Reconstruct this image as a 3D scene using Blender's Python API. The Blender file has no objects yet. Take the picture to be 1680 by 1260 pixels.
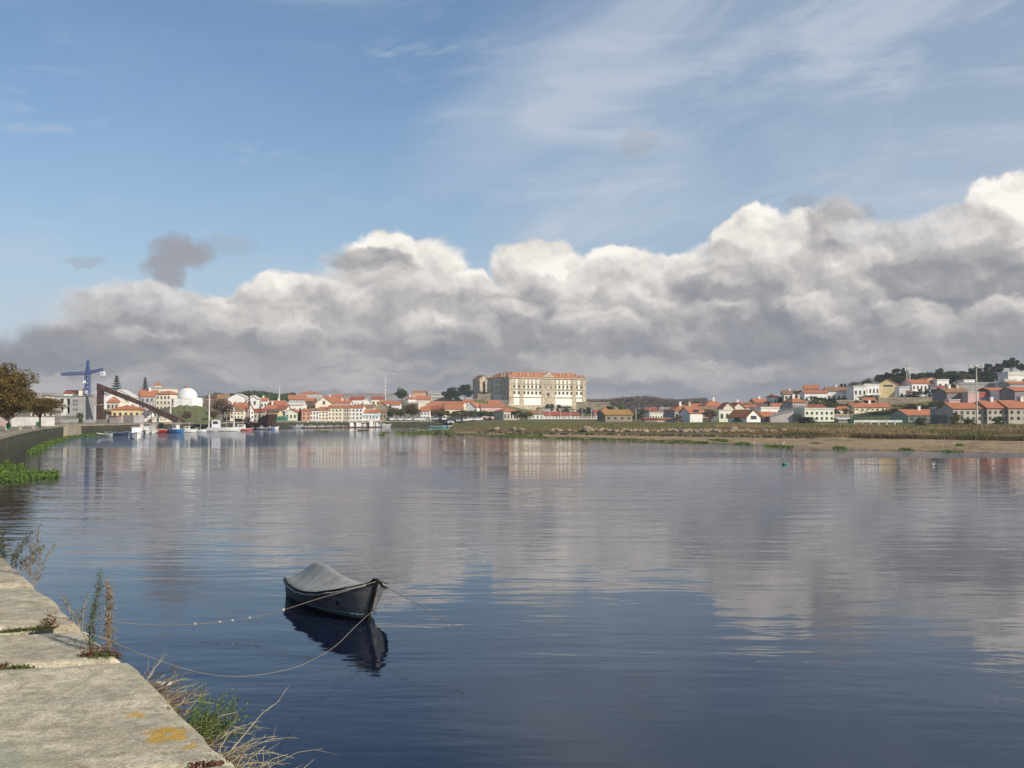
import bpy, bmesh, math, random
import numpy as np
from mathutils import Vector, Matrix, noise as mnoise
rad = math.radians
SC = bpy.context.scene
COL = SC.collection
# ---------------------------------------------------------------- camera
F = 1700.0; HY = 684.0; CZ = 3.9          # focal length in photo pixels, horizon row, eye height over water
cam_d = bpy.data.cameras.new('camera'); cam = bpy.data.objects.new('camera', cam_d); COL.objects.link(cam)
cam_d.sensor_width = 36; cam_d.lens = 36*F/1680; cam_d.clip_start = 0.1; cam_d.clip_end = 20000
cam.location = (0, 0, CZ); cam.rotation_euler = (rad(90+1.82), 0, 0)
SC.camera = cam
SC.view_settings.view_transform = 'Standard'; SC.view_settings.look = 'None'
SC.view_settings.exposure = 0.3; SC.view_settings.gamma = 1; SC.view_settings.use_curve_mapping = False
SC.cycles.max_bounces = 6; SC.cycles.volume_bounces = 0
# ---------------------------------------------------------------- node helper
class N:
    """tiny expression builder over shader nodes"""
    def __init__(s, nt): s.nt = nt
    def node(s, t, **kw):
        n = s.nt.nodes.new(t)
        for k, v in kw.items(): setattr(n, k, v)
        return n
    def put(s, sock, v):
        if isinstance(v, E): s.nt.links.new(v.o, sock)
        elif isinstance(v, bpy.types.NodeSocket): s.nt.links.new(v, sock)
        else:
            if hasattr(sock, 'default_value'):
                try: sock.default_value = v
                except Exception:
                    sock.default_value = tuple(v)+(1,) if len(v) == 3 else v
    def m(s, op, a, b=None, c=None, clamp=False):
        n = s.node('ShaderNodeMath', operation=op, use_clamp=clamp)
        s.put(n.inputs[0], a)
        if b is not None: s.put(n.inputs[1], b)
        if c is not None: s.put(n.inputs[2], c)
        return E(s, n.outputs[0])
    def xyz(s, x, y, z=0.0):
        n = s.node('ShaderNodeCombineXYZ')
        for i, v in enumerate((x, y, z)): s.put(n.inputs[i], v)
        return n.outputs[0]
    def sep(s, v):
        n = s.node('ShaderNodeSeparateXYZ'); s.put(n.inputs[0], v)
        return [E(s, o) for o in n.outputs]
    def noise(s, vec, scale, detail=4, rough=0.5, dist=0.0, out=0):
        n = s.node('ShaderNodeTexNoise'); s.put(n.inputs['Vector'], vec)
        n.inputs['Scale'].default_value = scale; n.inputs['Detail'].default_value = detail
        n.inputs['Roughness'].default_value = rough; n.inputs['Distortion'].default_value = dist
        return E(s, n.outputs[out])
    def step(s, x, a, b, lo=0.0, hi=1.0):
        n = s.node('ShaderNodeMapRange', interpolation_type='SMOOTHSTEP')
        s.put(n.inputs[0], x); s.put(n.inputs[1], a); s.put(n.inputs[2], b); s.put(n.inputs[3], lo); s.put(n.inputs[4], hi)
        return E(s, n.outputs[0])
    def lerp(s, t, a, b):
        n = s.node('ShaderNodeMix', data_type='FLOAT'); s.put(n.inputs[0], t); s.put(n.inputs[2], a); s.put(n.inputs[3], b)
        return E(s, n.outputs[0])
    def mixc(s, t, a, b, mode='MIX'):
        n = s.node('ShaderNodeMix', data_type='RGBA', blend_type=mode)
        s.put(n.inputs[0], t); s.put(n.inputs[6], a if not isinstance(a, tuple) else a+(1,)*(4-len(a)))
        s.put(n.inputs[7], b if not isinstance(b, tuple) else b+(1,)*(4-len(b)))
        return n.outputs[2]
    def ramp(s, fac, pts):
        n = s.node('ShaderNodeValToRGB'); s.put(n.inputs[0], fac)
        el = n.color_ramp.elements
        while len(el) < len(pts): el.new(0.5)
        for e, (p, c) in zip(el, pts): e.position = p; e.color = tuple(c)+(1,)
        return n.outputs[0]
class E:
    def __init__(s, n, o): s.n = n; s.o = o
    def __add__(s, b): return s.n.m('ADD', s, b)
    __radd__ = __add__
    def __sub__(s, b): return s.n.m('SUBTRACT', s, b)
    def __rsub__(s, b): return s.n.m('SUBTRACT', b, s)
    def __mul__(s, b): return s.n.m('MULTIPLY', s, b)
    __rmul__ = __mul__
    def __truediv__(s, b): return s.n.m('DIVIDE', s, b)
# ---------------------------------------------------------------- sun and sky
SUN_AZ = 50.0      # degrees to the right of "straight behind the camera"
SUN_EL = 30.0
sdir = Vector((math.sin(rad(SUN_AZ))*math.cos(rad(SUN_EL)), -math.cos(rad(SUN_AZ))*math.cos(rad(SUN_EL)), math.sin(rad(SUN_EL))))
sl = bpy.data.lights.new('sun', 'SUN'); sl.energy = 4.1; sl.angle = rad(0.53); sl.color = (1.0, 0.90, 0.76)
so = bpy.data.objects.new('sun', sl); COL.objects.link(so)
so.rotation_euler = sdir.to_track_quat('Z', 'Y').to_euler()
W = bpy.data.worlds.new('World'); SC.world = W; W.use_nodes = True
wt = W.node_tree; wt.nodes.clear(); n = N(wt)
SKY_S = 0.1
def build_sky():
    sky = n.node('ShaderNodeTexSky', sky_type='NISHITA', sun_disc=False)
    sky.sun_elevation = rad(SUN_EL); sky.sun_rotation = math.atan2(sdir.x, sdir.y)
    sky.air_density = 1.2; sky.dust_density = 0.6; sky.ozone_density = 2.5
    tc = n.node('ShaderNodeTexCoord')
    x, y, z = n.sep(tc.outputs['Generated'])
    U = n.m('ARCTAN2', x, y)*1.7
    hyp = n.m('SQRT', x*x+y*y)
    V = n.m('MINIMUM', z/n.m('MAXIMUM', hyp, 0.02), 6.0)*1.7
    P = n.xyz(U, V, 0.0)
    # billow field that bends the outlines of the cumulus heads
    w1 = n.noise(P, 7.0, 6, 0.55, out=1); w2 = n.noise(P, 26.0, 7, 0.68, out=1)
    a1, b1, c1 = n.sep(w1); a2, b2, c2 = n.sep(w2)
    Uw = U+(a1-0.5)*0.085+(a2-0.5)*0.036
    Vw = V+(b1-0.5)*0.075+(b2-0.5)*0.032
    fine = n.noise(n.xyz(Uw, Vw, 0.7), 16.0, 7, 0.55)
    big = n.noise(n.xyz(Uw*0.8, Vw*1.5, 2.7), 8.0, 6, 0.5)
    def pv(px, py):
        az = math.atan((px-840)/F)
        return az*1.7, (HY-py)/F*math.cos(az)*1.7
    # base bank: its top elevation as a curve over the azimuth
    fc = n.node('ShaderNodeFloatCurve'); cur = fc.mapping.curves[0]
    prof = [(-700, 520), (-200, 540), (0, 545), (90, 510), (160, 492), (330, 500), (420, 470), (530, 455), (640, 420), (730, 440), (800, 455), (870, 430),
            (940, 432), (1020, 425), (1130, 440), (1190, 405), (1260, 372), (1330, 385), (1400, 385), (1500, 375), (1570, 372), (1640, 340), (1700, 330), (2000, 380), (2500, 450)]
    pts = []
    for px, py in prof:
        a, v = pv(px, py); pts.append(((a+1.6)/3.2, v))
    while len(cur.points) < len(pts): cur.points.new(0.5, 0.5)
    for p_, (a, v) in zip(cur.points, pts): p_.location = (a, v)
    fc.mapping.update()
    n.put(fc.inputs[1], (Uw+1.6)/3.2)
    top = E(n, fc.outputs[0])
    d = top-Vw+(fine-0.5)*0.05
    alpha = n.step(d, -0.012, 0.026)
    shade = n.lerp(n.step(d, 0.0, 0.14), 0.80, 0.36)
    # cumulus heads, back to front: px, py, rx, ry, top tone, bottom tone, softness
    puffs = [
        (300, 525, 60, 26, .72, .34, .4), (430, 520, 50, 22, .80, .4, .4), (120, 545, 150, 30, .55, .30, .5), (60, 560, 100, 32, .40, .22, .5), (250, 505, 120, 34, .62, .34, .35), (370, 500, 42, 22, .85, .50, .3),
        (640, 432, 78, 52, 1.05, .55, .22), (700, 455, 62, 60, .95, .55, .3), (610, 432, 62, 26, .42, .22, .45), (650, 500, 110, 55, .72, .36, .4),
        (485, 492, 82, 36, 1.0, .50, .25), (545, 512, 70, 40, .8, .40, .4), (345, 530, 90, 34, .70, .30, .5), (420, 555, 110, 30, .62, .28, .6),
        (775, 470, 38, 30, 1.0, .60, .25), (885, 442, 75, 44, .85, .50, .25), (905, 447, 26, 16, 1.15, .80, .35), (850, 490, 90, 50, .60, .36, .5),
        (1015, 440, 75, 36, 1.05, .60, .22), (1110, 442, 62, 34, .98, .55, .25), (1035, 482, 72, 52, .92, .48, .35), (950, 500, 60, 50, .74, .38, .45),
        (1160, 455, 55, 50, .9, .45, .35), (1235, 392, 56, 44, 1.05, .65, .2), (1250, 425, 80, 60, .85, .42, .35), (1330, 395, 50, 40, .88, .5, .3), (1300, 440, 95, 60, .78, .34, .4), 
        (1372, 372, 34, 38, .5, .36, .6), (1470, 400, 125, 40, .66, .36, .35), (1650, 338, 52, 48, 1.05, .60, .22), (1560, 385, 90, 45, .70, .34, .4),
        (1440, 460, 80, 52, .86, .42, .4), (1500, 500, 50, 40, .82, .45, .45), (1600, 455, 130, 50, .46, .20, .5), (1230, 500, 130, 42, .50, .22, .55),
        (1100, 535, 120, 40, .66, .26, .55), (760, 545, 130, 40, .62, .28, .55), (900, 560, 140, 30, .55, .24, .6), (1380, 555, 160, 36, .46, .18, .6), (250, 560, 60, 22, .66, .34, .4), (480, 560, 70, 22, .70, .32, .4), (690, 545, 60, 28, .78, .34, .35), (830, 520, 60, 30, .80, .40, .35), (980, 540, 70, 26, .78, .36, .35), (1180, 520, 50, 26, .74, .34, .35), (1330, 515, 60, 26, .76, .34, .35), (1480, 520, 60, 24, .74, .30, .35), (1640, 520, 60, 24, .70, .34, .35),
        (1560, 560, 130, 36, .50, .24, .6), (600, 570, 120, 28, .52, .28, .6), (200, 580, 160, 24, .46, .26, .6), (1060, 585, 150, 22, .44, .2, .6)]
    da_n = (big-0.5)*1.5+(fine-0.5)*1.0
    for px, py, rx, ry, tt, bt, soft in puffs:
        a, v = pv(px, py); rx *= 1.15; ry *= 1.15
        da = (Uw-a)/(rx/1000.0); de = (Vw-v)/(ry/1000.0)
        r2 = da*da+de*de+(fine-0.5)*1.0
        mk = n.step(r2, 1.05+soft*0.6, 0.95-soft, 0.0, 1.0 if soft < .35 else .85)
        sh = n.step(de+da*0.3+da_n, -0.9, 1.0, bt, tt)
        shade = n.lerp(mk, shade, sh)
        if py < 520: alpha = n.m('MAXIMUM', alpha, mk)
    # ragged strata near the horizon
    st = n.noise(n.xyz(Uw*2.2, Vw*13.0, 5.1), 1.6, 6, 0.55)
    st2 = n.noise(n.xyz(Uw*1.0, Vw*6.0, 1.1), 3.6, 4, 0.5)
    stt = n.step(st, 0.38, 0.62, 0.08, 0.46)+(st2-0.5)*0.35
    shade = n.lerp(n.step(V, 0.175, 0.07, 0.0, 0.88), shade, stt)
    rel = n.noise(n.xyz(Uw, Vw*1.25, 3.3), 8.0, 4, 0.48)-n.noise(n.xyz(Uw+0.008, Vw*1.25+0.020, 3.3), 8.0, 4, 0.48)
    rel2 = n.noise(n.xyz(Uw, Vw, 6.3), 34.0, 4, 0.5)-n.noise(n.xyz(Uw+0.003, Vw+0.006, 6.3), 34.0, 4, 0.5)
    shade = (shade-.5)*1.30+.52+(fine-0.5)*0.26+(big-0.5)*0.32+(rel*1.9+rel2*.40)*n.step(V, 0.05, 0.16, .25, 1.0)
    ccol = n.ramp(n.m('MULTIPLY', shade, 0.86, clamp=True), [(0.0, (.205, .218, .25)), (.25, (.285, .283, .30)), (.5, (.43, .412, .408)), (.75, (.63, .595, .56)), (1.0, (.82, .78, .73))])
    # thin high cirrus
    cr = n.noise(n.xyz(U*0.9+V*0.9, V*3.2-U*0.9, 0.3), 2.2, 8, 0.62, 0.6)
    cr2 = n.noise(n.xyz(U*1.0, V*1.4, 4.4), 1.7, 3, 0.5)
    cm = n.step(cr, 0.40, 0.78)*n.step(cr2+U*0.16, 0.34, 0.62, 0.12, 1.0)
    cm = cm+n.step(cr2+U*0.10-V*0.05, 0.40, 0.66, 0.0, 0.14)
    cm = cm+n.step(n.noise(n.xyz(U*0.5-V*0.6, V*3.6, 8.3), 5.0, 7, 0.6, 0.5), 0.52, 0.78, 0.0, 0.45)*n.step(cr2, .32, .55)+n.step(n.noise(n.xyz(U*1.1+V*1.3, V*4.6-U*.8, 2.3), 4.2, 7, 0.62, 0.4), 0.53, 0.74, 0.0, 0.55)*n.step(U, .1, -.1)*n.step(n.noise(n.xyz(U, V*1.3, 11.0), 4.0, 2, 0.5), .48, .62)
    veil = n.step(V, 0.62, 0.10, 0.10, 0.44)+n.step(U, -.12, .10)*n.step(V, .18, .34)*n.step(cr2, .30, .58, .08, .24)+n.step(V, .26, .12)*.26
    bx, bv = pv(925, 140); bd = ((U-bx)*0.457+(V-bv)*-0.89)/0.075
    veil = veil+n.step(bd*bd+(cr-.5)*3.0, 1.6, 0.0)*n.step(n.m('ABSOLUTE', U-bx), .30, .12)*0.26
    cfac = n.m('MINIMUM', cm*0.60+veil, 0.85)
    skc = n.mixc(1.0, sky.outputs[0], (0.60, 0.735, 0.87), 'MULTIPLY')
    col = n.mixc(cfac, skc, tuple(v*1/SKY_S for v in (.43, .485, .56)))
    # small detached grey puffs
    for px, py, rx, ry, al in [(296, 410, 50, 28, .9), (262, 445, 34, 28, .85), (138, 428, 26, 10, .35), (375, 392, 50, 22, .25), (1062, 224, 34, 22, .30), (1322, 335, 30, 14, .35), (1390, 350, 40, 20, .5)]:
        a, v = pv(px, py); da = (Uw-a)/(rx/1000.0); de = (Vw-v)/(ry/1000.0)
        mk = n.step(da*da+de*de+(fine-0.5)*1.2, 1.35, 0.25, 0.0, al)
        g = n.step(de+(fine-.5)*2, -1.0, 1.2, .30, .36)
        col = n.mixc(mk, col, n.mixc(g, (2.35, 2.4, 2.75), (3.5, 3.4, 3.5)))
    sc = n.node('ShaderNodeVectorMath', operation='SCALE'); n.put(sc.inputs[0], ccol); sc.inputs['Scale'].default_value = 1/SKY_S
    col = n.mixc(alpha, col, sc.outputs[0])
    # below the horizon: plain dim air colour
    col = n.mixc(n.step(z, 0.0, -0.02), col, (2.4, 2.5, 2.8))
    bg = n.node('ShaderNodeBackground'); n.put(bg.inputs[0], col); bg.inputs[1].default_value = SKY_S
    out = n.node('ShaderNodeOutputWorld'); wt.links.new(bg.outputs[0], out.inputs[0])
build_sky()
W.cycles.sampling_method = 'MANUAL'; W.cycles.sample_map_resolution = 512
# ---------------------------------------------------------------- geometry helpers
PIT = rad(1.82)
def ray(px, py):
    a = (px-840)/F; b = (630-py)/F
    y = math.cos(PIT)-b*math.sin(PIT); z = b*math.cos(PIT)+math.sin(PIT)
    return a/y, z/y                       # per metre of depth
def P(px, py, D):
    a, b = ray(px, py); return Vector((a*D, D, CZ+b*D))
def G(px, py, z=0.0):                     # the point of the level plane z seen at a pixel
    a, b = ray(px, py); D = (z-CZ)/b; return Vector((a*D, D, z))
class MB:
    def __init__(s): s.v = []; s.f = []; s.smooth = False
    def add(s, vs, fs):
        k = len(s.v); s.v += [tuple(v) for v in vs]; s.f += [tuple(i+k for i in f) for f in fs]; return s
    def box(s, x0, x1, y0, y1, z0, z1, M=None):
        vs = [Vector((x, y, z)) for z in (z0, z1) for y in (y0, y1) for x in (x0, x1)]
        if M is not None: vs = [M @ v for v in vs]
        return s.add(vs, [(0, 2, 3, 1), (4, 5, 7, 6), (0, 1, 5, 4), (2, 6, 7, 3), (0, 4, 6, 2), (1, 3, 7, 5)])
    def tube(s, pts, rs, k=6, cap=True):
        pts = [Vector(p) for p in pts]
        if not hasattr(rs, '__len__'): rs = [rs]*len(pts)
        ring = []; vs = []
        for i, p in enumerate(pts):
            d = (pts[min(i+1, len(pts)-1)]-pts[max(i-1, 0)]).normalized()
            u = d.cross(Vector((0, 0, 1))); 
            if u.length < 1e-3: u = Vector((1, 0, 0))
            u.normalize(); w = d.cross(u)
            for j in range(k):
                a = 2*math.pi*j/k; vs.append(p+(u*math.cos(a)+w*math.sin(a))*rs[i])
        fs = [(i*k+j, i*k+(j+1) % k, (i+1)*k+(j+1) % k, (i+1)*k+j) for i in range(len(pts)-1) for j in range(k)]
        if cap: fs += [tuple(range(k))[::-1], tuple((len(pts)-1)*k+j for j in range(k))]
        return s.add(vs, fs)
    def lathe(s, prof, k=16, c=(0, 0, 0), sx=1, sy=1):
        vs = [(c[0]+r*math.cos(2*math.pi*j/k)*sx, c[1]+r*math.sin(2*math.pi*j/k)*sy, c[2]+z) for r, z in prof for j in range(k)]
        fs = [(i*k+j, i*k+(j+1) % k, (i+1)*k+(j+1) % k, (i+1)*k+j) for i in range(len(prof)-1) for j in range(k)]
        fs += [tuple(range(k))[::-1], tuple((len(prof)-1)*k+j for j in range(k))]
        return s.add(vs, fs)
    def prism(s, poly, y0, y1, M=None):      # outline in x,z pushed along y
        m = len(poly)
        vs = [Vector((x, y0, z)) for x, z in poly]+[Vector((x, y1, z)) for x, z in poly]
        if M is not None: vs = [M @ v for v in vs]
        return s.add(vs, [tuple(range(m)), tuple(range(2*m-1, m-1, -1))]+[(i, m+i, m+(i+1) % m, (i+1) % m) for i in range(m)])
    def slab(s, quad, t):                    # a quad (4 points) given thickness t upward
        q = [Vector(p) for p in quad]; up = Vector((0, 0, t))
        return s.add(q+[p+up for p in q], [(3, 2, 1, 0), (4, 5, 6, 7), (0, 1, 5, 4), (1, 2, 6, 5), (2, 3, 7, 6), (3, 0, 4, 7)])
    def mesh(s, name, m):
        me = bpy.data.meshes.new(name); me.from_pydata(s.v, [], s.f); me.materials.append(m)
        if s.smooth:
            me.polygons.foreach_set('use_smooth', [True]*len(me.polygons))
        me.update(); return me
    def build(s, name, m, parent=None, loc=None, rz=0):
        o = bpy.data.objects.new(name, s.mesh(name, m)); COL.objects.link(o)
        if parent: o.parent = parent
        if loc is not None: o.location = loc
        if rz: o.rotation_euler.z = rz
        return o
def npmesh(name, co, quads, m, smooth=False):
    me = bpy.data.meshes.new(name); nv = len(co); nf = len(quads); k = quads.shape[1]
    me.vertices.add(nv); me.vertices.foreach_set('co', np.asarray(co, dtype=np.float32).ravel())
    me.loops.add(nf*k); me.loops.foreach_set('vertex_index', np.asarray(quads, dtype=np.int32).ravel())
    me.polygons.add(nf); me.polygons.foreach_set('loop_start', np.arange(0, nf*k, k, dtype=np.int32))
    me.polygons.foreach_set('loop_total', np.full(nf, k, dtype=np.int32))
    if smooth: me.polygons.foreach_set('use_smooth', np.ones(nf, dtype=bool))
    me.update(calc_edges=True); me.materials.append(m); return me
def tag(o, label=None, cat=None, group=None, kind=None):
    if label: o['label'] = label
    if cat: o['category'] = cat
    if group: o['group'] = group
    if kind: o['kind'] = kind
    return o
def thing(name, label, cat, loc=(0, 0, 0), rz=0, group=None):
    o = bpy.data.objects.new(name, None); COL.objects.link(o); o.empty_display_size = 0.2
    o.location = loc; o.rotation_euler = (0, 0, rz); return tag(o, label, cat, group)
def copy_tree(o, parent=None):
    c = o.copy(); COL.objects.link(c); c.parent = parent
    for ch in o.children: copy_tree(ch, c)
    return c
# ---------------------------------------------------------------- materials
MATS = {}
def newmat(name):
    m = bpy.data.materials.new(name); m.use_nodes = True; t = m.node_tree; t.nodes.clear(); q = N(t)
    b = q.node('ShaderNodeBsdfPrincipled'); o = q.node('ShaderNodeOutputMaterial'); t.links.new(b.outputs[0], o.inputs[0])
    return m, q, b
def bump(q, b, h, dist, strength=1.0):
    n_ = q.node('ShaderNodeBump'); n_.inputs['Strength'].default_value = strength; n_.inputs['Distance'].default_value = dist
    q.put(n_.inputs['Height'], h); q.nt.links.new(n_.outputs[0], b.inputs['Normal'])
def mat(name, c, var=0.18, sc=0.35, rough=0.85, spec=0.25, streak=False, c2=None, metal=0.0, bmp=0.0):
    if name in MATS: return MATS[name]
    m, q, b = newmat(name); tc = q.node('ShaderNodeTexCoord').outputs['Object']
    f = q.noise(tc, sc, 5, 0.6); f2 = q.noise(tc, sc*9, 3, 0.6)
    lo = tuple(v*(1-var*1.6) for v in c) if c2 is None else c2
    col = q.mixc(q.step(f*0.7+f2*0.3, 0.36, 0.66), lo, tuple(min(1, v*(1+var*.25)) for v in c))
    if streak:
        x, y, z = q.sep(tc); s_ = q.noise(q.xyz(x*1.6, y*1.6, z*0.16), 1.0, 4, 0.6)
        col = q.mixc(q.step(s_, 0.5, 0.75, 0.0, 0.45), col, tuple(v*.55 for v in c))
    q.put(b.inputs['Base Color'], col); b.inputs['Roughness'].default_value = rough
    b.inputs['Specular IOR Level'].default_value = spec; b.inputs['Metallic'].default_value = metal
    if bmp: bump(q, b, f2, bmp)
    MATS[name] = m; return m
def roofmat(name, c, c2):
    if name in MATS: return MATS[name]
    m, q, b = newmat(name); tc = q.node('ShaderNodeTexCoord').outputs['Object']
    x, y, z = q.sep(tc); f = q.noise(tc, 0.45, 5, 0.65); f2 = q.noise(tc, 3.5, 3, 0.6)
    col = q.mixc(q.step(f*0.6+f2*0.4, 0.34, 0.68), c2, c)
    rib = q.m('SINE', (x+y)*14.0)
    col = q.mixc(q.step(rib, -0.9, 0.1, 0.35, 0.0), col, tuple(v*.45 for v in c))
    q.put(b.inputs['Base Color'], col); b.inputs['Roughness'].default_value = 0.8; b.inputs['Specular IOR Level'].default_value = .2
    bump(q, b, rib+f2, 0.03); MATS[name] = m; return m
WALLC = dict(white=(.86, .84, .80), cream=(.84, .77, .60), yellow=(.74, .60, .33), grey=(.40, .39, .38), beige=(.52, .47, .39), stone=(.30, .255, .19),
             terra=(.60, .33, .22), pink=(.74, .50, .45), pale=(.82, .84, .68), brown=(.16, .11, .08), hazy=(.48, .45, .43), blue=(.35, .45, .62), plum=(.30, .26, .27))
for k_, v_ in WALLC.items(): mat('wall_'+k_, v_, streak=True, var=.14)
ROOFC = dict(orange=((.57, .215, .105), (.38, .155, .085)), red=((.42, .12, .07), (.28, .09, .06)), old=((.42, .22, .11), (.24, .15, .09)), rust=((.46, .26, .07), (.34, .20, .07)),
             pale=((.78, .74, .68), (.60, .56, .5)), slate=((.20, .19, .19), (.12, .11, .11)), concrete=((.42, .40, .38), (.30, .29, .28)), brown=((.20, .13, .10), (.12, .09, .07)))
for k_, v_ in ROOFC.items(): roofmat('roof_'+k_, *v_)
GLASS = mat('window_glass', (.075, .08, .085), rough=.18, spec=.5, var=.3)
FRAME = mat('painted_frame', (.72, .70, .65), rough=.6)
STONE = mat('granite_trim', (.34, .285, .20), var=.25, sc=.8, bmp=.02)
DARK = mat('dark_opening', (.03, .028, .026), rough=.9)
WOOD = mat('old_wood', (.16, .09, .06), var=.3, sc=2)
METAL = mat('galvanised', (.62, .61, .58), rough=.5, spec=.5)
# ---------------------------------------------------------------- houses
ANCH = []      # terrain anchors (x, y, z)
def roofs(kind, W_, dp, ze, zr, m_r, par, oh=0.35, t=0.16):
    b = MB(); h = zr-ze; w = W_/2
    if kind == 'gx':
        k = oh*h/(dp/2)
        b.slab([(-w-oh, -oh, ze-k), (w+oh, -oh, ze-k), (w+oh, dp/2, zr), (-w-oh, dp/2, zr)], t)
        b.slab([(-w-oh, dp/2, zr), (w+oh, dp/2, zr), (w+oh, dp+oh, ze-k), (-w-oh, dp+oh, ze-k)], t)
    elif kind == 'gy':
        k = oh*h/w
        b.slab([(-w-oh, -oh, ze-k), (0, -oh, zr), (0, dp+oh, zr), (-w-oh, dp+oh, ze-k)], t)
        b.slab([(0, -oh, zr), (w+oh, -oh, ze-k), (w+oh, dp+oh, ze-k), (0, dp+oh, zr)], t)
    elif kind == 'hip':
        r = min(w, dp/2)*0.9; a = max(w-r, .05); e = ze-0.02
        vs = [(-w-oh, -oh, e), (w+oh, -oh, e), (w+oh, dp+oh, e), (-w-oh, dp+oh, e)]
        vs = vs+[(x, y, z+t) for x, y, z in vs]+[(-a, dp/2, zr), (a, dp/2, zr)]
        b.add(vs, [(3, 2, 1, 0), (0, 1, 5, 4), (1, 2, 6, 5), (2, 3, 7, 6), (3, 0, 4, 7), (4, 5, 9, 8), (5, 6, 9), (6, 7, 8, 9), (7, 4, 8)])
    elif kind == 'shed':
        b.slab([(-w-oh, -oh, ze-.05), (w+oh, -oh, ze-.05), (w+oh, dp+oh, zr), (-w-oh, dp+oh, zr)], t)
    elif kind == 'shl':      # slope falls to the left
        b.slab([(-w-oh, -oh, ze), (w+oh, -oh, zr), (w+oh, dp+oh, zr), (-w-oh, dp+oh, ze)], t)
    else:
        b.box(-w-.15, w+.15, -.15, dp+.15, ze, ze+max(.25, h))
    return b.build('roof', m_r, par)
def house(label, x0, x1, yb, ye, yr, D, wall='white', kind='gx', rc='orange', dep=8.0, yaw=0.0, win=(0, 0), wz=None, chim=0, name='house', cat='house', door=False, group=None, ww=1.0, wh=1.5, arch=False, skirt=4.0):
    cx = (x0+x1)/2; base = P(cx, yb, D); ze = P(cx, ye, D).z-base.z; zr = P(cx, yr, D).z-base.z
    wid = (x1-x0)/F*D; y_ = rad(yaw); Wd = max(1.5, (wid-dep*abs(math.sin(y_)))/math.cos(y_))
    off = dep/2*math.sin(y_)
    o = thing(name, label, cat, (base.x+off*1.0, base.y, base.z), y_, group)
    m_w = MATS['wall_'+wall]; w = Wd/2; b = MB()
    if kind == 'gy': 
        b.prism([(-w, -skirt), (w, -skirt), (w, ze), (0, zr), (-w, ze)], 0, dep)
    elif kind == 'gx':
        b.box(-w, w, 0, dep, -skirt, ze)
        b.add([(-w, 0, ze), (-w, dep, ze), (-w, dep/2, zr), (w, 0, ze), (w, dep, ze), (w, dep/2, zr)], [(0, 2, 1), (3, 4, 5), (0, 3, 5, 2), (1, 2, 5, 4)])
    elif kind == 'shed': b.add([(-w, 0, -skirt), (w, 0, -skirt), (w, dep, -skirt), (-w, dep, -skirt), (-w, 0, ze), (w, 0, ze), (w, dep, zr), (-w, dep, zr)], [(3, 2, 1, 0), (0, 1, 5, 4), (1, 2, 6, 5), (2, 3, 7, 6), (3, 0, 4, 7), (4, 5, 6, 7)])
    elif kind == 'shl': b.prism([(-w, -skirt), (w, -skirt), (w, zr), (-w, ze)], 0, dep)
    else: b.box(-w, w, 0, dep, -skirt, ze)
    b.build('wall', m_w, o)
    r = roofs(kind, Wd, dep, ze, zr, MATS['roof_'+rc], o)
    nc, nr = win
    if nc:
        wt_, wb_ = (ze-.35, .4) if wz is None else wz
        rowh = (wt_-wb_)/nr
        w_ = min(ww, Wd/nc*.42); h_ = min(wh, rowh*.52)
        for j in range(nr):
            for i in range(nc):
                if door and j == 0 and i == nc//2: continue
                x = -w+Wd*(i+.5)/nc; z = wb_+rowh*(j+.5)
                MB().box(x-w_/2, x+w_/2, -.05, .05, z-h_/2, z+h_/2).build('window', GLASS, o)
    if door:
        x = -w+Wd*(nc//2+.5)/max(nc, 1); MB().box(x-.55, x+.55, -.06, .05, 0, 2.1).build('door', WOOD, o)
    for i in range(chim):
        x = -w+Wd*((i+.5)/chim*.7+.2)
        c = MB().box(x-.35, x+.35, dep*.4, dep*.4+.6, ze+.1, zr+.9); c.box(x-.45, x+.45, dep*.4-.1, dep*.4+.7, zr+.9, zr+1.05)
        c.build('chimney', MATS['wall_white' if i % 2 == 0 else 'wall_beige'], r)
    ANCH.append((base.x, base.y+dep*.3, base.z)); return o
# ---------------------------------------------------------------- trees
def leafmat(name, c, c2, tr=.25):
    m, q, b = newmat(name); tc = q.node('ShaderNodeTexCoord').outputs['Object']
    f = q.noise(tc, 3.2, 4, 0.6); f2 = q.noise(tc, 26, 2, .5)
    q.put(b.inputs['Base Color'], q.mixc(q.step(f*.55+f2*.45, .35, .65), c, c2)); b.inputs['Roughness'].default_value = .75; b.inputs['Specular IOR Level'].default_value = .15
    MATS[name] = m; return m
leafmat('leaf_autumn', (.060, .055, .018), (.21, .135, .035)); leafmat('leaf_olive', (.045, .06, .018), (.17, .15, .04)); leafmat('leaf_green', (.03, .055, .018), (.09, .13, .035))
leafmat('leaf_dark', (.018, .035, .018), (.05, .075, .03)); leafmat('leaf_brown', (.09, .06, .04), (.20, .14, .09)); leafmat('leaf_rust', (.085, .055, .025), (.23, .12, .04))
leafmat('leaf_bright', (.05, .11, .02), (.12, .22, .04)); leafmat('leaf_fir', (.014, .03, .022), (.035, .055, .035))
leafmat('leaf_haze', (.13, .10, .08), (.20, .155, .115))
BARK = mat('bark', (.10, .075, .055), var=.35, sc=3)
def leaf_quads(c, nrm, size, rng):
    """random little rhombs at centres c"""
    k = len(c); a = rng.normal(size=(k, 3)); a /= np.linalg.norm(a, axis=1)[:, None]
    b = np.cross(a, rng.normal(size=(k, 3))); b /= np.linalg.norm(b, axis=1)[:, None]
    s_ = (size*rng.uniform(.6, 1.3, k))[:, None]
    v = np.stack([c-a*s_, c-b*s_*.55, c+a*s_, c+b*s_*.55], 1).reshape(-1, 3)
    return v, np.arange(k*4).reshape(k, 4)
CROWNS = {}
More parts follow.
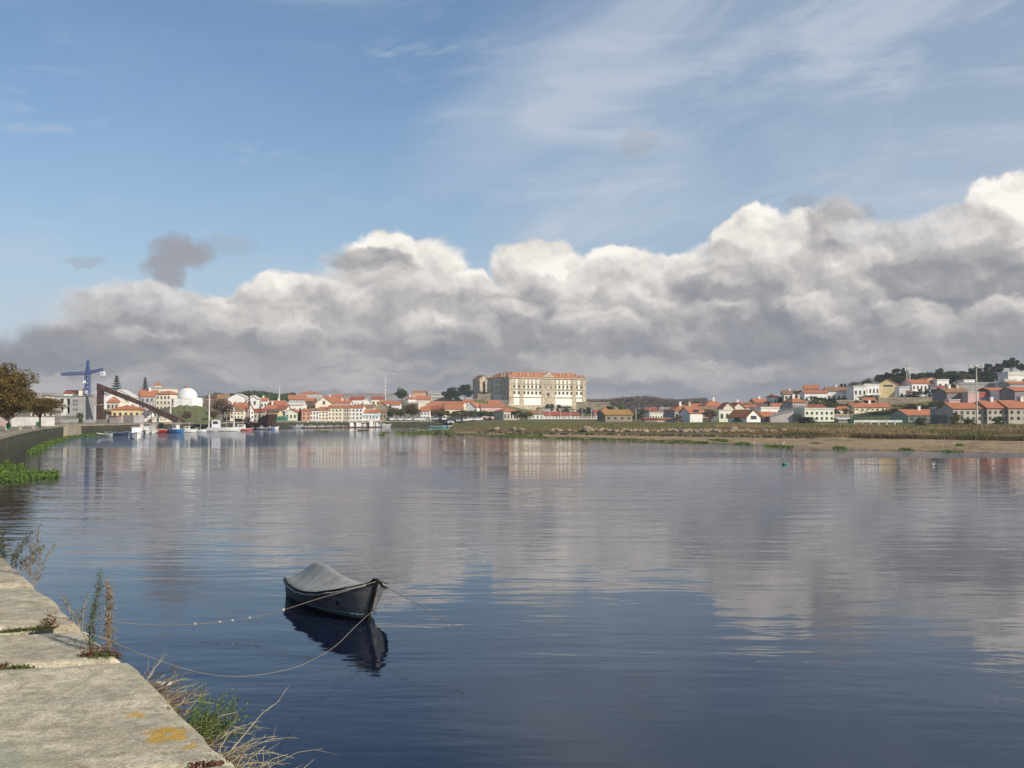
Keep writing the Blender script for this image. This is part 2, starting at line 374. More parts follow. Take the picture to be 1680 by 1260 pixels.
def crown_mesh(kind, mname, i):
    key = (kind, mname, i)
    if key in CROWNS: return CROWNS[key]
    rng = np.random.default_rng(abs(hash((kind, i))) % 1000 if False else (len(kind)*37+i*11+5)); pts = []
    if kind in ('broad', 'fine', 'bush', 'bare'):
        nb, per, sz = dict(broad=(26, 150, .065), fine=(80, 260, .026), bush=(18, 120, .065), bare=(34, 150, .045))[kind]
        for _ in range(nb):
            d = rng.normal(size=3); d /= np.linalg.norm(d); rr = rng.uniform(.25, .78 if kind != 'fine' else .74)**(.8) if kind != 'bush' else rng.uniform(.2, .68)
            c = d*rr; 
            if kind != 'bush': c[2] = c[2]*.85
            else:
                a_ = rng.uniform(0, 6.28); q_ = rng.uniform(0, .72); c = np.array([q_*math.cos(a_), q_*math.sin(a_), rng.uniform(-.9, .72*(1-.7*q_*q_))])
            r = rng.uniform(.22, .42) if kind != 'fine' else rng.uniform(.16, .30)
            q = rng.normal(size=(per, 3)); q /= np.linalg.norm(q, axis=1)[:, None]
            pts.append(c+q*(r*rng.uniform(.55, 1.05, per))[:, None]*np.array([1, 1, .75]))
        pts = np.concatenate(pts)
        if kind == 'bush': pass
        if kind == 'fine': pts *= np.array([1, 1, 1.0])
    elif kind == 'pine':
        sz = .07
        for _ in range(20):
            a = rng.uniform(0, 6.28); rr = rng.uniform(0, .8); c = np.array([rr*math.cos(a), rr*math.sin(a), rng.uniform(-.25, .75)*(1-rr*.5)])
            r = rng.uniform(.20, .36); q = rng.normal(size=(200, 3)); q /= np.linalg.norm(q, axis=1)[:, None]
            pts.append(c+q*(r*rng.uniform(.4, 1.0, 200))[:, None]*np.array([1, 1, .7]))
        pts = np.concatenate(pts)
    elif kind == 'norfolk':
        sz = .05
        for t_ in range(11):
            z = -1+2*t_/10.5; R = ((1-t_/11)*.95+.05)*1.45
            for j in range(9):
                a = j*.698+t_*.5; s_ = np.linspace(.1, 1, 22)
                p = np.stack([R*s_*math.cos(a), R*s_*math.sin(a), z+.10*s_*s_-.02], 1)
                pts.append(np.repeat(p, 2, 0)+rng.normal(scale=.022, size=(44, 3)))
        pts = np.concatenate(pts)
    v, f = leaf_quads(pts, None, sz, rng)
    me = npmesh('crown', v, f, MATS[mname]); CROWNS[key] = me; return me
TRUNKS = {}
def trunk_mesh(kind, i):
    if (kind, i) in TRUNKS: return TRUNKS[kind, i]
    rng = random.Random(i*7+len(kind)); b = MB()      # unit: z 0..1 is the bare stem, limbs spread above
    b.tube([(0, 0, -.3), (.02, .01, .5), (0, 0, 1.0), (.01, 0, 1.5)], [.075, .06, .05, .03], 7)
    for k in range(6):
        a = rng.uniform(0, 6.28); b.tube([(0, 0, .75+.08*k), (.3*math.cos(a), .3*math.sin(a), 1.15+.06*k), (.62*math.cos(a), .62*math.sin(a), 1.6+.05*k)], [.035, .025, .01], 5)
    TRUNKS[kind, i] = b.mesh('trunk', BARK); return TRUNKS[kind, i]
TN = [0]
PLANTED = []
def tree(label, kind, cx, yt, yb, wpx, D, m='leaf_green', stem=.28, name='tree', cat='tree', group=None, anchor=True, var=None):
    """crown from yt down to the bare part of the stem, foot at yb"""
    base = P(cx, yb, D); H = P(cx, yt, D).z-base.z; R = wpx/2/F*D*(1.28 if kind == 'bush' else 1.1)
    o = thing(name, label, cat, base, random.uniform(0, 6.28), group); i = TN[0] % 4 if var is None else var; TN[0] += 1
    cz0 = H*stem; ch = (H-cz0)/2
    c = bpy.data.objects.new('crown', crown_mesh(kind, m, i)); COL.objects.link(c); c.parent = o
    c.location = (0, 0, cz0+ch); c.scale = (R, R, ch*1.02)
    if kind != 'bush':
        t = bpy.data.objects.new('trunk', trunk_mesh(kind, i % 2)); COL.objects.link(t); t.parent = o
        tz = max(cz0+ch*.25, .4); t.scale = (max(R*.75, .5), max(R*.75, .5), tz)
        if kind == 'norfolk': t.scale = (H*.12, H*.12, H*.6)
    if anchor and kind != 'bush': ANCH.append((base.x, base.y, base.z))
    PLANTED.append((o, H, [ch.location.z for ch in o.children], [ch.scale.z for ch in o.children])); return o
def settle(BV):
    for o, H, lz, sz in PLANTED:           # stand every plant on the finished ground, keeping its top where it is
        x, y, z = o.location; g = gz(BV, x, y, z); k = (z+H-g)/H
        if y < 216 and x < -50: continue
        k = max(.35, min(2.2, k)); o.location.z = z+H-H*k
        for ch in o.children: ch.location.z *= k; ch.scale.z *= k
# ---------------------------------------------------------------- the town: one row per house
# label, x0, x1, y foot, y eave, y ridge, depth, wall, roof kind, roof colour, house depth, yaw, windows, extras
HOUSES = [
 ('small white cottage with an orange roof left of the wide white hall', 352,372,676,663,657.5,430,'white','gx','orange',7,4,(3,1),{}),
 ('tiny cream house between the bare tree and the masts', 384,398,684,672,667,375,'cream','gx','red',6,0,(2,1),{}),
 ('white house peeping over the roofs left of the pavilion cluster', 419,438,672,657.5,652.5,470,'white','gx','orange',7,6,(3,1),dict(chim=1)),
 ('small yellow house above the narrow white quay house', 452,468,682,665.5,661,432,'yellow','gx','orange',6,0,(2,1),{}),
 ('cream block right behind the aqueduct foot with a red roof', 607,630,668,655,650.5,520,'cream','gx','red',8,6,(3,1),{}),
 ('white cottage under the aerial mast', 622,642,676,662,657,480,'white','gx','orange',7,0,(3,1),{}),
 ('beige house stepping behind the long quay roofs', 528,548,672,655,650,540,'beige','gx','orange',8,4,(3,1),dict(chim=1)),
 ('white house high between the great hall and the bright red roof', 545,561,664,650.5,646.5,580,'white','gx','orange',7,6,(2,1),{}),
 ('small white house left of the white villa on the hill', 640,656,680,664,659,480,'white','gx','orange',7,0,(2,1),{}),
 ('pink cottage with an orange roof behind the gap house', 700,716,680,667,662,475,'pink','gx','orange',6,0,(2,1),{}),
 ('white cottage with a short orange roof above the pink house', 800,820,680,661.5,657,500,'white','gx','orange',6,6,(2,1),{}),
 ('tiny white cottage on the slope left of the castle rock', 760,776,674,659.5,655.5,520,'white','gx','orange',6,0,(2,1),{}),
 ('beige house behind the pale green building with a red roof', 1060,1082,684,673.5,669,430,'beige','gx','red',7,0,(3,1),{}),
 ('small white house with an orange roof between the villa dormers and the rise', 1134,1156,684,668,662.5,400,'white','gx','orange',7,4,(2,1),{}),
 ('low white house right above the flat cream hall', 1222,1242,684,668.5,664.5,372,'white','gx','orange',6,0,(2,1),{}),
 ('white cottage among the hedges left of the orange cap block', 1268,1288,682,667,662,372,'cream','gx','orange',6,0,(2,1),{}),
 ('tiny white house above the long-roofed cottage', 1418,1436,668,656.5,652.5,350,'white','gx','orange',5,0,(2,1),{}),
 ('small cream house among hedges right of the institute', 1372,1392,684,671.5,667,330,'cream','gx','orange',6,0,(2,1),{}),
 # left shore
 ('pale flat block showing just above the promenade trees', 50,88,690,650,644,330,'cream','flat','concrete',9,0,(4,3),{}),
 ('cream penthouse tower on the grey block beside the crane', 124,140,682,640,637.5,300,'cream','flat','concrete',5,10,(0,0),{}),
 ('white storey with a long red roof behind the grey balcony block', 98,127,682,645,640.5,302,'white','gx','red',8,10,(5,3),{}),
 ('white house behind the blue crane with a low red roof', 139,163,684,651,646,370,'white','shl','red',8,8,(3,3),dict(chim=1)),
 ('big white gabled hall seen through the rusty steel frame', 166,217,672,652,639,430,'white','gy','pale',14,8,(0,0),{}),
 ('house with an orange roof just inside the rusty steel frame', 166,193,674,660,650,345,'beige','hip','orange',8,15,(3,1),{}),
 ('windowless cream gable wall under the rusty sloping beam', 184,214,680,663,654,335,'cream','gy','pale',9,14,(0,0),{}),
 ('low yellow house with a wide orange hip roof by the hoarding', 176,228,689,672,664,300,'yellow','hip','orange',9,10,(5,1),dict(chim=1)),
 ('shaded grey three storey house with a red gable left of the white dome', 213,258,684,650,640,365,'grey','gx','orange',11,22,(4,3),dict(chim=1)),  # shade on the beige wall is put into its grey colour
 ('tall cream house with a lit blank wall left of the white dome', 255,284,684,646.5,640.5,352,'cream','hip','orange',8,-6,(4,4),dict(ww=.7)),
 ('stepped cream apartment block with roof terraces behind the fir', 242,284,668,638,635,470,'cream','flat','concrete',10,6,(7,3),dict(chim=0)),
 ('small round-topped stair tower above the cream apartment block', 253,261,668,632,627,474,'cream','hip','orange',3,0,(0,0),{}),
 ('tiny white hut with a blue roof behind the harbour hoarding', 234,245,689,680,675,285,'white','gx','slate',4,0,(1,1),{}),
 ('low cream harbour kiosk under the tail of the rusty beam', 247,274,692,685,684,284,'cream','flat','pale',4,4,(4,1),{}),
 ('dark timber house with a black roof on the rise right of the dome', 331,351,668,651,645.5,420,'brown','hip','brown',9,10,(0,0),{}),
 ('hazy beige house behind the bare brown tree', 350,374,668,654,647,470,'hazy','gx','old',9,10,(3,1),{}),
 ('wide white hall with a pale shallow roof on the skyline', 370,405,672,653,646,450,'white','gy','pale',12,6,(4,1),{}),
 ('small white gabled house right of the wide white hall', 403,422,668,654,648.5,450,'white','gy','pale',8,4,(2,1),{}),
 ('red-roofed house stepping up behind the bare tree', 376,406,680,669,661,395,'beige','gx','orange',8,12,(3,1),{}),
 ('white house with dark windows behind the moored boats', 371,399,689,674,668,345,'cream','gx','old',8,10,(4,2),{}),
 ('white gabled end between the masts', 395,416,690,672,663,352,'white','gy','orange',9,16,(2,2),{}),
 ('wide orange roof climbing behind the green pavilion', 424,458,684,672,662,420,'beige','hip','orange',10,8,(5,1),dict(chim=1)),
 ('long beige house with a red roof behind the brown ship', 401,434,690.5,676,671,362,'beige','gx','red',7,6,(5,1),{}),
 ('yellow house with a dark attic band above the green pavilion', 433,456,690.5,676.5,671.5,398,'yellow','gx','brown',8,0,(4,1),{}),
 ('narrow white house with dark red roof above the pavilion end', 455,469,690.5,671,665,400,'white','gx','red',8,0,(2,2),{}),
 ('cream house with a small attic gable left of the terracotta house', 468,487,690.5,676,671,398,'pale','gy','orange',8,0,(3,1),dict(wh=1.3)),
 ('terracotta painted house with an orange hip roof on the quay', 485,509,690.5,675,669,398,'terra','hip','orange',9,16,(2,2),dict(chim=1)),
 ('plain white house between the terracotta house and the balcony house', 508,523,690.5,673,670,400,'white','gx','old',8,0,(3,2),dict(ww=.7)),
 ('cream house with dark balconies on the quay', 522,539,690.5,672.5,668,401,'cream','gx','orange',8,0,(3,3),dict(ww=.8)),
 ('broad cream quay house with very few windows', 538,561,690.5,669,665,402,'cream','gx','orange',9,0,(4,3),dict(ww=.55,wh=.7)),
 ('shaded beige quay house turned sideways', 560,572,690.5,669,665,404,'beige','gx','orange',9,0,(3,3),dict(ww=.6,wh=.9)),
 ('white three storey quay house with four windows a floor', 571,595,690.5,669,664.5,406,'white','gx','orange',9,0,(4,3),dict(ww=.7,wh=.9)),
 ('long low white quay house with five windows under an orange roof', 594,621,690.5,677,672,408,'white','gx','orange',8,0,(5,1),dict(ww=.7,wh=1.8)),
 ('brown stone end house beside the quay trees', 620,634,690.5,676,672,412,'stone','gx','old',8,6,(2,1),{}),
 # second and third rows, left half
 ('great reddish hall roof highest on the left skyline', 484,527,668,646,641,620,'hazy','hip','orange',16,8,(6,1),{}),
 ('grey house with a row of white dormers under the great hall', 466,502,672,655,648,520,'grey','gx','orange',11,14,(6,1),dict(wh=2.4)),
 ('big cream gable facing the river with one attic window', 512,545,684,662,651.5,460,'cream','gy','orange',11,8,(1,1),dict(wz=(8,4.5))),
 ('open dark loggia house left of the big cream gable', 501,514,680,658,653,470,'brown','gx','orange',7,0,(2,1),{}),
 ('low white terrace house above the cream attic-gable house', 469,497,682,664,660,440,'white','gx','pale',7,0,(3,1),{}),
 ('cluster house with a red roof and two white gables above the pavilion', 440,466,678,662,657,470,'white','gx','orange',7,6,(4,1),dict(chim=1)),
 ('orange roofed house right behind the big cream gable', 536,562,676,660,652,490,'beige','gx','orange',9,6,(4,1),{}),
 ('white backed house with chimneys above the broad cream house', 551,574,680,662,657,462,'white','gx','orange',7,0,(4,1),dict(chim=2)),
 ('bright red roof below the aqueduct', 572,596,674,655.5,650.5,500,'white','gx','red',9,4,(4,1),{}),
 ('white gabled cottage right of the bright red roof', 593,608,676,659,653.5,490,'white','gy','pale',8,6,(1,1),{}),
 ('small beige house with an orange roof left of the bright red roof', 557,574,674,660,654,510,'beige','gx','orange',8,6,(2,1),{}),
 ('white strip of house above the five-window quay house', 592,613,682,669,664,440,'white','gx','old',7,0,(0,0),{}),
 ('low brown gable with a tan barge board behind the stone end house', 612,637,684,668,660,445,'stone','gy','old',8,8,(1,1),{}),
 ('hazy rust coloured block right of the round hilltop tree', 674,699,662,644,641,660,'terra','flat','old',10,6,(0,0),{}),
 ('grey block of flats on the hill below the aqueduct end', 697,729,668,644,642,600,'hazy','flat','concrete',10,10,(8,4),dict(ww=1.2)),
 ('white villa with four dark windows under the round hilltop tree', 663,683,668,655,650,520,'white','hip','orange',8,14,(4,1),dict(chim=2)),
 ('beige house with a reddish roof right of the white villa', 682,706,668,655,650,530,'beige','gx','orange',8,6,(2,1),{}),
 ('pale terrace house below the white villa', 684,704,680,661,658,480,'cream','flat','pale',7,6,(0,0),{}),
 ('white house glimpsed between the two rows of quay trees', 690,705,690,674,668,440,'white','gx','orange',7,0,(3,2),{}),
 ('dark slate roof sloping down to the left below the round trees', 712,738,668,658,648,560,'plum','shl','brown',8,0,(0,0),{}),
 ('long orange roof on the terrace left of the castle wall', 704,732,680,665,658.5,500,'cream','gx','orange',9,6,(5,1),{}),
 ('orange roofed house with a lit white gable mid terrace', 729,766,682,666,658.5,495,'cream','gx','orange',9,-14,(5,1),{}),
 ('red house roof just above the quay trees', 707,724,684,672,667,460,'beige','gx','red',8,0,(0,0),{}),
 ('low wide orange roof above the middle of the quay trees', 726,760,686,671,665.5,455,'cream','gx','orange',9,6,(0,0),{}),
 ('white-gabled house with orange roof under the castle rock', 765,790,684,668,661,480,'white','gy','orange',9,-16,(1,1),{}),
 ('long pinkish house below the convent terrace', 786,828,686,667.5,662.5,470,'pink','gx','orange',9,6,(6,1),dict(wh=.9)),
 ('house with a spreading orange roof in front of the convent corner', 810,852,691,675,668.5,425,'beige','hip','orange',10,24,(5,1),dict(wh=1.8)),
 ('white low riverside house with many tall windows below the convent', 872,892,690,679,673,420,'white','gx','old',7,0,(3,1),{}),
 ('grey-roofed shed below the convent stairs', 886,902,688,677,671,450,'beige','gx','concrete',7,0,(0,0),{}),
 ('long white garden wall house with a red roof below the convent centre', 889,926,689,681.5,676,425,'white','gx','red',6,0,(7,1),dict(wh=.8,ww=.7)),
 ('long white house with a dull red roof below the convent right end', 924,950,689,681.5,677,427,'white','gx','red',6,0,(4,1),dict(wh=.8)),
 ('small white cottage right of the convent with a red roof', 972,985,690,677,673,400,'pink','gx','red',6,8,(3,1),dict(wh=1.6)),
 ('white cottage with a pointed orange roof right of the convent', 985,1001,690,674,668,420,'white','hip','orange',7,8,(2,1),{}),
 ('dim beige house with an orange gable behind the stone barn', 1020,1040,684,676,671,440,'beige','gy','old',7,0,(1,1),{}),
 ('old stone barn with a lichen yellow roof on the marsh edge', 983,1038,692.5,680,672.5,330,'stone','gx','rust',9,12,(4,1),dict(ww=.7,wh=.8,name='barn',cat='barn')),
 ('pale green flat building with a roof parapet', 1062,1088,690,679,677,370,'pale','flat','pale',7,6,(5,1),dict(ww=.8)),
 ('low brick shed with a rusty roof beside the pale green building', 1057,1078,693,687.5,686,320,'stone','shed','red',5,0,(0,0),dict(name='shed',cat='shed')),
 ('low pinkish shed left of the grey villa', 1074,1102,693,688,686,322,'pink','shed','old',5,0,(0,0),dict(name='shed',cat='shed')),
 ('dark flat canopy house on the rise behind the grey villa', 1083,1100,682,671,668,430,'plum','flat','concrete',7,0,(0,0),{}),
 ('grey villa with a broad bright orange roof and two dormers', 1098,1152,692,673.5,664,330,'grey','hip','orange',12,8,(7,1),dict(chim=2)),
 ('beige boxy house with one long dark window slot', 1121,1153,693,677.5,668,312,'white','gx','orange',8,14,(1,1),dict(ww=7,wh=1.0,wz=(4.6,2.2))),
 ('orange roofed house with a white dormer on the rise', 1153,1192,684,666,656,390,'beige','hip','orange',11,6,(5,1),dict(chim=1)),
 ('long low pink wall house behind the brown leafless tree', 1144,1186,686,671.5,667,355,'pink','gx','old',6,0,(6,1),dict(wh=.9)),
 ('cream house with a tall left gable over a balcony', 1187,1205,686,669,660.5,335,'cream','gy','orange',9,0,(2,1),{}),
 ('cream house with a tall right gable over a balcony', 1204,1223,686,669,660.5,336,'cream','gy','orange',9,0,(2,1),dict(chim=1)),
 ('flat cream hall with three tall dark windows', 1176,1226,692.5,673.5,672,312,'pale','flat','pale',9,4,(5,1),dict(ww=1.1,wh=2.2)),
 ('white gabled house with an orange roof and a brick red garage', 1203,1249,693,684,672.5,298,'white','gy','orange',9,24,(1,1),dict(ww=3.2,wh=1.4,wz=(2.4,.4))),
 ('small orange lean-to roof right of the white gabled house', 1246,1274,693,683,676,303,'plum','gx','orange',6,10,(1,1),{}),
 ('long white upper hall behind the lean-to', 1240,1292,688,670.5,667.5,345,'white','flat','pale',9,10,(8,1),dict(ww=.8,wh=1.2)),
 ('plain grey render building with a sloping top', 1264,1302,694,684,673,300,'hazy','shl','concrete',7,0,(0,0),{}),
 ('pale yellow institute wing in shade with four slim windows', 1290,1320,693,671.5,669.5,305,'pale','flat','pale',8,24,(4,1),dict(ww=.7,wh=1.8,wz=(3.8,1.2))),
 ('pale yellow institute wing in full sun with two window rows', 1318,1369,693,671.5,669,297,'pale','flat','pale',10,2,(6,2),dict(ww=.8,wh=1.3)),
 ('white block with an orange cap roof standing on the institute', 1294,1325,680,660,652,318,'grey','hip','orange',8,8,(5,1),dict(chim=2)),
 ('low red roof just right of the orange cap roof', 1322,1354,684,668,664,330,'beige','gx','red',7,0,(0,0),{}),
 ('small brown house behind the white upper hall', 1224,1262,686,667,662,380,'hazy','gx','brown',8,6,(0,0),{}),
 ('reddish low house on the rise with a white dome beside it', 1236,1259,676,660,654,410,'terra','gx','orange',7,6,(3,1),dict(chim=1)),
 ('white box house with a small red roof on the rise', 1264,1279,680,651.5,646.5,410,'white','hip','red',7,12,(2,2),{}),
 ('low cottage with a long orange roof on the lower rise', 1206,1236,680,665,660,405,'beige','gx','orange',8,0,(4,1),{}),
 ('cream house with a dull orange roof halfway up the hill', 1287,1322,668,646,640.5,400,'cream','gx','old',9,-8,(4,2),dict(chim=2)),
 ('white chapel-like house with a bright orange roof on the hill', 1321,1351,668,638,631.5,395,'white','gx','orange',8,-14,(0,0),{}),
 ('lower white wing with five small windows on the hill', 1320,1358,664,644.5,640,380,'white','gx','orange',7,0,(5,1),dict(ww=.8,wh=1.0)),
 ('white house with a brownish red roof right of the chapel-like house', 1357,1394,664,641,634.5,385,'white','gx','old',8,-10,(4,1),dict(chim=1)),
 ('white stepped villa with a corner bay on the hill', 1401,1422,668,635,633,375,'white','flat','pale',8,0,(3,2),{}),
 ('white villa wing with a wide glazed balcony on the hill', 1419,1443,668,631.5,629.5,380,'white','flat','pale',8,0,(4,2),dict(ww=1.6)),
 ('orange roof corner behind the stepped villa', 1408,1424,662,635,628.5,400,'beige','hip','orange',7,0,(0,0),{}),
 ('yellow gabled villa with a white pediment on the hill', 1440,1486,662,632,621.5,385,'yellow','gy','red',10,-14,(1,1),dict(ww=5.5,wh=.7,wz=(7.2,6.0))),
 ('bright white cube house left of the long hotel', 1476,1498,662,636,633.5,368,'white','flat','pale',8,-10,(2,1),{}),
 ('small pinkish shed at the foot of the bright cube house', 1494,1504,660,643,641,362,'pink','shed','old',4,0,(0,0),dict(name='shed',cat='shed')),
 ('long white hotel with two rows of dark windows and orange roof', 1493,1541,654,629,622.5,380,'white','gx','orange',10,4,(7,2),dict(ww=.9,wh=2.0)),
 ('small yellow pediment roof in the middle of the hotel roofline', 1515,1540,650,624.5,619.5,384,'yellow','gy','orange',8,4,(0,0),{}),
 ('white hotel annex stepping up at the right end', 1538,1557,654,624,622,378,'white','flat','pale',10,0,(2,2),dict(wh=1.0)),
 ('lower white hotel annex with a red edge', 1540,1562,658,636,632.5,366,'white','shed','red',7,0,(2,1),{}),
 ('cottage with a long red roof and a terrace among the hillside hedges', 1398,1462,676,668,661.5,335,'cream','gx','orange',9,4,(7,1),dict(chim=1)),
 ('cottage with an orange roof behind the green mesh fence', 1480,1548,693,681.5,672,290,'grey','gx','orange',10,8,(5,1),dict(chim=1)),
 ('pale grey porch house at the left end of the long terrace', 1545,1575,693,670,667,268,'grey','flat','pale',8,16,(3,2),{}),
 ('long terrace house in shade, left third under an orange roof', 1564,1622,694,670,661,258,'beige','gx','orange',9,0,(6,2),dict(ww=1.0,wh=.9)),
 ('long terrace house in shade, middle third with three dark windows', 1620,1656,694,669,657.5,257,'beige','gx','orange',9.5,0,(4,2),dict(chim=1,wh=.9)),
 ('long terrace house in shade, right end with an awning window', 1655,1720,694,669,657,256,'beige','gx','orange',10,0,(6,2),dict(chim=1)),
 ('shaded side of the pink house, shade given as violet grey, mossy brown roof', 1550,1592,690,643.5,636,325,'plum','gx','old',9,4,(3,1),dict(chim=2)),  # shade on the pink wall is put into this violet grey
 ('tall pink house side catching the sun behind the floodlight pole', 1589,1611,690,644,642.5,318,'pink','flat','pale',8,-6,(0,0),{}),
 ('little yellow and pink house above the terrace roofs', 1558,1578,690,656.5,655,300,'pink','flat','pale',5,-6,(2,1),{}),
 ('grey blue gable with a red roof right of the pink house', 1609,1624,690,652,643,322,'blue','gx','red',8,0,(1,1),{}),
 ('brown house with an orange roof standing like a tower', 1621,1652,690,641,636,330,'brown','gx','orange',8,6,(3,2),{}),
 ('white porch house right of the brown tower house', 1640,1662,690,641.5,640,318,'white','flat','pale',6,0,(3,1),dict(wz=(8.2,6.0))),
 ('plum coloured house at the right edge of the slope', 1660,1700,690,641,635,310,'plum','gx','orange',8,6,(3,2),{}),
 ('low grey modern hall with a long flat roof under the pines', 1566,1652,660,631,627,420,'grey','flat','concrete',14,-4,(9,1),dict(ww=3.5,wh=1.4)),
 ('white roof box on the low grey modern hall', 1582,1600,655,623.5,622.5,430,'white','flat','pale',8,0,(0,0),{}),
 ('white modern house with ribbon windows at the right edge', 1655,1690,660,616,609.5,420,'white','flat','pale',9,0,(2,3),dict(ww=4,wh=1.2)),
 ('pale villa with an orange roof at the right edge', 1654,1700,660,629.5,625.5,385,'grey','gx','orange',8,4,(3,1),{}),
 ('pale green wall house between the modern hall and the right edge', 1649,1668,660,624,622,410,'pale','flat','pale',8,0,(0,0),{}),
 ('terrace of cream walls below the umbrella pines', 1620,1662,640,614,612,470,'cream','flat','old',5,0,(6,1),{}),
 ('old dark barn at the foot of the brown scrub right of the institute', 1376,1394,693,688,686,285,'grey','gx','pale',4,0,(2,1),dict(name='shed',cat='shed')),
]
def build_houses():
    for r in HOUSES:
        label, x0, x1, yb, ye, yr, D, wall, kind, rc, dep, yaw, win, ex = r
        if 454 < (x0+x1)/2 < 636 and 396 <= D <= 412: D += 14
        o = house(label, x0, x1, yb, ye, yr, D, wall, kind, rc, dep, yaw, win, **ex)
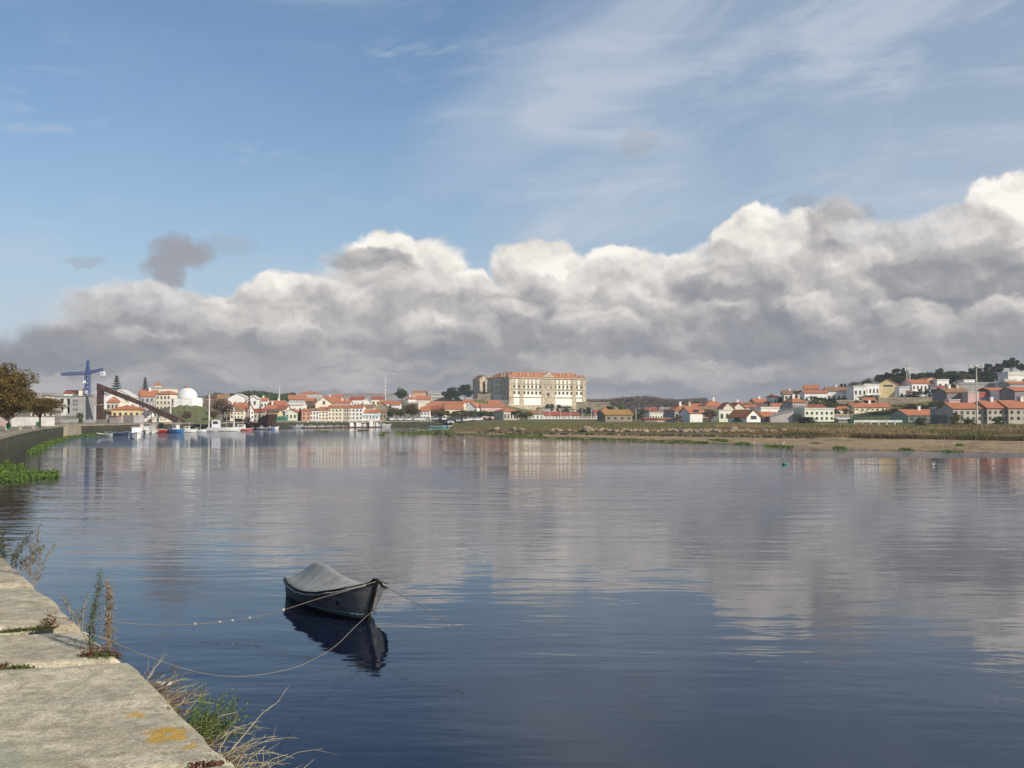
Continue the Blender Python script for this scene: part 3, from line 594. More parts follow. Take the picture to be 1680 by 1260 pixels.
# ---------------------------------------------------------------- trees: label, kind, cx, y top, y foot, width px, depth, leaf, bare stem share
TREES = [
 ('dense dark trees under the tallest umbrella pine', 'broad', 1648,603,634,40,462,'leaf_dark',.02),
 ('dense dark trees left of the tallest umbrella pine', 'broad', 1618,606,636,38,460,'leaf_dark',.02),
 ('green tree below the spreading pine', 'broad', 1596,610,638,30,456,'leaf_green',.02),
 ('dark tree filling the gap behind the hotel pediment', 'broad', 1504,613,634,26,452,'leaf_dark',.02),
 ('dark shrubs at the right edge under the small pine', 'bush', 1672,612,632,26,440,'leaf_dark',0),
 ('hedge between the long-roofed cottage and the fence cottage', 'bush', 1472,668,686,30,322,'leaf_green',0),
 ('dark hedge behind the fence cottage', 'bush', 1530,664,680,34,318,'leaf_dark',0),
 ('shrubs below the white chapel-like house', 'bush', 1310,652,668,36,385,'leaf_olive',0),
 ('green shrubs behind the orange cap roof', 'bush', 1345,656,672,40,352,'leaf_green',0),
 ('garden shrubs between the pink house and the brown tower house', 'bush', 1616,656,672,18,312,'leaf_green',0),
 ('tall autumn plane tree leaning over the left promenade at the picture edge', 'fine', -14,578,707,140,118,'leaf_autumn',.10),
 ('second autumn plane tree tucked behind the tall one', 'fine', 14,628,704.6,84,132,'leaf_autumn',.12),
 ('low spreading olive-brown tree with a thin dark trunk on the promenade', 'fine', 66,643,702,80,150,'leaf_autumn',.24),
 ('small green shrub left of the crane foot', 'bush', 133,672,686,13,255,'leaf_green',0),
 ('brown leafed tree left of the rusty steel frame', 'broad', 153,660,688,16,285,'leaf_rust',.2),
 ('bright green bush growing on the rusty upright', 'bush', 158,662,674,9,280,'leaf_bright',0),
 ('reddish ground bush inside the rusty steel frame', 'bush', 172,668,688,22,282,'leaf_rust',0),
 ('left and larger dark Norfolk pine on the skyline', 'norfolk', 191,617,662,19,460,'leaf_fir',.12),
 ('right and thinner dark Norfolk pine on the skyline', 'norfolk', 238,620,662,13,460,'leaf_fir',.12),
 ('bare brown winter tree at the right foot of the green mound', 'bare', 366,652,690,42,318,'leaf_brown',.25),
 ('smaller bare brown tree near the white motor boat', 'bare', 350,672,692,26,300,'leaf_brown',.25),
 ('leafless grey tree in front of the green mound', 'bare', 306,672,693,18,292,'leaf_brown',.2),
 ('dark round tree among the roofs above the yellow house', 'broad', 446,658,676,12,450,'leaf_dark',.2),
 ('large round dark green tree on the hill right of the aerial mast', 'broad', 659,634.5,658,27,560,'leaf_green',.08),
 ('left half of the broad dark tree pair beside the convent', 'broad', 741,628.5,656,34,560,'leaf_dark',.05),
 ('right half of the broad dark tree pair beside the convent', 'broad', 763,629,654,28,566,'leaf_dark',.05),
 ('dark bush under the broad tree pair', 'bush', 748,648,658,24,540,'leaf_dark',0),
 ('first quay tree from the left, olive green', 'broad', 641,667,691,26,420,'leaf_olive',.22),
 ('second quay tree from the left, olive green and round', 'broad', 656,665,691,26,422,'leaf_olive',.22),
 ('tallest quay tree, turning brown, beside the gap', 'broad', 675,660,691,30,424,'leaf_autumn',.22),
 ('low quay tree just right of the gap', 'broad', 705,671,691,22,432,'leaf_olive',.25),
 ('quay tree with a brownish crown, second right of the gap', 'broad', 723,670,691,26,434,'leaf_autumn',.25),
 ('quay tree third right of the gap', 'broad', 741,671,691,24,436,'leaf_olive',.25),
 ('quay tree fourth right of the gap with a flat crown', 'broad', 757,672,690.5,24,438,'leaf_autumn',.25),
 ('quay tree fifth right of the gap', 'broad', 773,672,690.5,24,440,'leaf_olive',.25),
 ('quay tree sixth right of the gap with a darker crown', 'broad', 789,672,690.5,24,442,'leaf_green',.25),
 ('taller green quay tree before the pink house', 'broad', 803,671,690.5,22,444,'leaf_green',.22),
 ('last small dark quay tree by the spreading orange roof', 'broad', 815,678,690,14,446,'leaf_dark',.22),
 ('dense green tree left of the low white houses', 'broad', 849,671,690,24,405,'leaf_green',.12),
 ('olive tree touching the low white houses', 'broad', 866,674,690,22,405,'leaf_olive',.12),
 ('round bush at the foot of the convent centre', 'broad', 901,657,682,16,560,'leaf_dark',.1),
 ('dark thicket left of the convent centre', 'bush', 894,665,678,26,550,'leaf_dark',0),
 ('small cone-shaped tree at the foot of the convent right bay', 'broad', 917,661,680,9,560,'leaf_dark',.1),
 ('wide dark bush below the convent right bay', 'bush', 930,666,682,30,545,'leaf_green',0),
 ('dark shrubbery under the convent right corner', 'bush', 955,667,684,30,520,'leaf_dark',0),
 ('ivy covered bush right of the convent corner', 'bush', 966,664,690,14,480,'leaf_dark',0),
 ('dark tree in front of the castle-like wall', 'broad', 1000,664,680,16,470,'leaf_dark',.1),
 ('bright green tree at the end of the castle-like wall', 'broad', 1019,661,680,12,475,'leaf_bright',.1),
 ('green bank of bushes right of the stone barn', 'bush', 1054,670,690,30,390,'leaf_green',0),
 ('hedge between the lamp poles right of the stone barn', 'bush', 1036,673,688,22,410,'leaf_olive',0),
 ('dark green tree beside the pale green building', 'broad', 1096,671,690,20,380,'leaf_dark',.1),
 ('brown bush before the grey villa', 'bush', 1112,680,692,16,312,'leaf_rust',0),
 ('round leafless brown tree between the boxy house and the flat hall', 'bare', 1164,669,693,27,305,'leaf_brown',.14),
 ('dark bushes at the patio of the white gabled house', 'bush', 1210,682,693,16,292,'leaf_dark',0),
 ('flat-topped dark tree on the rise behind the long white hall', 'broad', 1262,657,672,22,395,'leaf_green',.05),
 ('brown-green thicket under the white box house', 'bush', 1282,662,672,28,392,'leaf_dark',0),
 ('small dark tree between the box house and the cream house', 'broad', 1282,645,664,11,405,'leaf_green',.1),
 ('big dark bush in front of the sunny institute wing', 'bush', 1327,681,698,38,262,'leaf_dark',0),
 ('thicket on the slope below the white hill wing', 'bush', 1338,649,664,50,372,'leaf_green',0),
 ('dark hedge on the slope right of the white hill wing', 'bush', 1378,652,668,56,365,'leaf_dark',0),
 ('single palm-like tree on the skyline left of the stepped villa', 'broad', 1383,625,650,11,410,'leaf_dark',.4),
 ('dark shrub left of the lone skyline tree', 'bush', 1374,631,640,14,415,'leaf_dark',0),
 ('dark trees left of the stepped villa', 'bush', 1399,634,656,18,405,'leaf_dark',0),
 ('rounded green tree on the hilltop over the stepped villa', 'broad', 1422,619.5,640,16,440,'leaf_green',.05),
 ('low brown-green scrub on the hilltop ridge', 'bush', 1412,624,640,40,445,'leaf_olive',0),
 ('left umbrella pine behind the yellow villa', 'pine', 1456,609.5,634,26,450,'leaf_dark',.35),
 ('right and larger umbrella pine behind the yellow villa', 'pine', 1477,601.5,634,30,455,'leaf_dark',.3),
 ('dark undergrowth between the villa pines', 'bush', 1478,617,640,36,430,'leaf_dark',0),
 ('left low part of the dark trees behind the hotel', 'broad', 1519,609,634,34,450,'leaf_dark',.02),
 ('tall right part of the dark trees behind the hotel', 'broad', 1542,602,634,17,445,'leaf_dark',.05),
 ('wide dark tree mass between the hotel and the modern hall', 'broad', 1570,608,640,38,460,'leaf_dark',.02),
 ('autumn tinted tree in the middle of the hilltop trees', 'broad', 1583,611,640,24,455,'leaf_rust',.02),
 ('dark bushes behind the hotel annex', 'bush', 1562,622,645,22,400,'leaf_dark',0),
 ('spreading pine left of the tall hilltop pine', 'pine', 1603,600,632,26,470,'leaf_dark',.3),
 ('dark pine second from the right on the hill', 'pine', 1622,593,632,22,468,'leaf_dark',.25),
 ('dark pine leaning beside the tallest umbrella pine', 'pine', 1638,593.5,630,22,466,'leaf_dark',.3),
 ('tallest umbrella pine on the right end of the hill', 'pine', 1659,585.5,626,32,465,'leaf_dark',.42),
 ('small pine at the extreme right of the hill', 'pine', 1678,594,626,18,475,'leaf_dark',.35),
 ('round green shrub halfway down the slope', 'bush', 1406,656,667,13,350,'leaf_green',0),
 ('dark hedge left of the long-roofed cottage', 'bush', 1366,663,680,28,330,'leaf_green',0),
 ('brown hedge below the long-roofed cottage', 'bush', 1386,668,684,20,322,'leaf_olive',0),
 ('dark tall hedge below the long-roofed cottage', 'bush', 1440,673,690,52,318,'leaf_dark',0),
 ('green bank of shrubs left of the yellow scrub', 'bush', 1496,662,676,50,330,'leaf_olive',0),
 ('bushy tree left of the violet grey shaded house side', 'broad', 1537,654,676,28,325,'leaf_olive',.05),
 ('second bushy tree above the porch house', 'broad', 1552,652,676,20,322,'leaf_green',.05),
 ('hedge in front of the hotel entrance', 'bush', 1513,640,656,38,358,'leaf_dark',0),
 ('small round tree at the hotel front, left', 'broad', 1510,636,650,8,355,'leaf_green',.3),
 ('small round tree at the hotel front, middle', 'broad', 1521,636,650,8,355,'leaf_green',.3),
 ('small round tree at the hotel front, right', 'broad', 1532,635,650,8,355,'leaf_green',.3),
 ('small tree before the white hotel annex', 'broad', 1544,637,652,8,352,'leaf_dark',.3),
 ('hedge row below the hotel car park', 'bush', 1545,645,658,60,350,'leaf_dark',0),
 ('green shrubs on the bank under the cube house', 'bush', 1492,648,660,46,355,'leaf_green',0),
 ('brown shrubs on the bank under the stepped villa', 'bush', 1432,646,660,50,360,'leaf_olive',0),
 ('bush before the low terrace at the right', 'bush', 1592,660,672,12,285,'leaf_dark',0),
 ('tall reeds and shrubs at the left end of the long terrace', 'bush', 1568,676,695,26,245,'leaf_olive',0),
 ('dark garden bush below the long terrace windows', 'bush', 1640,682,695,16,242,'leaf_dark',0),
 ('garden shrub pair under the middle of the long terrace', 'bush', 1632,684,696,20,240,'leaf_green',0),
 ('scrubby bush at the foot of the floodlight pole', 'bush', 1590,684,698,34,235,'leaf_olive',0),
 ('round scrub bush near the green mesh fence', 'bush', 1512,684,700,40,232,'leaf_olive',0),
]
def build_trees():
    for label, kind, cx, yt, yb, w, D, m, stem in TREES:
        nm = 'tree'; cat = 'tree'
        if kind == 'bush': nm = 'bush'; cat = 'bush'
        if 'pine' in label and kind in ('pine', 'norfolk'): nm = 'pine_tree'; cat = 'pine tree'
        g = 'trees along the quay' if 'quay tree' in label else None

        if 630 < cx < 825 and D < 450: D += 14
        tree(label, kind, cx, yt, yb, w, D, m, stem, nm, cat, g)
# ---------------------------------------------------------------- water
def build_water():
    m, q, b = newmat('river_water'); geo = q.node('ShaderNodeNewGeometry').outputs['Position']
    x, y, z = q.sep(geo)
    P1 = q.xyz(x*0.30+y*0.03, y*1.0, 0.0)
    dist = q.m('SQRT', x*x+y*y)
    # calm water with patches where the breeze roughens it
    pat = q.noise(q.xyz(x*0.012, y*0.035, 3.0), 1.0, 3, 0.5)
    calm = q.step(pat, 0.42, 0.62, 0.45, 1.25)
    wind = q.step(y, 125, 150)*q.step(y, 330, 240)*q.step(x+y*0.12, 10, -25)
    wind2 = q.step(q.noise(q.xyz(x*0.02, y*0.10, 7.0), 1.0, 3, .5), .52, .62)*q.step(y, 60, 90)
    band = q.step(y, 97, 101)*q.step(y, 116, 110)*q.step(x, 8, 26)
    a = q.noise(P1, 0.50, 3, 0.55, 0.3)-0.5
    c = q.noise(q.xyz(x*0.55+y*.1, y*1.25, 4.0), 1.7, 3, 0.5, 0.4)-0.5
    e = q.noise(q.xyz(x*0.7, y*1.3, 9.0), 5.5, 2, 0.5)-0.5
    r = q.noise(q.xyz(x*.8, y*1.2, 2.0), 1.3, 4, .65)-0.5
    near = q.step(y, 60, 10)
    # stone-drop rings from the splash by the bow rope
    h = (a*0.040+c*0.0095*(1-near*0.20)+e*0.0018*near)*calm+r*(wind*0.30+wind2*0.022+band*0.12)
    n_ = q.node('ShaderNodeBump'); n_.inputs['Strength'].default_value = 1; n_.inputs['Distance'].default_value = 1.0
    q.put(n_.inputs['Height'], h); q.nt.links.new(n_.outputs[0], b.inputs['Normal'])
    b.inputs['Base Color'].default_value = (.006, .010, .025, 1); b.inputs['Roughness'].default_value = 0.03
    b.inputs['IOR'].default_value = 1.333; b.inputs['Specular IOR Level'].default_value = 0.5
    w = MB()
    xs = [-4000, -600, -150, -40, 0, 40, 150, 600, 4000]; ys = [-80, 0, 20, 60, 150, 400, 1200, 4000]
    vs = [(X, Y, 0) for Y in ys for X in xs]; k = len(xs)
    w.add(vs, [(j*k+i, j*k+i+1, (j+1)*k+i+1, (j+1)*k+i) for j in range(len(ys)-1) for i in range(k-1)])
    tag(w.build('water', m), kind='structure')
# ---------------------------------------------------------------- terrain
WLINE = [(100, 717.5), (128, 715), (190, 712), (240, 709.3), (300, 707.5), (330, 706), (400, 704), (440, 702.6), (480, 701.4), (560, 700.8), (640, 700.0), (700, 699.6), (733, 699.5),
         (737, 703), (741, 708), (746, 711), (770, 713.2), (830, 716), (900, 719), (1000, 721.5), (1160, 726.5), (1250, 730), (1350, 735.5), (1500, 740), (1680, 745), (1900, 752), (2400, 768), (3200, 790)]
def wdist(px):      # depth of the shore seen at a column
    ys = np.interp(px, [p[0] for p in WLINE], [p[1] for p in WLINE]); b = (630-ys)/F
    zz = (b*math.cos(PIT)+math.sin(PIT))/(math.cos(PIT)-b*math.sin(PIT)); return -CZ/zz
WALLPX = [(100, 717.5), (128, 715), (190, 712), (240, 709.3), (300, 707.5), (330, 706), (400, 704), (440, 702.6), (480, 701.4), (560, 700.8), (640, 700.0), (700, 699.6), (745, 699.4)]
def mott(q, tc, cols, scs, edges=(.38, .62)):
    c = cols[0]
    for i, cc in enumerate(cols[1:]): c = q.mixc(q.step(q.noise(tc, scs[i], 5, .62), edges[0], edges[1]), c, cc)
    return c
def build_ground():
    for px in range(130, 745, 20):           # the flat quay strip of the town
        D0 = float(wdist(px))
        for k in (2, 14, 28): ANCH.append((ray(px, 690)[0]*(D0+k), D0+k, 2.35))
    for px, y, D in [(300, 690, 300), (560, 690.5, 396), (800, 690.5, 430), (960, 690, 400), (1100, 693, 300), (1250, 694, 280), (1400, 694, 270), (1500, 695, 240), (1700, 695, 238), (1900, 695, 238),
                     (200, 660, 700), (420, 648, 700), (600, 660, 700), (700, 655, 700), (850, 668, 700), (1000, 672, 700), (1150, 670, 700), (1300, 655, 700), (1480, 630, 560), (1650, 612, 540), (1800, 610, 520), (1480, 660, 340), (1450, 650, 365), (1530, 652, 362), (1700, 650, 330), (-200, 684, 300), (0, 684, 300),
                     (820, 672, 560), (850, 676, 560), (880, 677, 560), (940, 680, 560), (985, 680, 560), (800, 666, 590), (840, 681, 490), (900, 683, 490), (870, 683, 460), (835, 677, 580), (900, 678, 585)]:
        v = P(px, y, D); ANCH.append(tuple(v))
    A = np.array(ANCH)
    px = np.concatenate([np.arange(-3000, 100, 100), np.concatenate([np.arange(100, 728, 7), np.arange(728, 760, 2), np.arange(760, 1700, 7)]), np.arange(1700, 4600, 60)]).astype(float)
    far = np.concatenate([np.linspace(0, 1, 60)**1.35*1.0])
    rows = []; ax = np.array([ray(p, 684)[0] for p in px])
    D0 = np.array([float(wdist(max(p, 100))) for p in px]); D0[px < 100] = 216
    isl = (px > 735)
    for k, t in enumerate(np.concatenate([[0, .004, .008], np.linspace(.016, 1, 95)])):
        rows.append(D0+(760-D0)*t**1.25)
    Dg = np.array(rows); X = Dg*ax[None]; Y = Dg
    Z = np.zeros_like(X)
    for i in range(X.shape[0]):
        d2 = (X[i][:, None]-A[:, 0])**2+(Y[i][:, None]-A[:, 1])**2
        w = 1/(d2+60)**2.2; Z[i] = (w*A[:, 2]).sum(1)/w.sum(1)
    # bank profile in front of the marsh side: shore 0, sand, mud step, scrub
    s = Dg-D0[None]
    wid = np.interp(px, [742, 900, 1150, 1300, 1500, 1680], [34, 24, 30, 40, 50, 56])[None]
    prof = np.interp((s/wid).ravel(), [0, .15, .5, .78, .86, 1.0, 1.6], [-.1, .06, .30, .55, 1.0, 1.3, 1.6]).reshape(s.shape)
    bl = np.clip((s/wid-1.6)/2.0, 0, 1)
    Zi = prof*(1-bl)+Z*bl
    tp = np.clip((px-735)/45, 0, 1)[None]**.8; tp = np.where(Dg > 425, np.maximum(tp, np.clip((Dg-425)/8, 0, 1)), tp); Zi = Zi*tp-.12*(1-tp)
    Z = np.where(isl[None], Zi, np.maximum(Z, 2.3))
    rr = np.random.default_rng(4)
    nz = np.array([[mnoise.noise(Vector((X[i, j]*.05, Y[i, j]*.05, 0))) for j in range(X.shape[1])] for i in range(X.shape[0])])
    Z += nz*np.where(isl[None], np.clip(s/30, 0, 1)*.35, .1)
    Z[0][isl] = -.3
    # last rows run out to the horizon
    for D_, dz in ((1500, -2), (2500, -6), (4000, -10)):
        X = np.vstack([X, (ax*D_)[None]]); Y = np.vstack([Y, np.full((1, len(px)), float(D_))]); Z = np.vstack([Z, (Z[97]*.3+dz*0+1.0)[None]])
    co = np.stack([X, Y, Z], -1).reshape(-1, 3); w_ = len(px); h_ = X.shape[0]
    idx = np.arange(w_*h_).reshape(h_, w_)
    qd = np.stack([idx[:-1, :-1], idx[:-1, 1:], idx[1:, 1:], idx[1:, :-1]], -1).reshape(-1, 4)
    m, q, b = newmat('ground_cover'); g = q.node('ShaderNodeNewGeometry').outputs['Position']; x, y, z = q.sep(g)
    grass = mott(q, g, [(.09, .10, .035), (.14, .14, .05), (.18, .145, .07)], [.05, .3])
    scrub = mott(q, g, [(.14, .105, .05), (.20, .15, .075), (.11, .11, .045)], [.09, .22])
    sand = mott(q, g, [(.30, .215, .125), (.22, .155, .09), (.37, .28, .17)], [.12, .5])
    town = mott(q, g, [(.20, .175, .14), (.10, .10, .05), (.26, .22, .17)], [.06, .15])
    lit = mott(q, g, [(.11, .13, .035), (.17, .165, .06), (.15, .11, .06)], [.05, .16])
    col = q.mixc(q.step(x, 55, 66), lit, scrub)                      # green field, then brown scrub to the right
    col = q.mixc(q.step(z+q.noise(g, .3, 3)*.4+(q.noise(g, .13, 4, .6)-.5)*.9, .72, .92), sand, col)
    col = q.mixc(q.step(y-x*0.0, 322, 350), col, grass)
    col = q.mixc(q.step(x, -20, -40)*q.step(y, 200, 230), col, town)
    q.put(b.inputs['Base Color'], col); b.inputs['Roughness'].default_value = .95; b.inputs['Specular IOR Level'].default_value = .1
    bump(q, b, q.noise(g, 1.2, 4, .7), .5)
    me = npmesh('ground', co, qd, m, True); o = bpy.data.objects.new('ground', me); COL.objects.link(o); tag(o, kind='structure')
    from mathutils.bvhtree import BVHTree
    return BVHTree.FromPolygons([tuple(v) for v in co], [tuple(int(i) for i in f) for f in qd])
def hit(bvh, px, py):
    a, b = ray(px, py); h = bvh.ray_cast(Vector((0, 0, CZ)), Vector((a, 1, b))); return h[0] if h[0] else G(px, max(py, 697), .3)
def gz(bvh, x, y, d=2.3):
    h = bvh.ray_cast(Vector((x, y, 200)), Vector((0, 0, -1))); return h[0].z if h[0] else d
# ---------------------------------------------------------------- quays
def wallmat():
    m, q, b = newmat('quay_masonry'); g = q.node('ShaderNodeNewGeometry').outputs['Position']; x, y, z = q.sep(g)
    base = mott(q, g, [(.065, .055, .036), (.12, .105, .07), (.035, .035, .02)], [.35, 1.3])
    wet = mott(q, g, [(.035, .03, .022), (.05, .055, .02)], [.5])
    col = q.mixc(q.step(z+q.noise(g, .5, 4)*.9, 1.35, 1.75), wet, base)
    col = q.mixc(q.step(q.noise(g, .22, 5, .65), .50, .62, 0, .8), col, (.05, .065, .02))
    q.put(b.inputs['Base Color'], col); b.inputs['Roughness'].default_value = .9
    br = q.node('ShaderNodeTexBrick'); q.put(br.inputs['Vector'], q.xyz(x+y, z*1.0, 0)); br.inputs['Scale'].default_value = 1.1
    bump(q, b, E(q, br.outputs['Fac'])*-1.0+q.noise(g, 4, 4), .05); return m
def ribbon_wall(name, label, pts, top, thick, m, mc, cop=.35, bot=-1.2):
    """pts: foot line in plan; wall body + coping"""
    o = thing(name, label, 'quay wall', (pts[0][0], pts[0][1], 0)); ox, oy = pts[0][0], pts[0][1]
    for nm, z0, z1, off, mm in (('wall_face', bot, top-cop, 0.0, m), ('coping', top-cop, top, -.06, mc)):
        b = MB(); n_ = len(pts); V = []
        for i in range(n_):
            d = Vector(pts[min(i+1, n_-1)])-Vector(pts[max(i-1, 0)]); d.normalize(); nr = Vector((-d.y, d.x))   # points to the land
            p = Vector(pts[i])+nr*off; r = Vector(pts[i])+nr*thick
            V += [(p.x-ox, p.y-oy, z0), (p.x-ox, p.y-oy, z1), (r.x-ox, r.y-oy, z1), (r.x-ox, r.y-oy, z0)]
        fs = []
        for i in range(n_-1):
            a = 4*i; fs += [(a, a+4, a+5, a+1), (a+1, a+5, a+6, a+2), (a+2, a+6, a+7, a+3)]
        fs += [(0, 1, 2, 3), (4*n_-1, 4*n_-2, 4*n_-3, 4*n_-4)]
        b.add(V, fs).build(nm, mm, o)
    return o
def seg(pts, step):
    out = [pts[0]]
    for a, b in zip(pts, pts[1:]):
        k = max(1, int((Vector(b)-Vector(a)).length/step))
        out += [tuple(Vector(a).lerp(Vector(b), (i+1)/k)) for i in range(k)]
    return out
NEARDIR = Vector((-.5424, .8401))
def build_quays():
    m = wallmat(); mc = mat('coping_stone', (.34, .30, .22), var=.25, sc=.8, bmp=.02)
    far = [tuple(G(px, y).xy) for px, y in WALLPX]
    ribbon_wall('quay_wall', 'far stone quay wall under the town with dark wet foot', far[1:], 2.35, 1.2, m, mc)
    left = [tuple(G(p, y).xy) for p, y in [(-1, 763), (20, 750), (54, 733.5), (80, 724.5), (104, 718.2)]]
    near_end = (-14.5, 25.5)
    lp = seg([near_end, (-27, 51)]+left, 8)
    ribbon_wall('quay_wall', 'dark mossy promenade wall curving along the left bank', lp, 2.3, 1.0, m, mc, cop=.25)
    # pale ramp block between the two walls
    o = thing('stone_ramp', 'pale stone ramp block at the bend of the left quay', 'ramp', (G(116, 717).x, G(116, 717).y, 0))
    a = G(104, 718.2).xy; b_ = G(128, 715).xy; d = (b_-a); L = d.length; ang = math.atan2(d.y, d.x)
    lm = mat('ramp_stone', (.40, .34, .25), var=.2, sc=.6)
    Mx = Matrix.Translation((a.x-o.location.x, a.y-o.location.y, 0)) @ Matrix.Rotation(ang, 4, 'Z')
    MB().prism([(0, -1), (L, -1), (L-1.2, 2.35), (.3, 2.35)], -.7, 6, Mx).build('ramp_body', lm, o)
    MB().prism([(.1, 2.353), (L-1.3, 2.353), (L-1.3, 2.55), (.1, 2.55)], -.5, .2, Mx).build('kerb', mc, o)
    # promenade and near quay surface
    near0 = Vector((-1.25, 4.72)); back = near0-NEARDIR*40
    poly = [tuple(back+Vector((-.6, -.5))), tuple(near0+Vector((-1.0, -.5)))]+[tuple(near0+NEARDIR*24.6+Vector((-1.2, -.3)))]+[(p[0]-.8, p[1]) for p in lp[1:]]+[(G(128, 715).x-1, G(128, 715).y+1), (-120, 300), (-420, 300), (-420, -70), (40, -70)]
    bm = bmesh.new(); vs = [bm.verts.new((x, y, 2.275)) for x, y in poly]; f = bm.faces.new(vs); bmesh.ops.triangulate(bm, faces=[f])
    if sum(t.normal.z for t in bm.faces) < 0: bmesh.ops.reverse_faces(bm, faces=bm.faces[:])
    me = bpy.data.meshes.new('promenade'); bm.to_mesh(me); bm.free()
    mm, q, b = newmat('promenade_ground'); g = q.node('ShaderNodeNewGeometry').outputs['Position']
    q.put(b.inputs['Base Color'], mott(q, g, [(.30, .26, .20), (.22, .18, .13), (.12, .12, .05)], [.15, .4], (.45, .62))); b.inputs['Roughness'].default_value = .95
    me.materials.append(mm); o = bpy.data.objects.new('promenade', me); COL.objects.link(o); tag(o, kind='structure')
    # low white wall along the promenade road, bench, bin, bollards
    wl = mat('white_render', (.78, .76, .71), streak=True)
    o = thing('garden_wall', 'low white wall behind the promenade trees', 'wall', P(55, 700, 185))
    MB().box(-3.9, 3.6, 0, .3, 0, 1.75).build('wall_panel', wl, o); MB().box(-4.0, 3.7, -.06, .36, 1.75, 1.87).build('coping', mc, o)
    o = thing('garden_wall', 'long pinkish wall at the left picture edge behind the trunks', 'wall', P(4, 700, 190))
    MB().box(-6, 2.4, 0, .3, 0, 1.9).build('wall_panel', mat('pink_render', (.55, .42, .38)), o); MB().box(-6.1, 2.5, -.06, .36, 1.9, 2.0).build('coping', mc, o)
    hedge = mat('low_kerb', (.45, .41, .34))
    for lb, px, D in (('pale stone bench on the promenade near the picture edge', 22, 128), ('pale stone bench beside the thin dark trunk', 44, 140)):
        v = P(px, 684+1.62*F/D, D); o = thing('stone_bench', lb, 'bench', v, rad(20), 'stone benches on the promenade')
        MB().box(-1.1, 1.1, 0, .5, .38, .5).build('seat', hedge, o)
        for s_ in (-.8, .8): MB().box(s_-.12, s_+.12, .05, .45, 0, .378).build('leg', hedge, o)
    gm = mat('green_plastic', (.03, .15, .06), rough=.5)
    for lb, px, D, s_ in (('bright green litter bin near the left picture edge', 14, 122, 1.0), ('dark green litter bin under the thin-trunked tree', 61.5, 158, .95)):
        v = P(px, 684+1.62*F/D, D); o = thing('litter_bin', lb, 'bin', v, 0, 'green litter bins'); o.scale = (s_*.8, s_*.8, s_*.75)
        MB().lathe([(.26, .25), (.30, .95), (.30, 1.0)], 12).build('body', gm, o); MB().lathe([(.33, 1.0), (.31, 1.08), (.18, 1.2)], 12).build('lid', gm, o); MB().tube([(0, 0, 0), (0, 0, .26)], .05).build('post', METAL, o)
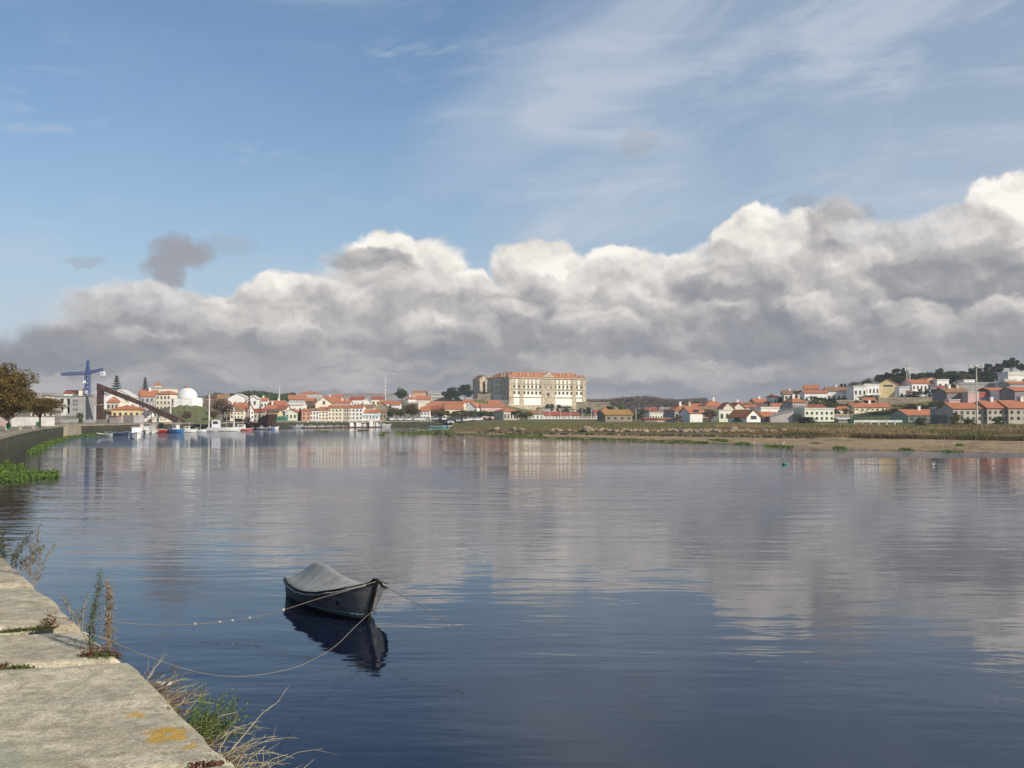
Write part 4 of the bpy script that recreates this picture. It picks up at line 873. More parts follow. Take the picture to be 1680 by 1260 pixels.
# ---------------------------------------------------------------- the foreground coping stones
def build_near_quay():
    mm, q, b = newmat('near_granite'); g = q.node('ShaderNodeNewGeometry').outputs['Position']; x, y, z = q.sep(g)
    f1 = q.noise(g, 1.1, 6, .62); f2 = q.noise(g, 9, 5, .7); f3 = q.noise(q.xyz(x*2+y*.5, y*4-x*1, z*3), 1.9, 7, .68); f4 = q.noise(g, 60, 3, .7)
    col = q.mixc(q.step(f1*.6+f3*.4, .38, .62), (.43, .372, .262), (.73, .645, .47))
    col = q.mixc(q.step(f2, .40, .66, 0, .85), col, (.33, .29, .205))
    col = q.mixc(q.step(f3, .56, .70, 0, .5), col, (.66, .58, .43))
    col = q.mixc(q.step(q.noise(g, 38, 3, .6), .62, .70, 0, .7), col, (.70, .65, .53))
    col = q.mixc(q.step(q.noise(g, 24, 4, .7), .58, .70, 0, .55), col, (.24, .215, .16))
    col = q.mixc(q.step(f4, .42, .6, .28, 0), col, (.10, .09, .07))
    vo = q.node('ShaderNodeTexVoronoi'); q.put(vo.inputs['Vector'], g); vo.inputs['Scale'].default_value = 9.0
    sp = E(q, vo.outputs['Distance'])+(q.noise(g, 30, 4, .7)-.5)*.35
    col = q.mixc(q.step(sp, .20, .12, 0, .6)*q.step(q.noise(g, 1.7, 4, .6), .45, .6), col, (.62, .60, .52))
    pit = q.noise(g, 85, 2, .6); col = q.mixc(q.step(pit, .66, .74, 0, .7), col, (.10, .09, .065))
    # grey-green crust lichen
    col = q.mixc(q.step(q.noise(g, 2.3, 6, .7)+f4*.12, .62, .70, 0, .75), col, (.30, .31, .22))
    # orange lichen patches with their own outline near the edge
    lf = q.noise(g, 17, 7, .8)
    for px, py, r in [(267, 1169, .075), (279, 1166, .055), (262, 1180, .065), (288, 1178, .06), (223, 1141, .055), (312, 1192, .04), (292, 1168, .05)]:
        c = G(px, py, 2.4); dx = (x-c.x); dy = (y-c.y)*.8
        rr = q.m('SQRT', dx*dx+dy*dy)/r+(lf-.5)*4.6
        col = q.mixc(q.step(rr, 1.0, .6, 0, .85), col, (.50, .30, .05))
    q.put(b.inputs['Base Color'], col); b.inputs['Roughness'].default_value = .92; b.inputs['Specular IOR Level'].default_value = .2
    bump(q, b, f2*.8+f3*.5+f4*.45+f1-q.step(pit, .64, .74)*.5, .019)
    root = thing('quay_wall', 'near quay wall of weathered granite coping blocks in the left foreground', 'quay wall', (-1.25, 4.72, 0))
    ox, oy = -1.25, 4.72
    ZT = 2.3
    edges = [((372, 1252), (205, 1086), 0.0), ((190, 1081), (135, 1034), .015), ((124, 1024), (52, 962), .0), ((47, 957), (-10, 906), -.01), ((-14, 902), (-120, 812), .01), ((-124, 809), (-260, 745), 0)]
    jd = Vector((-1, -.26)).normalized(); sd = random.Random(3)
    blocks = [(G(a[0], a[1], ZT+dz).xy, G(c[0], c[1], ZT+dz).xy, dz) for a, c, dz in edges]
    p0 = blocks[0][0]; prev = p0
    for k in range(6):      # blocks toward and behind the viewer
        a_ = prev-NEARDIR*.03; c_ = a_-NEARDIR*sd.uniform(1.5, 2.4); blocks.append((c_, a_, sd.uniform(-.01, .01))); prev = c_
    # beyond the frame the blocks continue to the bend
    prev = blocks[5][1]
    while (prev-Vector((-14.5, 25.5))).length > 2.0 and prev.y < 25:
        d = (Vector((-14.5, 25.5))-prev).normalized(); a_ = prev+d*.03; c_ = a_+d*1.9; blocks.append((a_, c_, 0)); prev = c_
    for a_, c_, dz in blocks:
        w_ = 2.1; NU, NV = (44, 50) if a_.y > 3 and a_.y < 14 else (8, 8)
        bm_v = []; 
        for i in range(NU+1):
            for j in range(NV+1):
                u = i/NU; v = j/NV; e = a_.lerp(c_, u)
                lat = v*w_
                wob = (mnoise.noise(Vector((e.x*1.7, e.y*1.7, 3)))*.035+mnoise.noise(Vector((e.x*7, e.y*7, 5)))*.010)*max(0, 1-lat*3)
                p = e+jd*(lat+wob-.045)
                L = (c_-a_).length; ed = min(lat, u*L*1.0, (1-u)*L)
                # rounded arris towards the water and worn joints
                drop = -.035*max(0, 1-lat/.05)**2-.022*max(0, 1-min(u, 1-u)*L/.05)**2
                h = mnoise.noise(Vector((p.x*1.3, p.y*1.3, 0)))*.018+mnoise.noise(Vector((p.x*5, p.y*5, 1)))*.007+mnoise.noise(Vector((p.x*18, p.y*18, 2)))*.0025
                bm_v.append((p.x-ox, p.y-oy, ZT+dz+drop+h))
        n0 = len(bm_v); fs = [(i*(NV+1)+j, i*(NV+1)+j+1, (i+1)*(NV+1)+j+1, (i+1)*(NV+1)+j) for i in range(NU) for j in range(NV)]
        per = [i*(NV+1) for i in range(NU+1)]+[NU*(NV+1)+j for j in range(1, NV+1)]+[i*(NV+1)+NV for i in range(NU-1, -1, -1)]+[j for j in range(NV-1, 0, -1)]
        low = []
        for k_ in per:
            low.append((bm_v[k_][0], bm_v[k_][1], ZT-.34))
        vs = bm_v+low; P_ = len(per)
        fs += [(per[k_], per[(k_+1) % P_], n0+(k_+1) % P_, n0+k_) for k_ in range(P_)]
        bb = MB(); bb.add(vs, fs); bb.smooth = True; o = bb.build('coping_block', mm, root)
        if dz == .015: o['label'] = 'short coping block with weeds at its far joint'
    body = MB(); a_ = Vector((-1.25, 4.72))-NEARDIR*14; c_ = Vector((-14.5, 25.5)); d = (c_-a_).normalized(); nr = Vector((-d.y, d.x)); 
    q1 = [a_+nr*.12, c_+nr*.12, c_+nr*1.9, a_+nr*1.9]
    vs = [(p.x-ox, p.y-oy, z_) for z_ in (-1.2, ZT-.345) for p in q1]
    body.add(vs, [(3, 2, 1, 0), (4, 5, 6, 7), (0, 1, 5, 4), (1, 2, 6, 5), (2, 3, 7, 6), (3, 0, 4, 7)]).build('wall_face', wallmat(), root)
# ---------------------------------------------------------------- convent
def build_convent():
    th = rad(28); o = thing('convent', 'huge cream and stone convent with an orange roof on battered walls, towering over the town', 'convent', (P(835, 684, 600).x, 600, 0), th)
    C0 = Vector((o.location.x, 600)); u = Vector((math.cos(th), math.sin(th))); v = Vector((-math.sin(th), math.cos(th)))
    def lx(px, org=C0, d=u):                 # facade coordinate seen at a photo column
        a = ray(px, 650)[0]; return (a*org.y-org.x)/(d.x-a*d.y)
    Z = lambda y: P(835, y, 600).z
    L = lx(961); Wd = lx(800, C0, v); zc = Z(618); zr = Z(610.5)
    wall = mat('convent_plaster', (.86, .82, .72), var=.08, sc=.25); st = mat('convent_granite', (.53, .45, .325), var=.25, sc=.5, bmp=.03)
    z0 = Z(676); zb = Z(664); z1 = Z(651.3); z2 = Z(638.3); z25 = Z(629.2)
    MB().box(.3, L-.3, .3, Wd-.3, z1, zc-.3).build('wall', wall, o)
    b = MB(); bt = 1.6                       # battered lower storey
    b.add([(-bt, -bt, z0-8), (L+bt, -bt, z0-8), (L+bt, Wd+bt, z0-8), (-bt, Wd+bt, z0-8), (.3, .3, z1-.1), (L-.3, .3, z1-.1), (L-.3, Wd-.3, z1-.1), (.3, Wd-.3, z1-.1)],
          [(3, 2, 1, 0), (4, 5, 6, 7), (0, 1, 5, 4), (1, 2, 6, 5), (2, 3, 7, 6), (3, 0, 4, 7)]).build('battered_wall', wall, o)
    def batter(z): t = max(0, min(1, (z1-z)/(z1-z0+8))); return -bt*t-.3*0+.3*(1-t)
    # stone piers, widening downwards
    def pier(x0, x1, side=0):
        bb = MB(); h = [(z0-8, 1.35), (z1, 0)]
        fx = (lambda x, y, z: (x, y, z)) if side == 0 else (lambda x, y, z: (y, x, z))
        for (za, fa), (zb_, fb) in [((z0-8, 1.5), (z1, .0)), ((z1, 0), (zc-.2, 0))]:
            ya = (-bt-.35 if za < z1-1 else -.05); yb = -.05
            q = [(x0-fa, ya, za), (x1+fa, ya, za), (x1+fa, 1, za), (x0-fa, 1, za), (x0-fb, yb, zb_), (x1+fb, yb, zb_), (x1+fb, 1, zb_), (x0-fb, 1, zb_)]
            bb.add([fx(*p) for p in q], [(3, 2, 1, 0), (4, 5, 6, 7), (0, 1, 5, 4), (1, 2, 6, 5), (2, 3, 7, 6), (3, 0, 4, 7)] if side == 0 else [(0, 1, 2, 3), (7, 6, 5, 4), (4, 5, 1, 0), (5, 6, 2, 1), (6, 7, 3, 2), (7, 4, 0, 3)])
        bb.build('pier', st, o)
    for a, c in ((835.3, 842.4), (853.3, 858.6), (888.6, 910.6), (939.0, 945.0), (955.8, 961)): pier(max(lx(a), .0), min(lx(c), L))
    for a, c in ((833, 828.5), (826.6, 823.2), (808.5, 804.5), (802, 800)): pier(lx(a, C0, v), lx(c, C0, v), 1)
    # plinth, string courses, cornice
    MB().box(-1.45, L+1.45, -1.45, Wd+1.45, z0-8, zb).build('plinth', st, o)
    for za, zh, pr in ((z1, .45, .28), (z2, .55, .30), (zc-.5, .7, .55)):
        MB().box(-pr, L+pr, -pr, Wd+pr, za-zh/2, za+zh/2).build('string_course' if za < zc-1 else 'cornice', st, o)
    # window rows
    def win(px, zA, zB, arch, side=0, w=1.15, sill=False, dy=0.0):
        x = lx(px) if side == 0 else lx(px, C0, v)
        g = MB(); s_ = MB()
        pol = [(x-w/2, zA), (x+w/2, zA), (x+w/2, zB)]+([(x+w*.35, zB+w*.33), (x, zB+w*.48), (x-w*.35, zB+w*.33)] if arch else [])+[(x-w/2, zB)]
        k = .15; big = [(x-w/2-k, zA-k), (x+w/2+k, zA-k), (x+w/2+k, zB+(.1 if arch else k))]+([(x+w*.38+k*.7, zB+w*.33+k*.8), (x, zB+w*.5+k), (x-w*.38-k*.7, zB+w*.33+k*.8)] if arch else [])+[(x-w/2-k, zB+(.1 if arch else k))]
        Mt = Matrix.Identity(4) if side == 0 else Matrix(((0, 1, 0, 0), (1, 0, 0, 0), (0, 0, 1, 0), (0, 0, 0, 1)))
        wo = g.prism(pol, .10+dy, .5, Mt).build('window', GLASS if not arch or side else mat('pale_shutter', (.42, .38, .30)), o)
        s_.prism(big, .16+dy, .5, Mt)
        if sill: s_.prism([(x-w/2-.3, zA-.5), (x+w/2+.3, zA-.5), (x+w/2+.3, zA-.28), (x-w/2-.3, zA-.28)], -.25, .5, Mt)
        s_.build('surround', st, wo)
    bays = [(844.4, 851.3), (860.7, 867.1, 873.6, 880.1, 886.3), (911.7, 918, 924.5, 931.2, 937.6), (946.8, 953.7)]
    for bay in bays:
        for px in bay:
            win(px, Z(627.6), Z(624.2), True, sill=True); win(px, Z(635.6), Z(631.4), False, sill=True); win(px, Z(646.2), Z(641.6), False)
    for px in (894.3, 899.6, 904.9): win(px, Z(629.6), Z(624.6), True, w=1.2, sill=True, dy=-.32)
    win(899.6, Z(648.5), Z(643.4), False, w=1.5, sill=True, dy=-.32)
    for px in (895, 904.5): win(px, Z(636), Z(633), False, w=.9, dy=-.32)
    for px in (805.6, 811.5, 814.2, 817, 819.8, 822, 827.5, 831):
        win(px, Z(627.6), Z(624.2), True, 1, .95, True); win(px, Z(635.6), Z(631.4), False, 1, .95, True); win(px, Z(647), Z(641.2), False, 1, .95)
    # balconies under the top rows
    for bay in bays: MB().box(lx(bay[0])-1.2, lx(bay[-1])+1.2, -.2, .35, Z(629.7), Z(629.2)).build('balcony', st, o)
    # pediment
    cx = lx(899.6); MB().prism([(cx-4.6, zc+.2), (cx+4.6, zc+.2), (cx+1.5, zc+1.9), (cx+1.0, zc+2.7), (cx-1.0, zc+2.7), (cx-1.5, zc+1.9)], -.4, .5).build('pediment', st, o)
    MB().prism([(cx-1.1, zc+.6), (cx+1.1, zc+.6), (cx+.8, zc+1.7), (cx, zc+2.2), (cx-.8, zc+1.7)], -.52, -.38).build('coat_of_arms', st, o)
    # hipped roof
    e = .7; r = 5.5; t = zc-.1; vs = [(-e, -e, t), (L+e, -e, t), (L+e, Wd+e, t), (-e, Wd+e, t), (r, r, zr+.5), (L-r, r, zr+.5), (L-r, Wd-r, zr+.5), (r, Wd-r, zr+.5)]
    rf = MB().add(vs, [(3, 2, 1, 0), (4, 5, 6, 7), (0, 1, 5, 4), (1, 2, 6, 5), (2, 3, 7, 6), (3, 0, 4, 7)]).build('roof', roofmat('roof_convent', (.52, .20, .10), (.38, .17, .09)), o)
    for px in (856, 868, 881, 921, 934, 948):
        x = lx(px); MB().box(x-.4, x+.4, 1.5, 2.3, zc+.5, zc+2.4).build('chimney', st, rf)
    for x, y in [(0, 0), (L, 0), (L-1.5, 0), (L-4, 0), (0, Wd), (0, Wd-2.5), (0, Wd-5.5), (0, 6), (0, 9), (cx, 0)]:
        zt = zc+.2+(2.3 if x == cx else 0)
        MB().lathe([(.45, 0), (.45, .8), (.25, .9), (.42, 1.4), (.2, 1.9), (.05, 2.6)], 8, (x, y, zt)).build('finial', st, o)
    # the gothic church behind the left flank
    c = thing('church', 'old granite church with a pointed gable and buttresses behind the convent', 'church', (P(794, 684, 638).x, 638, 0), rad(28)); zt = P(790, 617, 648).z; ze = P(790, 624, 648).z; zf = P(790, 660, 648).z
    w = 3.4
    MB().prism([(-w, zf-6), (w, zf-6), (w, ze), (0, zt), (-w, ze)], 0, 9).build('nave', st, c)
    b = MB(); b.slab([(-w-.3, -.2, ze-.2), (0, -.2, zt), (0, 9.2, zt), (-w-.3, 9.2, ze-.2)], .25); b.slab([(0, -.2, zt), (w+.3, -.2, ze-.2), (w+.3, 9.2, ze-.2), (0, 9.2, zt)], .25)
    b.build('roof', MATS['roof_old'], c)
    for x in (-3.0, 3.0):
        MB().prism([(x-.5, zf-6), (x+.5, zf-6), (x+.4, ze-.5), (x-.4, ze-.5)], -1.1, .1).build('buttress', st, c)
    MB().prism([(-.9, zf+4), (.9, zf+4), (.9, ze-2), (0, ze-.6), (-.9, ze-2)], -.12, .1).build('window', DARK, c)
    MB().box(3.4, 7.5, 1.5, 9, zf-6, ze-1).build('side_aisle', st, c)
    # terrace walls and rock below
    tw = mat('terrace_stone', (.33, .28, .20), var=.3, sc=.3, bmp=.04)
    for lb, x0, x1, ya, yb, D in [('high retaining wall under the church', 783, 806, 647, 668, 585), ('long low retaining wall stepping down left of the church', 752, 786, 653, 664, 590), ('grey stone ramp wall below the convent corner', 800, 834, 658, 678, 545),
                                  ('dark rock face under the convent right corner', 945, 967, 660, 690, 520), ('castle-like battlement wall right of the convent', 966, 1000, 661, 680, 520), ('sloping end of the battlement wall', 999, 1018, 663, 680, 515),
                                  ('old brown wall across the hillside below the hotel', 1440, 1530, 653.5, 664, 345), ('old brown wall on the slope under the stepped villa', 1372, 1442, 657.5, 668, 350), ('low stone wall behind the pale cottage row', 1300, 1400, 681, 690, 300)]:
        a = P(x0, ya, D); c_ = P(x1, yb, D); t = thing('retaining_wall', lb, 'wall', ((a.x+c_.x)/2, D, c_.z)); w_ = (c_.x-a.x)/2; h = a.z-c_.z
        bb = MB()
        if 'sloping' in lb or 'stepping' in lb: bb.prism([(-w_, -4), (w_, -4), (w_, h*(.55 if 'sloping' in lb else 1)), (-w_, h*(1 if 'sloping' in lb else .5))], 0, 1.2)
        else: bb.prism([(-w_, -4), (w_, -4), (w_-.3, h), (-w_+.3, h)], 0, 1.2)
        bb.build('wall_face', tw, t); ANCH.append((t.location.x, D+2, c_.z+h*.8 if 'retaining' in lb else c_.z))
        MB().box(-w_, w_, -.1, 1.3, h, h+.25).build('coping', st, t) if 'sloping' not in lb and 'stepping' not in lb else None
# ---------------------------------------------------------------- aqueduct, mast, woodland
def build_far():
    st = mat('aqueduct_stone', (.34, .30, .25), var=.2, sc=.2)
    o = thing('aqueduct', 'long grey stone aqueduct with a row of tall arches on the skyline', 'aqueduct', (P(600, 684, 760).x, 760, 0))
    b = MB(); x0 = P(524, 684, 760).x-o.location.x; x1 = P(740, 684, 760).x-o.location.x; zt = P(600, 646.5, 760).z; n_ = 40; dx = (x1-x0)/n_
    top = []
    for i in range(n_):
        xa = x0+dx*i; xb = xa+dx; w = .75; zt_i = zt+(P(600, 645.5, 760).z-zt)*min(1, i/18)+(-.9 if i < 5 else 0); zs = zt_i-2.6; cx = (xa+xb)/2; r = dx/2-w/2
        b.box(xa-w/2, xa+w/2, 0, 1.4, 6, zs)
        arc = [(cx-r*math.cos(t), zs+r*math.sin(t)*.9) for t in np.linspace(0, math.pi, 7)]
        b.prism([(xa, zs)]+arc+[(xb, zs), (xb, zt_i-.6), (xa, zt_i-.6)], .02, 1.38)
        top.append((xa, zt_i))
    b.build('arcade', st, o)
    b = MB()
    for i, (xa, z_) in enumerate(top): b.box(xa, xa+dx, -.15, 1.55, z_-.6, z_)
    b.build('channel', st, o)
    t = thing('aerial_mast', 'thin white aerial mast standing high behind the quay roofs', 'mast', P(632, 660, 600))
    h = P(632, 617, 600).z-t.location.z; MB().tube([(0, 0, 0), (0, 0, h)], [.32, .18], 6).build('pole', METAL, t)
    for k in range(5): MB().box(-.55, .55, -.55, .55, h*(.3+k*.14), h*(.3+k*.14)+.5).build('antenna', mat('dish_white', (.75, .73, .7)), t)
    t = thing('water_tower', 'small pale wind vane tower on the left skyline', 'tower', P(458, 650, 560)); h = P(458, 635, 560).z-t.location.z
    MB().tube([(0, 0, -3), (0, 0, h)], [.5, .25], 6).build('pole', METAL, t)
    b = MB(); b.box(-1.6, 1.6, -.1, .1, h-.6, h-.3); b.box(-.15, .15, -.1, .1, h-1.6, h+1.2); b.build('vane', METAL, t)
    t = thing('lattice_mast', 'grey lattice telephone mast rising beside the villa pines', 'mast', P(1488.5, 640, 400)); h = P(1488.5, 599, 400).z-t.location.z
    b = MB()
    for sx, sy in ((-1, -1), (1, -1), (0, 1)): b.tube([(sx*.55, sy*.55, 0), (sx*.28, sy*.28, h)], [.14, .10], 5)
    for k in range(14):
        z_ = h*k/14; s_ = .55-.27*k/14; b.tube([(-s_, -s_, z_), (s_, -s_, z_+h/14)], .07, 4); b.tube([(s_, -s_, z_), (0, s_, z_+h/14)], .07, 4)
    b.build('lattice', mat('mast_grey', (.42, .41, .38)), t); MB().box(-.8, .8, -.3, .3, h-2.2, h-.8).build('antenna', mat('dish_white', (.75, .73, .7)), t)
    t = thing('concrete_post', 'plain concrete post beside the lattice mast', 'post', P(1493, 640, 398)); h = P(1493, 605, 398).z-t.location.z
    MB().tube([(0, 0, -1), (0, 0, h)], [.28, .16], 8).build('pole', METAL, t); MB().box(-.5, .5, -.08, .08, h-.4, h-.2).build('cross_arm', METAL, t)
    t = thing('street_lamp', 'tall floodlight pole at the edge of the scrub on the right', 'floodlight', P(1603, 693, 236)); h = P(1603, 601, 236).z-t.location.z
    cc = mat('lamp_concrete', (.62, .58, .50)); MB().tube([(0, 0, -1.5), (0, 0, h)], [.24, .11], 8).build('pole', cc, t); MB().tube([(-1.5, 0, h), (1.5, 0, h)], .06, 5).build('cross_arm', cc, t)
    for s_ in (-1.4, 0, 1.4): MB().box(s_-.3, s_+.3, -.3, .15, h-.12, h+.3).build('lamp_head', cc, t)
    # hazy woodland on the horizon
    def wood(lb, x0, x1, yt, yb, D, m, k, sz):
        rng = np.random.default_rng(int(x0)); n_ = k; a = rng.uniform(x0, x1, n_//60); pts = []
        for c in a:
            t_ = (c-x0)/(x1-x0); yy = yt+2.5*math.sin(t_*9+x0)+rng.uniform(-2, 3); p = P(c, yy, D+rng.uniform(-15, 15)); r = D/F*rng.uniform(4, 8)
            q = rng.normal(size=(60, 3)); q /= np.linalg.norm(q, axis=1)[:, None]; q *= (r*rng.uniform(.5, 1, 60))[:, None]*np.array([1, 1, .8])
            pts.append(np.array(p)-np.array([0, 0, r*.8])+q)
        base = rng.uniform(0, 1, n_//2); pz = np.stack([(x0+(x1-x0)*base-840)/F*D, np.full(len(base), D)+rng.uniform(-20, 20, len(base)), P(840, yt+6, D).z-rng.uniform(0, 1, len(base))*(P(840, yt+3, D).z-P(840, yb, D).z)], 1)
        pts = np.concatenate(pts+[pz]); v, f = leaf_quads(pts, None, sz, rng); o = bpy.data.objects.new('woodland', npmesh('woodland', v, f, MATS[m])); COL.objects.link(o); tag(o, lb, 'woodland', kind='stuff')
    wood('hazy brown winter woodland on the horizon right of the convent', 962, 1158, 653, 672, 640, 'leaf_haze', 40000, .33)
    wood('dark treeline on the skyline above the left town', 352, 482, 644, 655, 640, 'leaf_green', 16000, .5)
    wood('green slope vegetation among the hillside houses', 1284, 1562, 663, 690, 352, 'leaf_olive', 12000, .35)
    wood('tree covered ridge behind the hotel and the pines', 1440, 1780, 613, 645, 500, 'leaf_dark', 30000, .5)
    wood('green scrub between the terrace houses of the town', 600, 830, 668, 690, 505, 'leaf_green', 6000, .5)
# ---------------------------------------------------------------- left bank landmarks
def build_landmarks():
    bl = mat('crane_blue', (.07, .11, .27), rough=.5, spec=.4); wh = mat('sign_white', (.80, .80, .80))
    D = 300; t = thing('tower_crane', 'blue lattice tower crane with a white counterweight block', 'crane', P(143, 689, D)); zb = t.location.z
    z = lambda y: P(143, y, D).z-zb
    def lattice(b, p0, p1, s0, s1, k, r=.09):
        p0 = Vector(p0); p1 = Vector(p1); d = (p1-p0).normalized(); u = Vector((0, 1, 0)) if abs(d.y) < .9 else Vector((1, 0, 0)); w = d.cross(u).normalized()
        cs = [(-1, -1), (1, -1), (1, 1), (-1, 1)]
        for a, c in cs: b.tube([p0+(u*a+w*c)*s0, p1+(u*a+w*c)*s1], r, 4)
        for i in range(k):
            for j in range(4):
                a, c = cs[j]; a2, c2 = cs[(j+1) % 4]; s_ = s0+(s1-s0)*i/k; s2 = s0+(s1-s0)*(i+1)/k
                b.tube([p0.lerp(p1, i/k)+(u*a+w*c)*s_, p0.lerp(p1, (i+1)/k)+(u*a2+w*c2)*s2], r*.7, 4)
                b.tube([p0.lerp(p1, i/k)+(u*a+w*c)*s_, p0.lerp(p1, i/k)+(u*a2+w*c2)*s_], r*.7, 4)
    b = MB(); lattice(b, (0, 0, -1), (0, 0, z(611)), .58, .58, 13, .15); b.build('mast', bl, t)
    b = MB(); lattice(b, (0, 0, z(612)), (0, 0, z(593)), .50, .16, 5, .13); b.box(-.45, .45, -.3, .3, z(593), z(591.3)); b.build('tower_head', bl, t)
    xj = (104-143)/F*D; b = MB(); lattice(b, (.3, 0, z(612)), (xj, -2, z(614.5)), .42, .30, 9, .12); b.build('jib', bl, t)
    xc = (166-143)/F*D; b = MB(); lattice(b, (0, 0, z(611.5)), (xc, 1, z(605.5)), .32, .28, 5, .12); b.build('counter_jib', bl, t)
    b = MB(); b.tube([(0, 0, z(593)), (xj*.75, -1.5, z(613))], .035, 3); b.tube([(0, 0, z(593)), (xc*.9, .9, z(606))], .035, 3); b.build('stay_cable', bl, t)
    MB().box(xc-.55, xc+.45, .4, 1.6, z(616), z(609.2)).build('counterweight', wh, t)
    MB().box(xc-.2, xc+.15, .37, .4, z(614), z(611.5)).build('emblem', bl, t)
    MB().box(-1.0, -.2, -.95, -.66, z(629), z(624.5)).build('sign_board', wh, t)
    for y in (643, 646, 661, 671): MB().box(-.35, .3, -.8, -.7, z(y), z(y-2.3)).build('sign_board', wh, t)
    MB().box(-1.1, 1.1, -1.1, 1.1, -1.5, .6).build('ballast_base', MATS['wall_grey'], t)
    # rusty steel triangle
    rm, q, b_ = newmat('rusty_steel'); tc = q.node('ShaderNodeTexCoord').outputs['Object']
    q.put(b_.inputs['Base Color'], mott(q, tc, [(.075, .038, .030), (.12, .055, .042), (.05, .03, .026)], [.35, .8])); b_.inputs['Roughness'].default_value = .75; b_.inputs['Metallic'].default_value = .2
    D = 268; t = thing('steel_monument', 'rusty steel monument, an upright joined to a long beam sloping down to the right', 'monument', P(164, 689, D)); zb = t.location.z
    X = lambda px: (px-164)/F*D; Zm = lambda y: P(164, y, D).z-zb
    MB().prism([(X(160), -2), (X(168.2), -2), (X(168.2), Zm(641)), (X(160), Zm(629))], -.8, .8).build('upright', rm, t)
    def Zp(px, y): return P(px, y, D).z-zb
    Mt = Matrix.Identity(4)
    MB().prism([(X(160.0), Zm(629.0)), (X(159.9), Zm(640)), (X(168.5), Zm(641)), (X(240), Zm(668.5)), (X(272), Zm(685.5)), (X(288), Zm(692.5)), (X(300), Zm(692.5)), (X(304), Zm(690)), (X(276), Zm(677.5)), (X(248), Zm(666))], -.83, .83).build('sloping_beam', rm, t)
    # white domed chapel
    D = 335; wh = mat('chapel_white', (.86, .85, .83), streak=True); t = thing('domed_chapel', 'bright white chapel with a big dome and a round apse on the green mound', 'chapel', P(305, 664, D)); k = D/F; z = lambda y: P(305, y, D).z-t.location.z
    MB().box(-22*k, 15*k, -3, 6, -2, z(654.5)).build('base_block', wh, t)
    b = MB(); b.lathe([(9.2*k, -2), (9.2*k, z(656)), (8.4*k, z(653.8)), (6*k, z(652.6)), (.1, z(652.2))], 20, (15.6*k, 1.5, 0)); b.smooth = True; b.build('apse', wh, t)
    MB().box(-22.4*k, 15.4*k, -3.1, 6.1, z(654.5), z(653.9)).build('parapet', wh, t)
    r = 16*k; zb_ = z(654); h = z(636)-zb_; b = MB(); b.smooth = True
    b.lathe([(r*.98, zb_-.3), (r, zb_+h*.18)]+[(r*math.cos(a), zb_+h*.18+h*.82*math.sin(a)) for a in np.linspace(.12, 1.5, 12)], 32, (0, 1.5, 0)); b.build('dome', wh, t)
    b = MB(); b.lathe([(5.2*k, -.45), (5.0*k, .25), (3.2*k, .45), (3.0*k, .75), (.1, .8)], 10, (-.5*k, 1.5, zb_+h-.3)); b.build('lantern', mat('rust_tile', (.45, .20, .11)), t)
    MB().box(-18*k, -15.5*k, -3.08, -2.9, -.3, 2.0).build('door', WOOD, t)
    # green mound below it
    g, q, b_ = newmat('mound_grass'); tc = q.node('ShaderNodeNewGeometry').outputs['Position']
    q.put(b_.inputs['Base Color'], mott(q, tc, [(.10, .135, .03), (.15, .18, .045), (.13, .11, .05)], [.12, .3])); b_.inputs['Roughness'].default_value = .95; bump(q, b_, q.noise(tc, .8, 4, .7), .5)
    NU, NV = 60, 18; vs = []
    for i in range(NU+1):
        px = 248+112*i/NU; e = math.sin(math.pi*min(1, max(0, i/NU)))**.35
        for j in range(NV+1):
            v = j/NV; D_ = 292+60*v; top = P(300, 664.3, 335).z; zz = 1.8+(top-1.8)*min(1, v*1.45)**.9*e+mnoise.noise(Vector((px*.12, D_*.12, 0)))*.5
            vs.append(((px-840)/F*(292+60*v), D_, zz))
    b = MB(); b.smooth = True; b.add(vs, [(i*(NV+1)+j, (i+1)*(NV+1)+j, (i+1)*(NV+1)+j+1, i*(NV+1)+j+1) for i in range(NU) for j in range(NV)])
    tag(b.build('grassy_hill', g), kind='structure')
    rng = np.random.default_rng(8)
    # balcony block with its slanted bright posts (left of the crane)
    D = 270; t = thing('apartment_block', 'grey apartment block with deep balcony openings and white slanted posts left of the crane', 'building', P(113, 688, D), rad(4)); k = D/F; z = lambda y: P(113, y, D).z-t.location.z
    gr = MATS['wall_grey']; X = lambda px: (px-113)*k
    b = MB(); b.box(X(88), X(99.5), 0, 9, -4, z(650)); b.box(X(114), X(138.5), 0, 9, -4, z(650)); b.box(X(99.5), X(114), 0, 9, z(654.2), z(650)); b.box(X(99.5), X(114), 0, 9, z(667.2), z(665.3)); b.box(X(99.5), X(114), 0, 9, -4, z(678.6)); b.box(X(99.5), X(114), 1.9, 9, z(678.6), z(654.2))
    b.build('wall', gr, t)
    pw = mat('post_white', (.72, .70, .66))
    for ya, yb in ((665.3, 654.2), (678.6, 667.2)):
        c = X(106.8); MB().prism([(c-.55, z(ya)), (c+.55, z(ya)), (c+.35, z(yb)), (c-.35, z(yb))], -.05, .4).build('post', pw, t)
        MB().prism([(X(99.5), z(ya)), (X(99.9), z(ya)), (X(99.9)+.9, z(ya)), (X(99.5), z(ya)+1.1)], .02, .2).build('balcony_panel', pw, t)
        MB().box(X(99.5), X(114), 1.6, 1.88, z(ya), z(yb)).build('window', GLASS, t)
    MB().prism([(X(101), z(689)), (X(108.5), z(689)), (X(107.8), z(678.6)), (X(99.5), z(678.6))], -.25, .02).build('buttress', pw, t)
    for y in (657, 663, 671): 
        MB().box(X(119), X(127.5), -.06, .05, z(y+2.6), z(y-1.4)).build('window', mat('dusty_window', (.22, .22, .22)), t)
    MB().box(X(88)-.2, X(138.5)+.2, -.2, 9.2, z(650), z(649.3)).build('parapet', MATS['roof_concrete'], t)
